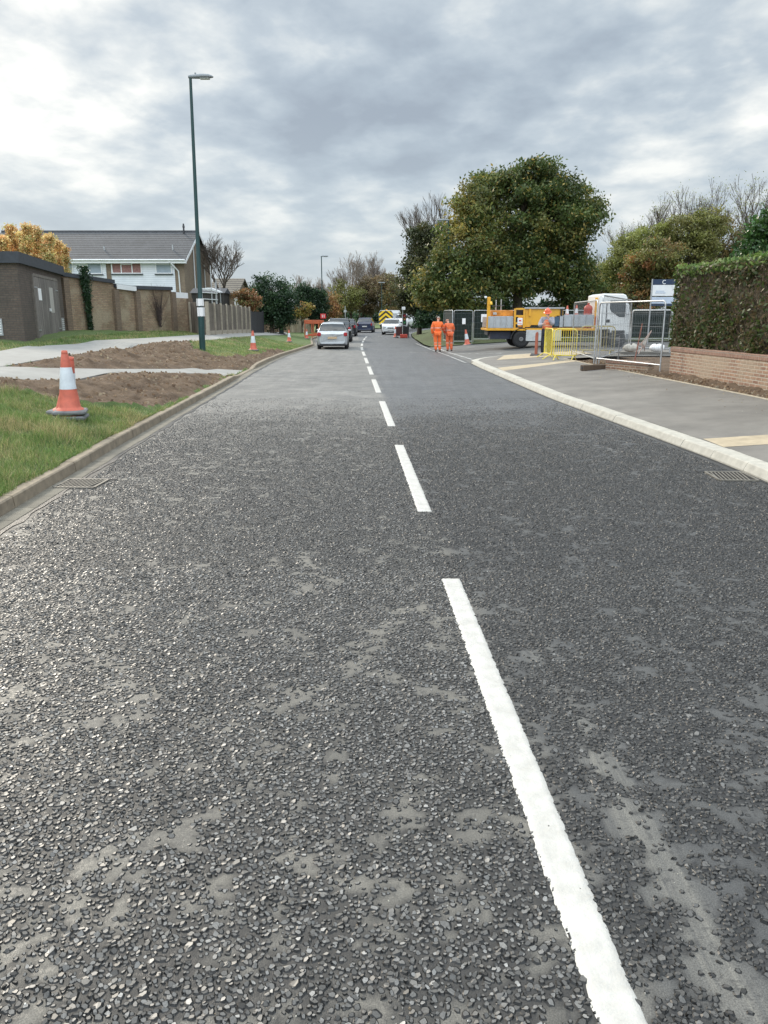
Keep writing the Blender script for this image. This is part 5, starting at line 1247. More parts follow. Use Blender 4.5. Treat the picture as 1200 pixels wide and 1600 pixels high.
def make_car(kind, L_, W_, H_, col, name, label, group=None, plate=None, second=None):
    o = empty(name, (0, 0, 0), 0, label, 'car' if kind != 'van' else 'van', group); S = SHAPES[kind]; tf = [a for a, _ in S['top']]; tz = [b for _, b in S['top']]; zb = .20
    def sec(f):
        zt = float(np.interp(f, tf, tz))*H_; belt = min(S['belt']*H_, zt-.05); w = W_/2*(1-.16*max(0, (.07-f)/.07)**2-.30*max(0, (f-.86)/.14)**2)
        g = max(0, (zt-S['belt']*H_))/(H_*(1-S['belt'])); wt = lerp(.93, .69 if kind == 'hatch' else .75, g)*w
        z0 = zb+.10*max(0, (.04-f)/.04)+.06*max(0, (f-.95)/.05)
        gb = min(belt+.025, zt-.03)
        return [(0, z0), (.84*w, z0), (.955*w, z0+.07), (.985*w, .30*H_), (w, .42*H_ if .42*H_ < belt-.04 else belt-.04), (.985*w, belt), (.93*w, gb), (lerp(.93*w, wt, .94), lerp(gb, zt, .86)), (wt*.92, lerp(gb, zt, .965)), (wt*.6, zt-.012), (0, zt)]
    Fs = sorted(set([round(f, 4) for f in tf]+[i/24 for i in range(25)])); n = 11; V = []; Fc = []
    for f in Fs:
        s = sec(f); y = -L_/2+L_*f; ring = [(x, z) for x, z in s]+[(-x, z) for x, z in s[-2:0:-1]]
        # ends bow outward a little so bumpers are curved in plan
        for x, z in ring:
            e = .10*(x/(W_/2))**2*(max(0, (.06-f)/.06)-max(0, (f-.92)/.08)*1.6); V.append((x, y+e, z))
    m = 2*n-2
    for i in range(len(Fs)-1):
        for k in range(m): Fc.append((i*m+k, i*m+(k+1) % m, (i+1)*m+(k+1) % m, (i+1)*m+k))
    mb = MB(); mb.add(V, Fc, 0, True); mb.add([V[k] for k in range(m)], [tuple(range(m-1, -1, -1))]); mb.add([V[(len(Fs)-1)*m+k] for k in range(m)], [tuple(range(m))])
    body = mb.build('body', col, o)
    def pt(f, r, sgn=1):
        s = sec(f); i = int(min(r, 9.999)); u = r-i; x, z = lerp(s[i][0], s[i+1][0], u), lerp(s[i][1], s[i+1][1], u)
        e = .10*(x/(W_/2))**2*(max(0, (.06-f)/.06)-max(0, (f-.92)/.08)*1.6); return Vector((sgn*x, -L_/2+L_*f+e, z))
    def patch(fr, rr, nm, m_, sides=(1, -1), nf=6, nr=5, off=.008, full=False, parent=None):
        mm = MB()
        for sg in sides:
            P_ = []
            for i in range(nf+1):
                for k in range(nr+1):
                    f = lerp(fr[0], fr[1], i/nf); r = lerp(rr[0], rr[1], k/nr); p = pt(f, r, sg)
                    a = pt(min(f+.004, 1), r, sg)-pt(max(f-.004, 0), r, sg); b = pt(f, min(r+.05, 10), sg)-pt(f, r-.05, sg); nn = a.cross(b)
                    c = p-Vector((0, -L_/2+L_*f, .4*H_)); nn = nn.normalized() if nn.length > 1e-9 else Vector((0, 0, 1)); nn = nn if nn.dot(Vector((p.x, 0, p.z-.4*H_))) > 0 else -nn
                    P_.append(p+nn*off)
            w = nr+1; mm.add(P_, [(i*w+k, i*w+k+1, (i+1)*w+k+1, (i+1)*w+k) for i in range(nf) for k in range(nr)], 0, True)
        return mm.build(nm, m_, parent or o)
    d0 = .035 if kind != 'van' else .02
    re = [f for f, z in S['top'] if z > .93][0]; ws = [f for f, z in S['top'] if z > .93][-1]; we = [f for f, z in S['top'] if f > ws and z < .70][0]
    if kind != 'van': patch((d0, re-.012), (7.2, 10), 'rear_window', M_cglass)
    patch((ws+.012, we-.008), (7.2, 10), 'windscreen', M_cglass)
    for sg in (1, -1):
        for a, b in (((re+.03, .36), (.375, ws+.05)) if kind != 'van' else ((.62, .78),)): patch((a, b), (6.25, 6.97), 'side_window', M_cglass, (sg,))
    for sg in (1, -1):
        t_ = MB(); zc_ = .55*H_ if kind != 'van' else .45*H_; t_.box((sg*W_*.425, -L_/2+.075, zc_), (.20 if kind == 'hatch' else .16, .16, .20 if kind == 'hatch' else .26), ch=.03); t_.build('tail_light', M_tail, o)
        t_ = MB(); t_.box((sg*W_*.33, L_/2-.16, .46*H_), (.34, .22, .14), ch=.03); t_.build('headlight', M_head, o)
        t_ = MB(); t_.box((sg*(W_/2+.06), L_*.19, .67*H_), (.17, .10, .12), ch=.03); t_.build('wing_mirror', col if kind == 'hatch' else M_trim, o)
    t_ = MB(); t_.box((0, -L_/2-.004, .42*H_), (.52, .03, .12), ch=.006); t_.build('number_plate', plate or M_plate, o)
    t_ = MB(); t_.box((0, L_/2+.004, .30*H_), (.52, .03, .11), ch=.006); t_.build('number_plate', M_platew, o)
    t_ = MB(); t_.box((0, L_/2-.03, .42*H_), (.62, .08, .10), ch=.02); t_.build('grille', M_trim, o)
    t_ = MB(); t_.box((0, -L_/2+.06, .245), (W_*.86, .15, .13), ch=.03); t_.build('bumper', M_trim, o)
    t_ = MB(); t_.box((0, L_/2-.12, .26), (W_*.74, .24, .14), ch=.03); t_.build('bumper', M_trim, o)
    for sy in (-.30, .305):
        for sg in (1, -1):
            rw = .315; Mw = Matrix.Translation((sg*(W_/2-.10), sy*L_, rw)) @ Matrix.Rotation(math.pi/2*sg, 4, 'Y')
            t_ = MB(); t_.lathe([(.0, -.1), (rw-.10, -.1), (rw-.02, -.09), (rw, -.06), (rw, .06), (rw-.02, .098), (rw-.10, .104), (0, .09)], 22, 0, Mw)
            wh = t_.build('wheel', M_tyre, o); t_ = MB(); t_.lathe([(0, .098), (.05, .100), (.17, .092), (rw-.10, .108), (rw-.095, .09)], 16, 0, Mw); t_.build('rim', M_rim, wh)
            t_ = MB(); t_.lathe([(rw+.055, -.02), (rw+.05, .103), (0, .103)], 24, 0, Mw); t_.build('wheel_arch', M_trim, o)
    if kind == 'hatch':
        t_ = MB(); t_.box((0, -L_/2+.02, .535*H_), (.10, .03, .03), ch=.008); t_.build('badge', M_rim, o)
        t_ = MB(); t_.tube([(0, -L_/2+.05*L_, .73*H_), (.28, -L_/2+.045*L_, .715*H_)], .008, 5); t_.build('wiper', M_trim, o)
    if second:
        t_ = MB(); 
        for sg in (1, -1): t_.tube([(sg*W_*.33, -L_*.34, H_+.01), (sg*W_*.33, L_*.06, H_+.01)], .022, 6)
        t_.build('roof_rail', M_rim, o)
    return o
M_silver = paint('silver_paint', (.46, .48, .50), .25, .2); M_silver.node_tree.nodes['Principled BSDF'].inputs['Metallic'].default_value = .35
M_navy = paint('navy_paint', (.02, .03, .07), .22, .2); M_blackp = paint('black_paint', (.018, .02, .024), .22, .2); M_cwhite = paint('car_white_paint', (.72, .73, .74), .25, .15); M_maroon = paint('maroon_paint', (.10, .02, .025), .3, .2)
M_cgrey = paint('grey_paint', (.20, .21, .22), .25, .2)
def put(o, px, py, Y, rz=0):
    c = P(px, py, Y); o.location = (c.x, Y, 0 if float(KL(Y)) < c.x < float(KR(Y)) else gz(c.x, Y)); o.rotation_euler = (0, 0, R(rz)); return o
Q = 'cars queueing on the left side of the road'
put(make_car('hatch', 3.9, 1.74, 1.50, M_silver, 'parked_car', 'silver hatchback seen from behind, nearest car on the road', Q), 521.5, 543, 46.2, 1.5)
put(make_car('suv', 4.4, 1.80, 1.66, M_blackp, 'parked_car', 'tall dark car with pale roof directly ahead of the silver hatchback', Q, second=1), 531, 535, 58, 1)
put(make_car('suv', 4.3, 1.74, 1.56, M_blackp, 'parked_car', 'black car, third in the queue, partly hidden by the dark pale-roofed car', Q), 543, 525, 73, 0)
put(make_car('suv', 4.3, 1.76, 1.60, M_navy, 'parked_car', 'dark blue car standing alone near the middle of the road', Q, plate=M_platew), 572, 519, 88, -3)
put(make_car('hatch', 4.1, 1.76, 1.55, M_cwhite, 'parked_car', 'white car facing the camera beside the temporary traffic light'), 612, 522, 79, 176)
G2 = 'cars waiting beyond the grass bank'
for px, Y, k, c_, lb in ((631, 92, 'suv', M_cwhite, 'white car directly behind the temporary traffic light'), (641, 99, 'suv', M_cwhite, 'white tall car, second from the left beyond the grass bank'), (648.5, 108, 'hatch', M_cgrey, 'grey car between two white cars beyond the grass bank'),
                         (656, 112, 'suv', M_cwhite, 'last white car beyond the grass bank, left of the maroon car'), (665, 118, 'hatch', M_maroon, 'maroon car beyond the grass bank, behind the left worker')):
    o = make_car(k, 4.1, 1.76, 1.62, c_, 'parked_car', lb, G2); c = P(px, 512, Y); o.location = (c.x, Y, P(px, 512, Y).z-.05); o.location.z = max(o.location.z, gz(c.x, Y) if c.x > float(KR(Y)) else 0); o.rotation_euler = (0, 0, R(165))
# road maintenance lorry with chevron rear
M_chev, t, b, N, L = nt('chevron_board'); v = tc(t); s = N('ShaderNodeSeparateXYZ'); L(v, s.inputs[0])
f = mth(t, 'FRACT', mth(t, 'DIVIDE', mth(t, 'ADD', s.outputs[2], mth(t, 'MULTIPLY', mth(t, 'ABSOLUTE', s.outputs[0]), .8)), .62)); L(mixc(t, mth(t, 'GREATER_THAN', f, .5), (.85, .55, .02), (.03, .03, .025)), b.inputs['Base Color']); b.inputs['Roughness'].default_value = .5
o = empty('works_lorry', (0, 0, 0), 0, 'lorry seen from behind with yellow and black chevron rear, far down the road', 'lorry')
m = MB(); m.prism([(-.95, .62), (.95, .62), (.98, 2.1), (.75, 2.5), (-.75, 2.5), (-.98, 2.1)], 'y', 0, 5); m.build('body', M_cwhite, o)
m = MB(); m.prism([(-.93, .70), (.93, .70), (.95, 2.1), (.73, 2.43), (-.73, 2.43), (-.95, 2.1)], 'y', -.03, -.004); m.build('chevron_panel', M_chev, o)
m = MB(); m.box((0, .3, .48), (1.7, .6, .24)); m.box((0, 2.6, .5), (.8, 4.4, .2)); m.build('chassis', M_trim, o)
for sg in (1, -1):
    for y_ in (.9, 4.2): m = MB(); m.lathe([(0, -.12), (.36, -.12), (.4, -.08), (.4, .08), (.36, .12), (0, .12)], 20, 0, Matrix.Translation((sg*.8, y_, .4)) @ Matrix.Rotation(math.pi/2, 4, 'Y')); m.build('wheel', M_tyre, o)
m = MB(); m.tube([(0, .3, 2.5), (0, .3, 2.62)], .12, 10); m.build('beacon', mat('amber_lens', (.8, .3, .02), .2), o)
m = MB(); m.box((0, 5.9, 1.3), (1.9, 1.7, 1.6), ch=.1); m.build('cab', M_cwhite, o)
c = P(603, 515, 106); o.location = (c.x, 106, 0); o.rotation_euler = (0, 0, R(-14))

# yellow road surfacing lorry across the side road
YT = 39.2; M_yel = paint('yellow_paint', (.72, .36, .02), .4, .45); M_alu = mat('aluminium_sideboard', (.42, .44, .46), .45, .12, 4, metal=.4, dirt=.2)
tx0 = P(760, 520, YT).x; o = empty('tanker_lorry', (tx0, YT, P(815, 543.5, YT).z), 0, 'yellow bodied road works lorry with silver sideboards and white cab, on the side road', 'lorry'); bz = o.location.z; print('lorry', tx0, bz)
X = lambda px: P(px, 520, YT).x-tx0+(px-872)*0; Z = lambda py: P(870, py, YT).z-bz
def lb(pa, pb, ya, yb_, y0, y1, nm, m_, ch=.012, par=None):
    m = MB(); m.box(((X(pa)+X(pb))/2, (y0+y1)/2, (Z(ya)+Z(yb_))/2), (X(pb)-X(pa), y1-y0, abs(Z(ya)-Z(yb_))), ch=ch); return m.build(nm, m_, par or o)
lb(760, 931, 513.2, 516.6, .0, 2.3, 'deck', M_yel)
lb(764, 962, 517.2, 524, .55, 1.75, 'chassis', M_dark)
lb(767, 800, 518, 530, .25, .95, 'underrun_box', mat('navy_steel', (.02, .025, .045), .6, .3, 6))
s1 = lb(762, 801, 494.2, 512.6, .0, .05, 'sideboard', M_alu); s2 = lb(880, 927, 491.5, 510.5, .0, .05, 'sideboard', M_alu)
for par, xs2 in ((s1, (763, 772, 782, 791, 800)), (s2, (881, 893, 904, 915, 926))):
    for px in xs2: m = MB(); a_ = (494.2, 512.6) if par is s1 else (491.5, 510.5); m.box((X(px), -.02, (Z(a_[0])+Z(a_[1]))/2), (.04, .035, Z(a_[0])-Z(a_[1])-.02)); m.build('rib', M_galv, par)
lb(762, 801, 495, 512.6, 2.22, 2.27, 'sideboard', M_alu)
lb(768.5, 803, 484.5, 494, .5, 1.9, 'hopper', mat('orange_paint', (.62, .24, .03), .5, .4, 5, dirt=.3)); lb(771, 777, 488, 492, .42, .49, 'control_box', M_alu)
fr = MB()
for px in (804, 818.5): fr.box((X(px), .12, (Z(482)+Z(512.6))/2), (.09, .12, Z(482)-Z(512.6)))
for py in (482.6, 493.8, 505): fr.box(((X(804)+X(818.5))/2, .12, Z(py)), (X(818.5)-X(804)-.09, .10, .09))
fr.build('ladder_frame', M_yel, o)
lb(805, 818, 483.5, 493, .3, .36, 'grille', M_trim); sg_ = lb(808, 816, 497, 508, .02, .05, 'notice', M_paper); m = MB(); m.box((X(812), .014, Z(501)), (.11, .008, .07)); m.box((X(812), .014, Z(505.5)), (.18, .008, .02)); m.build('marking', mat('sign_red', (.6, .04, .03), .5), sg_)
m = MB(); z1, z0 = Z(481.5), Z(511); m.prism([(X(820), z1), (X(820), z0), (X(828), z0), (X(830), Z(508)), (X(866), Z(508)), (X(869), Z(493.5)), (X(879), Z(493.5)), (X(879), z1)], 'y', .1, 2.15); m.build('tank', M_yel, o, bevel=.02)
m = MB(); m.box(((X(820)+X(879))/2, .08, Z(481.2)), (X(879)-X(820)+.1, .12, .07)); m.build('tank_rim', M_galv, o)
for px in (827, 876): m = MB(); m.box((X(px), .06, (Z(482.5)+Z(494))/2), (.10, .08, Z(482.5)-Z(494))); m.build('bracket', M_yel if px == 827 else M_trim, o)
lb(866, 873, 494.5, 510, .05, 1, 'blue_locker', mat('blue_steel', (.05, .09, .14), .5, .2, 5)); lb(873.6, 879.4, 493, 511, .03, .8, 'locker', M_alu)
lb(822, 846, 515.5, 533, -.01, .45, 'side_locker', mat('pale_locker', (.50, .51, .50), .5, .15, 5, dirt=.2)); lb(865, 877, 515.5, 533, -.01, .45, 'side_locker', mat('cream_locker', (.50, .48, .36), .5, .15, 5, dirt=.25))
p_ = lb(760.5, 765, 464, 513.2, .03, .22, 'rear_post', M_yel); m = MB(); m.lathe([(.07, 0), (.08, .05), (.06, .14), (0, .16)], 12, 0, Matrix.Translation((X(765.5), -.02, Z(476)))); m.build('beacon', mat('amber_lamp', (.9, .5, .05), .2), p_)
m = MB(); m.box((X(757.5), .1, Z(464.3)), (.13, .08, .10), ch=.02); m.build('work_lamp', M_upvc, p_)
for px, top in ((778, 468), (786, 467)): m = MB(); m.tube([(X(px), 1.0, Z(485)), (X(px), 1.0, Z(top))], .03, 6); m.build('lever', M_galv, o)
m = MB(); m.tube([(X(771), .9, Z(478)), (X(791), .9, Z(477.4))], .02, 5); m.build('rail', M_dark, o)
lb(928, 931.5, 465, 513, .05, .17, 'front_post', M_yel); lb(928.6, 931.8, 494, 511, -.03, .03, 'red_panel', M_red)
lb(752, 758.5, 512, 527, .3, 2.0, 'tail_frame', mat('dirty_yellow', (.38, .20, .05), .8, .4, 7), .0) if False else None
for px in (815, 966):
    for yy_ in (.16, 2.1):
        rw = .42; Mw = Matrix.Translation((X(px), yy_, rw)) @ Matrix.Rotation(math.pi/2, 4, 'X'); m = MB(); m.lathe([(0, -.14), (rw-.09, -.14), (rw, -.10), (rw, .10), (rw-.06, .14), (rw-.14, .15), (0, .09)], 26, 0, Mw)
        wh = m.build('wheel', M_tyre, o); m = MB(); m.lathe([(0, .10), (.09, .17), (.11, .11), (rw-.15, .13), (rw-.14, .152)], 20, 0, Mw); m.build('rim', mat('dusty_rim', (.16, .16, .16), .6, .3, 9) if px == 815 and yy_ < 1 else bpy.data.materials['dusty_rim'], wh)
m = MB(); 
for k in range(13):
    a_, c_ = math.pi*k/13, math.pi*(k+1)/13; r1, r2 = .50, .54; xx = X(815)
    m.add([(xx+r*math.cos(q), y_, .42+r*math.sin(q)) for q in (a_, c_) for r in (r1, r2) for y_ in (0, .45)], [(0, 1, 5, 4), (2, 6, 7, 3), (0, 4, 6, 2), (1, 3, 7, 5)])
m.build('mudguard', M_trim, o)
# cab
M_cab = paint('cab_white', (.80, .80, .79), .4, .08); W0, W1 = .02, 2.2
prof = [(X(933), Z(461)), (X(933), Z(515)), (X(952), Z(515)), (X(955), Z(521)), (X(976), Z(521)), (X(978), Z(530)), (X(985), Z(530)), (X(985.5), Z(515)), (X(984), Z(493)), (X(977), Z(466)), (X(975), Z(461)), (X(970), Z(459)), (X(940), Z(458.6))]
m = MB(); m.prism(prof, 'y', W0, W1); cab = m.build('cab', M_cab, o, bevel=.05)
m = MB(); m.prism([(X(950.5), Z(469.5)), (X(950.5), Z(482)), (X(953), Z(487)), (X(966), Z(495.5)), (X(974.5), Z(495.5)), (X(974.5), Z(469.5))], 'y', W0-.012, W0+.02); m.build('side_window', M_cglass, cab)
m = MB(); m.prism([(X(978.6), Z(470)), (X(984.6), Z(493)), (X(984.9), Z(493)), (X(979), Z(470))], 'y', W0+.15, W1-.15); m.build('windscreen', M_cglass, cab)
m = MB(); m.box((X(945.5), W0-.006, Z(491)), (.035, .02, 1.05)); m.build('door_seam', M_trim, cab)
m = MB(); m.box((X(949), W0-.012, Z(501.5)), (.16, .03, .14), ch=.01); m.build('handle', M_trim, cab)
m = MB(); m.box((X(976.5), W0-.14, Z(484)), (.16, .14, .5), ch=.03); m.tube([(X(977), W0, Z(477)), (X(976.8), W0-.14, Z(478))], .02, 5); m.build('wing_mirror', M_upvc, cab)
m = MB(); m.box((X(970), W0+.25, Z(460.0)), (.16, .1, .08), ch=.01); m.build('roof_marker', M_trim, cab)
lb(978, 985.8, 521.5, 531, -.0, 2.22, 'bumper', mat('cab_grey', (.25, .26, .27), .5))
lb(955.5, 976, 516.2, 520.5, .0, .1, 'step', M_trim)

# ------------------------------------------------------------------ traffic cones
M_cone = mat('faded_red_cone', (.52, .12, .075), .6, .18, 9, dirt=.25); M_conew = mat('cone_white_sleeve', (.62, .66, .70), .4, .08, 12, dirt=.2); M_cbase = mat('cone_base', (.16, .165, .17), .8, .3, 8, bump=.2, dirt=.3)
def make_cone(h, label, group=None, name='traffic_cone'):
    o = empty(name, (0, 0, 0), 0, label, 'traffic cone', group); k = h/1.0
    m = MB(); m.box((0, 0, .035*k), (.50*k, .50*k, .07*k), ch=.022*k); m.build('base', M_cbase, o)
    m = MB(); m.lathe([(.215*k, .071*k), (.20*k, .09*k), (.178*k, .105*k), (.166*k, .12*k), (.128*k, .40*k)], 28); m.lathe([(.083*k, .74*k), (.055*k, .93*k), (.052*k, .935*k), (.048*k, .95*k), (.05*k, .955*k), (.043*k, 1.0*k), (.034*k, 1.0*k), (.034*k, .93*k)], 28); m.lathe([(.122*k, .40*k), (.08*k, .74*k)], 28); b_ = m.build('cone_body', M_cone, o)
    m = MB(); m.lathe([(.130*k, .40*k), (.1295*k, .405*k), (.0865*k, .735*k), (.085*k, .74*k)], 28); m.build('reflective_sleeve', M_conew, b_)
    return o
def at(o, p, rz=0): o.location = p; o.rotation_euler = (0, 0, rz); return o
c = HL(106, 657); zc0 = gz(*c)+.0; c2 = make_cone(.98, 'lower cone'); at(c2, (c[0], c[1]+.12, zc0), .2); c2['label'] = 'lower cone of the near stacked pair, only its grey base showing'
c1 = make_cone(.98, 'upper red and white cone of the stacked pair on the near grass'); at(c1, (c[0]+.005, c[1]+.12, zc0+.085), .28)
c3 = make_cone(.98, 'red and white cone leaning behind the stacked pair on the near grass'); c3.location = (c[0]-.17, c[1]+.36, zc0+.035); c3.rotation_euler = (R(2), R(11.5), 0); c3.scale = (.96,)*3
CG = 'cones along the left verge'
for px, py, pt_, lb_ in ((396, 548.5, 517, 'red and white cone standing on the grass right of the green lamp post'), (452, 534.5, 516, 'smaller looking cone on the verge, middle of the three further cones'), (479.5, 529.5, 515, 'furthest cone on the left verge, next to the red barriers')):
    q = HL(px, py); o = make_cone(1, lb_, CG); h_ = min(1.0, P(px, pt_, q[1]).z-gz(*q)); at(o, (q[0], q[1], gz(*q)+.01), .3); o.scale = (max(.7, h_),)*3; print('cone', q, h_)
q = P(618, 526, 67); o = make_cone(.95, 'cone beside the temporary traffic light'); at(o, (q.x, 67, 0), .2)
q = P(730, 536, 46.5); o = make_cone(.9, 'leaning cone in front of the green netted wire panels'); o.location = (q.x, 46.3, gz(q.x, 46.3)); o.rotation_euler = (0, R(-9), .3)
for px, top, lb_ in ((885.5, 477.5, 'left one of the two cones riding on the lorry deck'), (900, 476.5, 'right one of the two cones riding on the lorry deck, next to the red drum')):
    o = make_cone(.66, lb_, 'cones on the lorry deck'); q = P(px, 500, YT+.7); at(o, (q.x, YT+.7, P(px, top, YT+.7).z-.66))
o = empty('red_drum', (0, 0, 0), 0, 'red plastic drum standing on the lorry deck behind the sideboard', 'drum'); q = P(918, 500, YT+.8); o.location = (q.x, YT+.8, bz+Z(513)); h_ = P(918, 473, YT+.8).z-o.location.z
m = MB(); m.lathe([(0, 0), (.2, 0), (.22, .05), (.21, .3), (.225, .32), (.21, .34), (.21, h_-.35), (.225, h_-.32), (.2, h_-.2), (.12, h_-.12), (0, h_-.11)], 20); m.build('drum_body', M_red, o); m = MB(); m.tube([(0, 0, h_-.12), (0, 0, h_)], .06, 8); m.build('cap', M_red, o)

# ------------------------------------------------------------------ street lamps
M_green = mat('dark_green_paint', (.010, .045, .045), .4, .15, 3); M_lant = mat('grey_lantern', (.24, .26, .28), .5, .1, 8)
def lamp(base, top, arm, label, r0=.085, r1=.045, notice=False, group=None, T=False):
    """base, top: world points; arm: lantern length (sign gives the side)"""
    o = empty('street_lamp', base, 0, label, 'street lamp', group); h = Vector(top)-Vector(base); hz_ = h.z
    m = MB(); k = h/hz_; sh = min(1.6, hz_*.18)
    m.tube([k*-.15, k*sh*.98, k*(sh+.02), k*(sh+.12), k*hz_*.55, k*hz_], [r0, r0, r0*.98, r0*.72, (r0*.72+r1)/2, r1], 14); m.build('pole', M_green, o)
    if not T: m = MB(); m.box((k.x*.7, -r0-.004, .75), (.10, .02, .5), ch=.008); m.build('access_door', M_green, o)
    tp = k*hz_; s = 1 if arm > 0 else -1; a = abs(arm); dz = lambda p: (tp.x+s*p[0], tp.y+p[1], tp.z+p[2])
    for sd_ in ((s, -s) if T else (s,)):
        V = []; st = [(-.07, .05, .05, .05), (.0, .075, .065, .055), (a*.25, .10, .085, .06), (a*.5, .13, .10, .06), (a*.8, .12, .085, .05), (a*.95, .07, .04, .03), (a, .02, .0, .005)]; n = 10
        for x, w_, u_, d_ in st:
            for q in range(n):
                th = 2*math.pi*q/n; V.append((tp.x+sd_*x, tp.y+w_*math.cos(th), tp.z+.04+(u_ if math.sin(th) > 0 else d_)*math.sin(th)))
        m = MB(); m.add(V, [(i*n+q, i*n+(q+1) % n, (i+1)*n+(q+1) % n, (i+1)*n+q) for i in range(len(st)-1) for q in range(n)], 0, True); m.add(V[:n], [tuple(range(n-1, -1, -1))])
        ln = m.build('lantern', M_lant, o)
        m = MB(); m.box((tp.x+sd_*a*.62, tp.y, tp.z-.022), (a*.42, .17, .03), ch=.01); m.build('lens', mat('lamp_lens', (.5, .52, .5), .3) if 'lamp_lens' not in bpy.data.materials else bpy.data.materials['lamp_lens'], ln)
    if not T: m = MB(); m.tube([(tp.x+s*a*.22, tp.y, tp.z+.11), (tp.x+s*a*.22, tp.y, tp.z+.17)], .03, 8); m.build('photocell', M_lant, ln)
    return o, k
q = HL(316.5, 548); zb_ = gz(*q); tp = P(297.5, 122, q[1]); print('lamp', q, zb_, tp)
o, k = lamp((q[0], q[1], zb_-.05), tuple(tp), .82, 'tall dark green street lamp with paper notices on the left verge', .115, .05)
for i, (z0, z1, dx, rz_) in enumerate(((1.32, 1.66, 0, .2), (1.70, 1.98, .02, -.25))):
    m = MB(); pc = k*((z0+z1)/2); 
    for j in range(6):
        a0_, a1_ = math.pi*(1.05+.9*j/6)+rz_, math.pi*(1.05+.9*(j+1)/6)+rz_; r_ = .122+.012*(j % 2)
        m.add([(pc.x+r_*math.cos(a0_)*1.1, pc.y+r_*math.sin(a0_), z0), (pc.x+r_*math.cos(a1_)*1.1, pc.y+r_*math.sin(a1_), z0+.02), (pc.x+r_*math.cos(a1_)*1.1, pc.y+r_*math.sin(a1_), z1), (pc.x+r_*math.cos(a0_)*1.1, pc.y+r_*math.sin(a0_), z1-.01)], [(0, 1, 2, 3)], 0, False)
    m.build('notice', M_paper, o)
LG = 'distant street lamps'
Y_ = 86; b_ = P(504.5, 522, Y_); t_ = P(504.5, 401, Y_); lamp((b_.x, Y_, 0.1), (b_.x, Y_, t_.z), .75, 'slim street lamp with lantern to the right, beyond the queue of cars', .09, .05, group=LG)
Y_ = 128; b_ = P(596.5, 500, Y_); t_ = P(596.5, 442, Y_); lamp((b_.x, Y_, -.2), (b_.x, Y_, t_.z), .55, 'far street lamp with a double head above the chevron lorry', .08, .05, group=LG, T=True)
Y_ = 54; b_ = P(703, 520, Y_); t_ = P(701, 344.5, Y_); lamp((b_.x, Y_, gz(b_.x, Y_)), (t_.x, Y_+.2, t_.z), -.75, 'street lamp whose lantern sticks out of the left side of the oak', .07, .05, group=LG)

# ------------------------------------------------------------------ barriers and wire fence panels
M_wire = mat('mesh_wire', (.20, .21, .22), .6, .2, 9, metal=.3)
M_bar = paint('barrier_yellow', (.78, .62, .07), .45, .3)
M_bar2 = paint('dull_yellow', (.46, .37, .12), .6, .6)
def ped_barrier(a, b, zt, label, rails=11, name='pedestrian_barrier', pm=None):
    M_bar = pm or globals()['M_bar']
    a, b = Vector(a), Vector(b); zg = min(zc(a.x, a.y) if a.y < 33.6 else gz(a.x, a.y), 1); l_ = (b-a).length
    o = empty(name, (a.x, a.y, zg), math.atan2(b.y-a.y, b.x-a.x), label, 'barrier'); h = zt-zg; z0 = .18
    m = MB(); r_ = .12; m.tube([(0, 0, z0), (0, 0, h-r_), (r_*.3, 0, h-r_*.3), (r_, 0, h), (l_-r_, 0, h), (l_-r_*.3, 0, h-r_*.3), (l_, 0, h-r_), (l_, 0, z0), (0.01, 0, z0)], .021, 8); m.build('frame', M_bar, o)
    for i in range(rails):
        x = l_*(i+1)/(rails+1); m = MB(); m.tube([(x, 0, z0), (x, 0, h)], .009, 5); m.build('bar', M_bar, o)
    for x in (l_*.1, l_*.9):
        m = MB(); m.tube([(x, -.30, .02), (x, -.05, z0), (x, .05, z0), (x, .30, .02)], .018, 6); m.build('foot', M_bar, o)
    return o
def gr(px, py): q = HR(px, py); return q
p1 = gr(851, 560); p2 = gr(862.5, 563); zt_ = P(856, 514, 30).z
ga, gb, gc_, gd = gr(864, 560), gr(901, 556), gr(851, 555), gr(862, 562)
ya_ = 28.5; A1 = P(865, 556, ya_); B1 = P(900, 556, ya_-.4); ped_barrier((A1.x, A1.y), (B1.x, B1.y), P(880, 514, ya_).z, 'bright yellow barrier, broad side on, in front of the lorry cab deck', 9)
A1 = P(862, 556, ya_+.0); B1 = P(850.5, 550, ya_+1.9); ped_barrier((B1.x, B1.y), (A1.x, A1.y), P(862, 514, ya_).z, 'bright yellow barrier seen nearly end on, beside the person in the hard hat', 8)
A1 = P(906, 550, 30.5); B1 = P(959, 548, 30.0); ped_barrier((A1.x, A1.y), (B1.x, B1.y), P(930, 510, 30.2).z, 'dull yellow barrier tilted behind the wire panel', 12, pm=M_bar2)
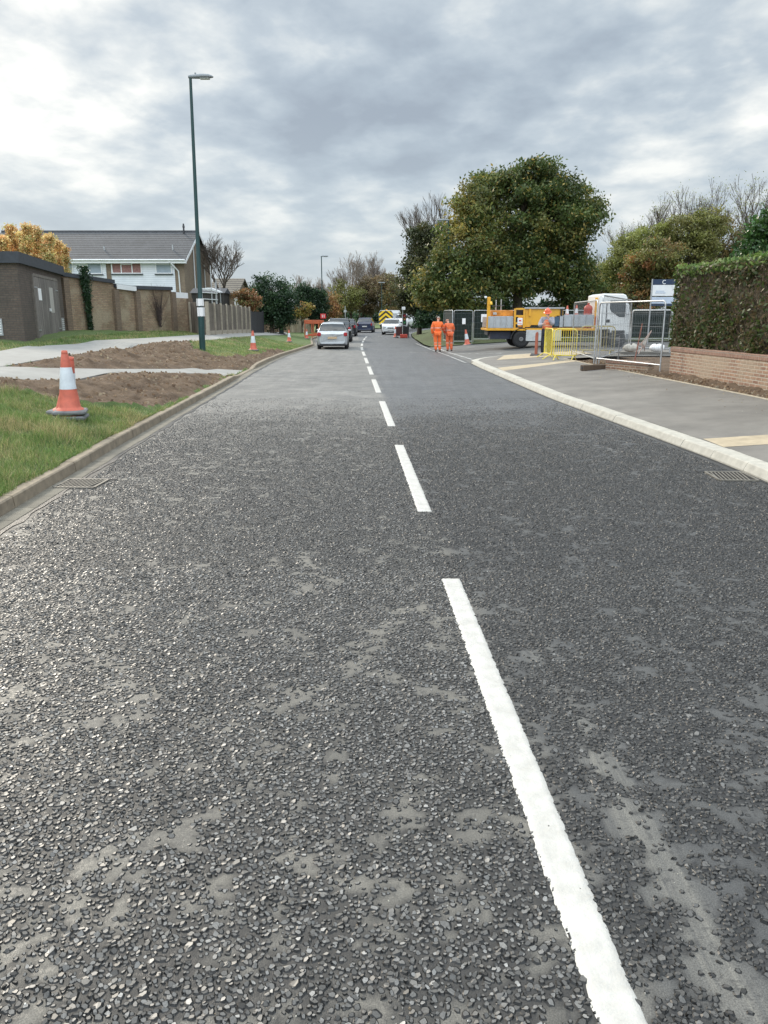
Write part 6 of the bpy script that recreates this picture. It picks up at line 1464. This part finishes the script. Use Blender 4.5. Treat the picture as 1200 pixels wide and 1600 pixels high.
def heras(a, b, zb0, zt, label, net=None, vert=.09, group=None, lean=0, name='wire_panel', hor=None):
    a, b = Vector(a), Vector(b); l_ = (b-a).length; o = empty(name, (a.x, a.y, zb0), math.atan2(b.y-a.y, b.x-a.x), label, 'fence panel', group); h = zt-zb0; r_ = .10; T = .022
    m = MB(); m.tube([(0, 0, -.02), (0, 0, h-r_), (r_*.3, 0, h-r_*.3), (r_, 0, h), (l_-r_, 0, h), (l_-r_*.3, 0, h-r_*.3), (l_, 0, h-r_), (l_, 0, -.02)], T, 8); m.tube([(0, 0, .14), (l_, 0, .14)], T*.9, 8); m.build('frame', M_galv, o)
    m = MB(); n = int(l_/vert)
    for i in range(1, n): x = l_*i/n; m.tube([(x, .012, .14), (x, .012, h)], .0024, 3, cap=False)
    for z in (hor or (.45, .75, 1.1, 1.45, 1.78)):
        if z < h-.05: m.tube([(0, .008, z), (l_, .008, z)], .004, 4, cap=False)
    w_ = m.build('wire_mesh', M_wire, o)
    if net:
        m = MB(); m.add([(.04, .03, .2), (l_-.04, .03, .2), (l_-.04, .03, h-.06), (.04, .03, h-.06), (.04, .05, .2), (l_-.04, .05, .2), (l_-.04, .05, h-.06), (.04, .05, h-.06)], [(0, 1, 2, 3), (7, 6, 5, 4), (0, 4, 5, 1), (1, 5, 6, 2), (2, 6, 7, 3), (3, 7, 4, 0)]); m.build('netting', net, o)
    return o
M_net = mat('dark_green_netting', (.012, .022, .018), .85, .4, 5)
M_net.node_tree.nodes['Principled BSDF'].inputs['Alpha'].default_value = .86
qB1 = P(931.5, 566, 23.4); qB2 = P(1031, 580.5, 20.2)
heras((qB1.x, qB1.y), (qB2.x, qB2.y), qB1.z+.0, P(935, 471.5, 23.4).z, 'nearest wire panel with rounded corners, joined to the hedge end').location.z = (qB1.z+qB2.z)/2
qA1 = P(893, 556, 28.6); qA2 = P(928, 565, 23.6); heras((qA1.x, qA1.y), (qA2.x, qA2.y), (qA1.z+qA2.z)/2, P(893, 473, 28.6).z, 'wire panel running back from the timber block, behind the bright yellow barrier')
qD1 = P(936, 562, 23.8); qD2 = P(981, 549, 31.5); heras((qD1.x, qD1.y), (qD2.x, qD2.y), (qD1.z+qD2.z)/2-.05, P(981, 469, 31.5).z, 'wire panel angled back in front of the lorry cab')
qC1 = P(984, 548, 32.5); qC2 = P(1046, 548, 31); heras((qC1.x, qC1.y), (qC2.x, qC2.y), qC1.z, P(1000, 485, 32).z, 'lower wire panel behind the tilted triangle sign')
GN = 'dark netted panels across the far side of the side road'
def hp(pa, ya, pb, yb, lb, top=485, bot=536, y0=None):
    A_, B_ = P(pa, 530, ya), P(pb, 530, yb); zb_ = gz((A_.x+B_.x)/2, (ya+yb)/2)+.03; return heras((A_.x, ya), (B_.x, yb), zb_, P((pa+pb)/2, top, (ya+yb)/2).z, lb, M_net, .2, GN), A_, B_, zb_
hp(693, 51, 706.5, 47.4, 'dark netted panel turned edge on, directly right of the pair of workers')
o1, A_, B_, z_ = hp(708.5, 47.6, 737.5, 47.6, 'dark netted panel with a small paper notice, left of the lorry'); m = MB(); q = P(725, 502, 47.5); m.box((q.x-A_.x, -.03, q.z-z_), (.20, .01, .34)); m.build('notice', M_paper, o1)
o1, A_, B_, z_ = hp(739.5, 47.8, 790, 47.8, 'dark netted panel partly hidden by the rear of the yellow lorry'); m = MB(); q = P(757, 497, 47.6); m.box((q.x-A_.x, -.03, q.z-z_), (.36, .01, .46)); m.build('notice', M_paper, o1)
hp(792, 47.9, 850, 47.9, 'dark netted panel hidden behind the lorry tank'); hp(852, 48, 932, 48, 'long dark netted panel behind the lorry deck')
hp(985, 47, 1045, 47, 'dark netted panel right of the white cab', 484); hp(1047, 47, 1110, 47, 'dark netted panel behind the hedge end', 484)
# timber block foot
a = P(910, 574, 23.3); b = P(946, 570, 23.6); o = empty('timber_block', (a.x, a.y, a.z), math.atan2(b.y-a.y, b.x-a.x), 'dark brown timber baulk lying under the joint of the wire panels', 'timber block')
o.location.z = zc(a.x, a.y)+.005
m = MB(); m.box((.40, 0, .085), (.82, .2, .17), ch=.012); m.build('block', wood('old_timber', (.07, .045, .03), (.14, .10, .07), .6, gap=False), o); m = MB(); m.tube([(-.02, 0, .09), (.01, 0, .09)], .045, 10); m.build('bolt_hole', M_dark, o)
# faded red barrier board seen end on
Yb = 31.6; q = P(837, 557, Yb); o = empty('barrier_post', (q.x, Yb, q.z+.0), -.22, 'faded red barrier board seen end on, left of the orange hard hat', 'barrier'); h_ = P(837, 519, Yb).z-q.z
m = MB(); m.prism([(-.05, .08), (.05, .08), (.055, h_-.12), (.045, h_-.03), (.015, h_), (-.015, h_), (-.045, h_-.04), (-.055, h_-.14)], 'y', -.04, .75); m.build('board', mat('faded_red_plastic', (.34, .10, .06), .7, .3, 5, dirt=.5), o, bevel=.015)
m = MB(); m.box((0, .05, .04), (.46, .24, .09), ch=.02); m.box((0, .8, .04), (.46, .24, .09), ch=.02); m.build('foot', M_rub2, o)
# tilted triangular warning sign on a folding frame
Yb = 30.5; bz2 = P(1000, 556, Yb).z; q = P(1004, 552, Yb); o = empty('triangle_sign', (q.x, Yb, q.z), 0, 'tilted triangular road works sign with faded red border behind the wire panel', 'sign')
X = lambda px: P(px, 540, Yb).x-q.x; Z = lambda py: P(1004, py, Yb).z-q.z
tri = [(X(1021.5), Z(515.5)), (X(998), Z(538)), (X(1008), Z(545))]; cx_, cz_ = sum(p[0] for p in tri)/3, sum(p[1] for p in tri)/3
ty = [.35, -.15, .15]
m = MB(); m.add([(p[0], y_, p[1]) for p, y_ in zip(tri, ty)]+[(p[0], y_+.02, p[1]) for p, y_ in zip(tri, ty)], [(0, 1, 2), (5, 4, 3), (0, 3, 4, 1), (1, 4, 5, 2), (2, 5, 3, 0)]); pl = m.build('plate', mat('sign_back', (.50, .36, .30), .6, .2, 5, dirt=.4), o)
m = MB(); g_ = [(cx_+(p[0]-cx_)*.62, y_*.62+.04-.012, cz_+(p[1]-cz_)*.62) for p, y_ in zip(tri, ty)]; g2_ = [(a_, b_+.004, c_) for a_, b_, c_ in g_]; m.add(g_+g2_, [(0, 1, 2), (5, 4, 3)]); m.build('sign_face', mat('sign_white', (.60, .56, .50), .5, .12, 8, dirt=.3), pl)
m = MB(); m.tube([(X(1020), .3, Z(517)), (X(998.5), 0, Z(553))], .02, 6); m.tube([(X(1009), .1, Z(541)), (X(1014), .5, Z(549))], .018, 6); m.tube([(X(999), -.1, Z(537)), (X(992), .1, Z(546))], .018, 6); m.build('frame', mat('pinkish_frame', (.42, .30, .26), .6, .2, 6), o)
for pts, r_, lb_, m_ in ((((1003.5, 506, 24.6), (988, 582, 23.4)), .018, 'long rusty steel rod leaning beside the tilted sign', M_rust), (((968.5, 525, 25.6), (965, 571, 24.6)), .016, 'short black steel rod standing at the wire panel', M_dark)):
    a = P(*pts[0]); b = P(*pts[1]); o = empty('steel_rod', tuple(b), 0, lb_, 'rod'); m = MB(); m.tube([(0, 0, -.3*0), tuple(a-b)], r_, 8); m.build('rod', m_, o); m = MB(); d_ = (a-b)*.12; m.tube([tuple(d_), tuple(d_*1.25)], r_*1.7, 8); m.build('clamp', m_, o)
for px, py, Yb, lb_ in ((1026, 549, 31, 'white plastic sack lying behind the tilted sign'), (985, 549, 29.5, 'pale rubble sack behind the wire panel joint')):
    q = P(px, py, Yb); o = empty('rubble_sack', tuple(q), .3, lb_, 'sack'); V = []; n = 12
    for i in range(7):
        for k in range(n): th = 2*math.pi*k/n; r_ = math.sin(math.pi*(i+.4)/7)*(1+.25*(float(vnoise(i*1.7+px, k*1.3))-.5)); V.append((.32*r_*math.cos(th), .22*r_*math.sin(th), .13*(1-math.cos(math.pi*i/6))*(1+.3*float(vnoise(k*.9, px)))-.02))
    m = MB(); m.add(V, [(i*n+k, i*n+(k+1) % n, (i+1)*n+(k+1) % n, (i+1)*n+k) for i in range(6) for k in range(n)], 0, True); m.build('sack', M_paper if px > 1000 else mat('dusty_sack', (.45, .42, .37), .9, .25, 6), o); m = MB(); m.tube([(.2, 0, .16), (.34, .02, .20)], [.04, .015], 8); m.build('neck', M_paper, o)
# estate sign on its post
Yb = 44; q = P(1018.5, 530, Yb); o = empty('estate_sign', (q.x, Yb, gz(q.x, Yb)), 0, 'navy and white board sign on a grey post, half hidden by the hedge', 'sign'); bz3 = o.location.z; X = lambda px: P(px, 450, Yb).x-q.x; Z = lambda py: P(1030, py, Yb).z-bz3
m = MB(); m.tube([(X(1018.5), 0, 0), (X(1018.5), 0, Z(436))], .045, 8); m.build('post', M_galv, o); m = MB(); m.tube([(X(1062), 0, 0), (X(1062), 0, Z(436))], .045, 8); m.build('post', M_galv, o)
M_nav = mat('sign_navy', (.02, .04, .085), .45, .1, 3); M_lb = mat('sign_pale_blue', (.48, .55, .66), .45, .08, 3)
for ya2, yb2, m_ in ((436.5, 445, M_nav), (445.3, 462.5, M_upvc), (464, 474.5, M_lb), (475, 478, M_nav)):
    m = MB(); m.box(((X(1019.5)+X(1062))/2, -.02, (Z(ya2)+Z(yb2))/2), (X(1062)-X(1019.5), .05, Z(ya2)-Z(yb2)), ch=.006); pn = m.build('board', m_, o)
    if ya2 == 436.5:
        m = MB(); cx_, cz_, r_ = X(1037), Z(440.8), .115
        for k in range(12):
            a_, c_ = R(50+260*k/12), R(50+260*(k+1)/12); m.add([(cx_+rr*math.cos(q_), -.052, cz_+rr*math.sin(q_)) for q_ in (a_, c_) for rr in (r_-.035, r_)], [(0, 1, 3, 2)])
        m.build('letter_c', M_upvc, pn)
    if ya2 == 445.3:
        m = MB()
        for k, (pa, pb) in enumerate(((1025, 1038), (1024, 1040))): m.box(((X(pa)+X(pb))/2, -.052, Z(455+k*2.6)), (X(pb)-X(pa), .008, .05))
        m.build('printed_line', M_lb, pn)

# temporary traffic light and red barriers
Yb = 66; q = P(629, 524, Yb); o = empty('temporary_traffic_light', (q.x, Yb, 0), 0, 'temporary traffic light with black head on a thin pole, right edge of the road', 'traffic light'); Z = lambda py: P(629, py, Yb).z; X = lambda px: P(px, 500, Yb).x-q.x
m = MB(); m.tube([(0, 0, .05), (0, 0, Z(484))], .035, 8); m.build('pole', M_galv, o)
m = MB(); m.box((X(632), .1, (Z(490)+Z(508))/2), (.30, .25, Z(490)-Z(508)), ch=.03); hd = m.build('signal_head', M_trim, o)
for k, (c_) in enumerate(((.3, .02, .02), (.3, .14, .02), (.02, .2, .06))): m = MB(); m.lathe([(0, .0), (.085, 0), (.10, .07), (.105, .07)], 14, 0, Matrix.Translation((X(632), -.03, Z(493)-k*.27)) @ Matrix.Rotation(math.pi/2, 4, 'X')); m.build('lens', mat('signal_lens', c_, .3), hd)
m = MB(); m.box((X(630.5), 0, Z(482)), (.30, .2, .26), ch=.03); m.build('sensor', M_upvc, o)
m = MB(); m.box((X(631), 0, .17), (.62, .5, .3), ch=.03); m.build('base', M_red, o)
for px, Yb, m_, lb_ in ((623.5, 66.6, mat('dark_red_plastic', (.06, .02, .02), .6), 'dark red plastic barrier left of the traffic light pole'), (634, 67.2, M_trim, 'black plastic barrier right of the traffic light pole')):
    q = P(px, 520, Yb); o = empty('plastic_barrier', (q.x, Yb, 0), .1, lb_, 'barrier'); m = MB(); m.box((0, 0, .55), (.52, .06, .75), ch=.02); m.build('board', m_, o)
    m = MB(); m.box((-.22, 0, .09), (.1, .45, .16), ch=.02); m.box((.22, 0, .09), (.1, .45, .16), ch=.02); m.build('foot', M_rub2, o)
M_or = mat('orange_red_plastic', (.50, .11, .04), .5, .2, 5, dirt=.3)
for px, Yb, w_, lb_ in ((487.5, 62, 1.2, 'orange red works barrier nearest the far cone on the verge'), (498, 66, .9, 'red works barrier behind the orange red one, next to the dark car')):
    q = P(px, 518, Yb); bz4 = gz(q.x, Yb) if q.x < float(KL(Yb)) else 0; o = empty('works_barrier', (q.x, Yb, bz4), .12, lb_, 'barrier'); h_ = P(px, 500, Yb).z-bz4
    m = MB(); m.box((0, 0, h_-.15), (w_, .05, .30), ch=.02); m.build('top_board', M_or, o); m = MB(); m.box((0, 0, .35), (w_, .05, .16), ch=.02); m.build('bottom_board', M_or, o)
    for k in (-.46, 0, .46): m = MB(); m.box((w_*k, 0, h_/2), (.07, .045, h_-.02)); m.build('upright', M_or, o)
    for k in (-.4, .4): m = MB(); m.box((w_*k, 0, .05), (.12, .5, .1), ch=.02); m.build('foot', M_rub2, o)
Yb = 71; q = P(505, 494, Yb); o = empty('works_sign', (q.x, Yb, gz(q.x, Yb) if q.x < float(KL(Yb)) else 0), 0, 'square red sign with two white bars above the dark car roof', 'sign'); h_ = q.z-o.location.z
m = MB(); m.tube([(0, .05, 0), (0, .05, h_+.2)], .03, 6); m.build('post', M_dark, o); m = MB(); m.box((0, 0, h_), (.5, .04, .42), ch=.01); pn = m.build('board', mat('bright_red_sign', (.55, .03, .03), .4), o)
for k in (-.08, .08): m = MB(); m.box((k, -.026, h_), (.06, .008, .26)); m.build('white_bar', M_upvc, pn)
q = HL(440, 522); o = empty('utility_cabinet', (q[0], q[1], gz(*q)), .1, 'narrow dark green utility cabinet on the left footpath', 'cabinet'); h_ = P(440, 503.5, q[1]).z-gz(*q); print('cab', q, h_)
m = MB(); m.box((0, 0, h_/2), (.36, .36, h_-.06), ch=.02); m.build('body', M_green, o); m = MB(); m.box((0, 0, h_-.015), (.42, .42, .06), ch=.01); m.build('lid', M_green, o); m = MB(); m.box((0, 0, .02), (.6, .6, .08), ch=.01); m.build('plinth', M_rub2, o)
o = empty('white_frame', (q[0]-.42, q[1]+.3, gz(*q)), 0, 'small white frame standing left of the green cabinet', 'frame'); m = MB(); m.tube([(-.2, 0, 0), (-.2, 0, h_*.85), (.15, 0, h_*.8), (.15, 0, .3)], .02, 6); m.build('rail', M_upvc, o); m = MB(); m.box((0, 0, h_*.6), (.3, .02, .18)); m.build('board', M_galv, o)
Yb = 110; q = P(539.5, 500, Yb); o = empty('signpost', (q.x, Yb, -.1), 0, 'thin pale post beyond the black car', 'post'); m = MB(); m.tube([(0, 0, 0), (0, 0, P(539.5, 477, Yb).z)], .05, 6); m.build('post', M_galv, o); m = MB(); m.box((0, -.06, P(540, 485, Yb).z), (.4, .02, .3)); m.build('plate', M_galv, o)

# ------------------------------------------------------------------ people
def skin(name, verts, edges, rad, m_, parent, lev=2, root=0, band=None):
    me = bpy.data.meshes.new(name); me.from_pydata(verts, edges, []); me.materials.append(m_); o = bpy.data.objects.new(name, me); COL.objects.link(o); o.parent = parent
    md = o.modifiers.new('skin', 'SKIN'); md.use_smooth_shade = True; me.skin_vertices or None
    for v_, r_ in zip(me.skin_vertices[0].data, rad): v_.radius = r_ if isinstance(r_, tuple) else (r_, r_)
    me.skin_vertices[0].data[root].use_root = True
    s = o.modifiers.new('smooth', 'SUBSURF'); s.levels = lev; s.render_levels = lev; return o
def clothmat(name, c, bands, bandc=(.62, .62, .58)):
    m, t, b, N, L = nt(name); v = tc(t); s = N('ShaderNodeSeparateXYZ'); L(v, s.inputs[0]); col = ramp(t, noise(t, v, 9, 5, .65), [(.3, sc_(c, .72)), (.7, sc_(c, 1.15))])
    for z0, z1 in bands:
        k = mth(t, 'MULTIPLY', mth(t, 'GREATER_THAN', s.outputs[2], z0), mth(t, 'LESS_THAN', s.outputs[2], z1)); col = mixc(t, mth(t, 'MULTIPLY', k, .45), col, bandc)
    L(col, b.inputs['Base Color']); b.inputs['Roughness'].default_value = .8; bumpn(t, noise(t, v, 11, 4, .6, .6), .9, .03, b); return m
M_hv = clothmat('orange_workwear', (.92, .17, .035), [(1.18, 1.23)]); M_hv2 = clothmat('orange_trousers', (.90, .16, .035), [(.30, .35), (.44, .48)]); M_hv3 = clothmat('rusty_orange_workwear', (.72, .15, .05), [(1.1, 1.15), (.44, .49)])
M_hvest = clothmat('orange_vest', (.85, .22, .10), [(1.15, 1.20), (1.30, 1.33)], (.75, .72, .55)); M_grey = mat('grey_sweatshirt', (.30, .30, .34), .9, .25, 8); M_navyc = mat('navy_trousers', (.02, .025, .04), .9, .3, 8); M_hair = mat('grey_hair', (.34, .31, .28), .8, .2, 20); M_dhair = mat('dark_hair', (.03, .022, .018), .8, .2, 20); M_boot = mat('boot', (.05, .03, .025), .7, .3, 9)
def person(base, rz, J, h, label, jacket, trousers, hat=None, hair=None, boots=None, group=None):
    """J: joint positions for a 1.80 m figure; x right, y forward, z up"""
    o = empty('person', base, rz, label, 'person', group); o.scale = (h/1.80,)*3
    V = []; E = []; Rr = []; idx = {}
    def add(n_, p, r_, par=None): idx[n_] = len(V); V.append(tuple(p)); Rr.append(r_); (par is not None) and E.append((idx[par], idx[n_]))
    g = lambda k: Vector(J[k])
    add('pel', g('pel'), (.15, .11)); add('waist', g('pel').lerp(g('chest'), .45), (.14, .10), 'pel'); add('chest', g('chest'), (.17, .12), 'waist'); add('neckb', g('neck')-Vector((0, 0, .05)), .07, 'chest'); add('neck', g('neck'), .055, 'neckb')
    hd = g('head'); up = (hd-g('neck')).normalized(); add('jaw', hd-up*.04, (.07, .075), 'neck'); add('skull', hd+up*.04, (.078, .09), 'jaw'); add('crown', hd+up*.10, (.055, .065), 'skull')
    f = Vector(J['face']).normalized(); add('nose', hd+f*.095, .016, 'jaw'); sd_ = f.cross(up).normalized()
    for s_, n_ in ((1, 'earr'), (-1, 'earl')): add(n_, hd+sd_*.085*s_+up*.01, .014, 'skull')
    for s_, S_ in ((1, 'r'), (-1, 'l')):
        add('sh'+S_, g('sh'+S_), .065, 'chest'); add('el'+S_, g('el'+S_), .047, 'sh'+S_); add('wr'+S_, g('wr'+S_), .030, 'el'+S_)
        d = (g('wr'+S_)-g('el'+S_)).normalized(); a = d.cross(Vector((0, 1, .2))).normalized() if abs(d.y) < .9 else d.cross(Vector((1, 0, 0))).normalized()
        add('pa'+S_, g('wr'+S_)+d*.06, (.038, .024), 'wr'+S_); c_ = d.cross(a)
        for q_ in range(4):
            off = a*(.03-.02*q_); ln = (.075, .085, .08, .062)[q_]; b_ = g('wr'+S_)+d*.10+off
            add(f'f{q_}'+S_, b_, .010, 'pa'+S_); add(f'g{q_}'+S_, b_+d*ln*.5+c_*.012, .009, f'f{q_}'+S_); add(f'h{q_}'+S_, b_+d*ln*.85+c_*.035, .007, f'g{q_}'+S_)
        add('t0'+S_, g('wr'+S_)+d*.045+a*.042, .011, 'pa'+S_); add('t1'+S_, g('wr'+S_)+d*.09+a*.06+c_*.02, .009, 't0'+S_)
        add('hip'+S_, g('hip'+S_), .095, 'pel'); add('kn'+S_, g('kn'+S_), .060, 'hip'+S_); add('ca'+S_, g('kn'+S_).lerp(g('an'+S_), .35), .056, 'kn'+S_); add('an'+S_, g('an'+S_), .042, 'ca'+S_); add('toe'+S_, g('toe'+S_), (.045, .03), 'an'+S_)
    skin('body', V, E, Rr, M_skin, o, 2)
    def sub(names, ex, nm, m_, lev=2, ov={}):
        ii = [idx[n_] for n_ in names]; mp_ = {a: b for b, a in enumerate(ii)}; ed = [(mp_[a], mp_[b]) for a, b in E if a in mp_ and b in mp_]
        rr = [tuple(c+ex for c in (Rr[i] if isinstance(Rr[i], tuple) else (Rr[i],)*2)) for i in ii]
        for k_, v_ in ov.items(): rr[names.index(k_)] = v_
        return skin(nm, [V[i] for i in ii], ed, rr, m_, o, lev)
    sub(['pel', 'waist', 'chest', 'neckb', 'shr', 'elr', 'wrr', 'shl', 'ell', 'wrl'], .038, 'jacket', jacket[0], 2, {'neckb': (.085, .085)})
    if len(jacket) > 1: sub(['waist', 'chest', 'neckb', 'pel'] if False else ['pel', 'waist', 'chest', 'neckb'], .062, 'vest', jacket[1], 2, {'neckb': (.09, .09)})
    sub(['pel', 'hipr', 'knr', 'car', 'anr', 'hipl', 'knl', 'cal', 'anl'], .030, 'trousers', trousers)
    for S_ in 'rl':
        skin('boot', [tuple(g('an'+S_)+Vector((0, -.03, -.01))), tuple(g('an'+S_).lerp(g('toe'+S_), .5)+Vector((0, 0, -.005))), tuple(g('toe'+S_))], [(0, 1), (1, 2)], [(.055, .06), (.052, .045), (.045, .038)], boots or M_boot, o)
    ht = hd+up*.055
    if hair: skin('hair', [tuple(hd+up*.02-f*.035), tuple(hd+up*.07-f*.02), tuple(hd+up*.11-f*.01)], [(0, 1), (1, 2)], [(.078, .072), (.082, .085), (.06, .06)], hair, o)
    if hat:
        Mh = Matrix.Translation(ht) @ up.to_track_quat('Z', 'Y').to_matrix().to_4x4()
        m = MB(); m.lathe([(.165, .0), (.16, .012), (.125, .018), (.122, .06), (.10, .115), (.06, .145), (0, .152)], 20, 0, Mh); hh = m.build('hard_hat', hat, o)
        m = MB(); m.box((0, .0, .148), (.03, .20, .02), M=Mh, ch=.006); m.build('ridge', hat, hh)
        for s_ in (1, -1): m = MB(); e = hd+f*.078+sd_*.03*s_+up*.02; m.lathe([(0, -.012), (.012, 0), (0, .012)], 8, 0, Matrix.Translation(e)); m.build('eye', M_dhair, o)
    return o
J1 = dict(pel=(0, 0, .98), chest=(0, .06, 1.36), neck=(.03, .12, 1.52), head=(.05, .18, 1.64), face=(.5, .8, -.5), shr=(.20, .08, 1.42), shl=(-.20, .04, 1.42), elr=(.30, .20, 1.20), wrr=(.28, .38, 1.12), ell=(-.28, .02, 1.14), wrl=(-.24, .10, .90),
          hipr=(.10, 0, .94), hipl=(-.10, 0, .94), knr=(.12, .06, .52), knl=(-.09, .0, .52), anr=(.13, 0, .09), anl=(-.07, -.05, .09), toer=(.18, .17, .04), toel=(-.05, .13, .04))
J2 = dict(pel=(0, 0, .96), chest=(-.04, .07, 1.33), neck=(-.06, .13, 1.49), head=(-.09, .20, 1.60), face=(-.4, .7, -.7), shr=(.16, .10, 1.39), shl=(-.21, .06, 1.39), elr=(.25, .14, 1.14), wrr=(.16, .32, 1.02), ell=(-.27, .16, 1.12), wrl=(-.20, .34, .98),
          hipr=(.09, 0, .93), hipl=(-.09, 0, .93), knr=(.10, .03, .50), knl=(-.10, .05, .50), anr=(.11, -.02, .09), anl=(-.09, -.02, .09), toer=(.15, .14, .04), toel=(-.10, .15, .04))
J3 = dict(pel=(0, 0, .96), chest=(0, .02, 1.36), neck=(-.01, .04, 1.52), head=(-.01, .09, 1.63), face=(-.15, .95, -.25), shr=(.21, .02, 1.42), shl=(-.21, .02, 1.42), elr=(.28, .18, 1.16), wrr=(.12, .36, 1.22), ell=(-.25, .22, 1.20), wrl=(-.10, .30, 1.44),
          hipr=(.10, 0, .93), hipl=(-.10, 0, .93), knr=(.13, .06, .50), knl=(-.11, .03, .50), anr=(.15, -.02, .09), anl=(-.10, -.02, .09), toer=(.20, .15, .04), toel=(-.12, .15, .04))
q = P(683, 549.8, 41); person((q.x, 41, .0), 0, J1, 1.84, 'standing person in all orange workwear with grey hair, back turned, left one of the pair', (M_hv,), M_hv2, hair=M_hair)
q = P(702, 548.5, 41.3); person((q.x, 41.3, .0), R(8), J2, 1.78, 'standing person in rusty orange workwear with dark hair, head bowed, right one of the pair', (M_hv3,), clothmat('rusty_orange_trousers', (.70, .14, .05), [(.44, .49)]), hair=M_dhair)
q = P(856, 556, 31.2); zg3 = zc(q.x, 31.2) if False else P(856, 556, 31.2).z
o = person((q.x, 31.6, zg3), R(158), J3, 1.80, 'standing person in orange hard hat and orange vest over grey top, arms raised', (M_grey, M_hvest), M_navyc, hat=mat('orange_hard_hat', (.75, .13, .05), .35, .08, 6), boots=mat('pale_boot', (.5, .5, .5), .7)); print('p3', q, zg3, 1.85-0)
top = P(856, 481.5, 31.6).z; o.scale = ((top-zg3)/1.84,)*3; print('scale', o.scale[0])
for o in COL.objects:
    if o.type == 'MESH' and o.data.materials:
        pass
SC.view_settings.exposure = .33
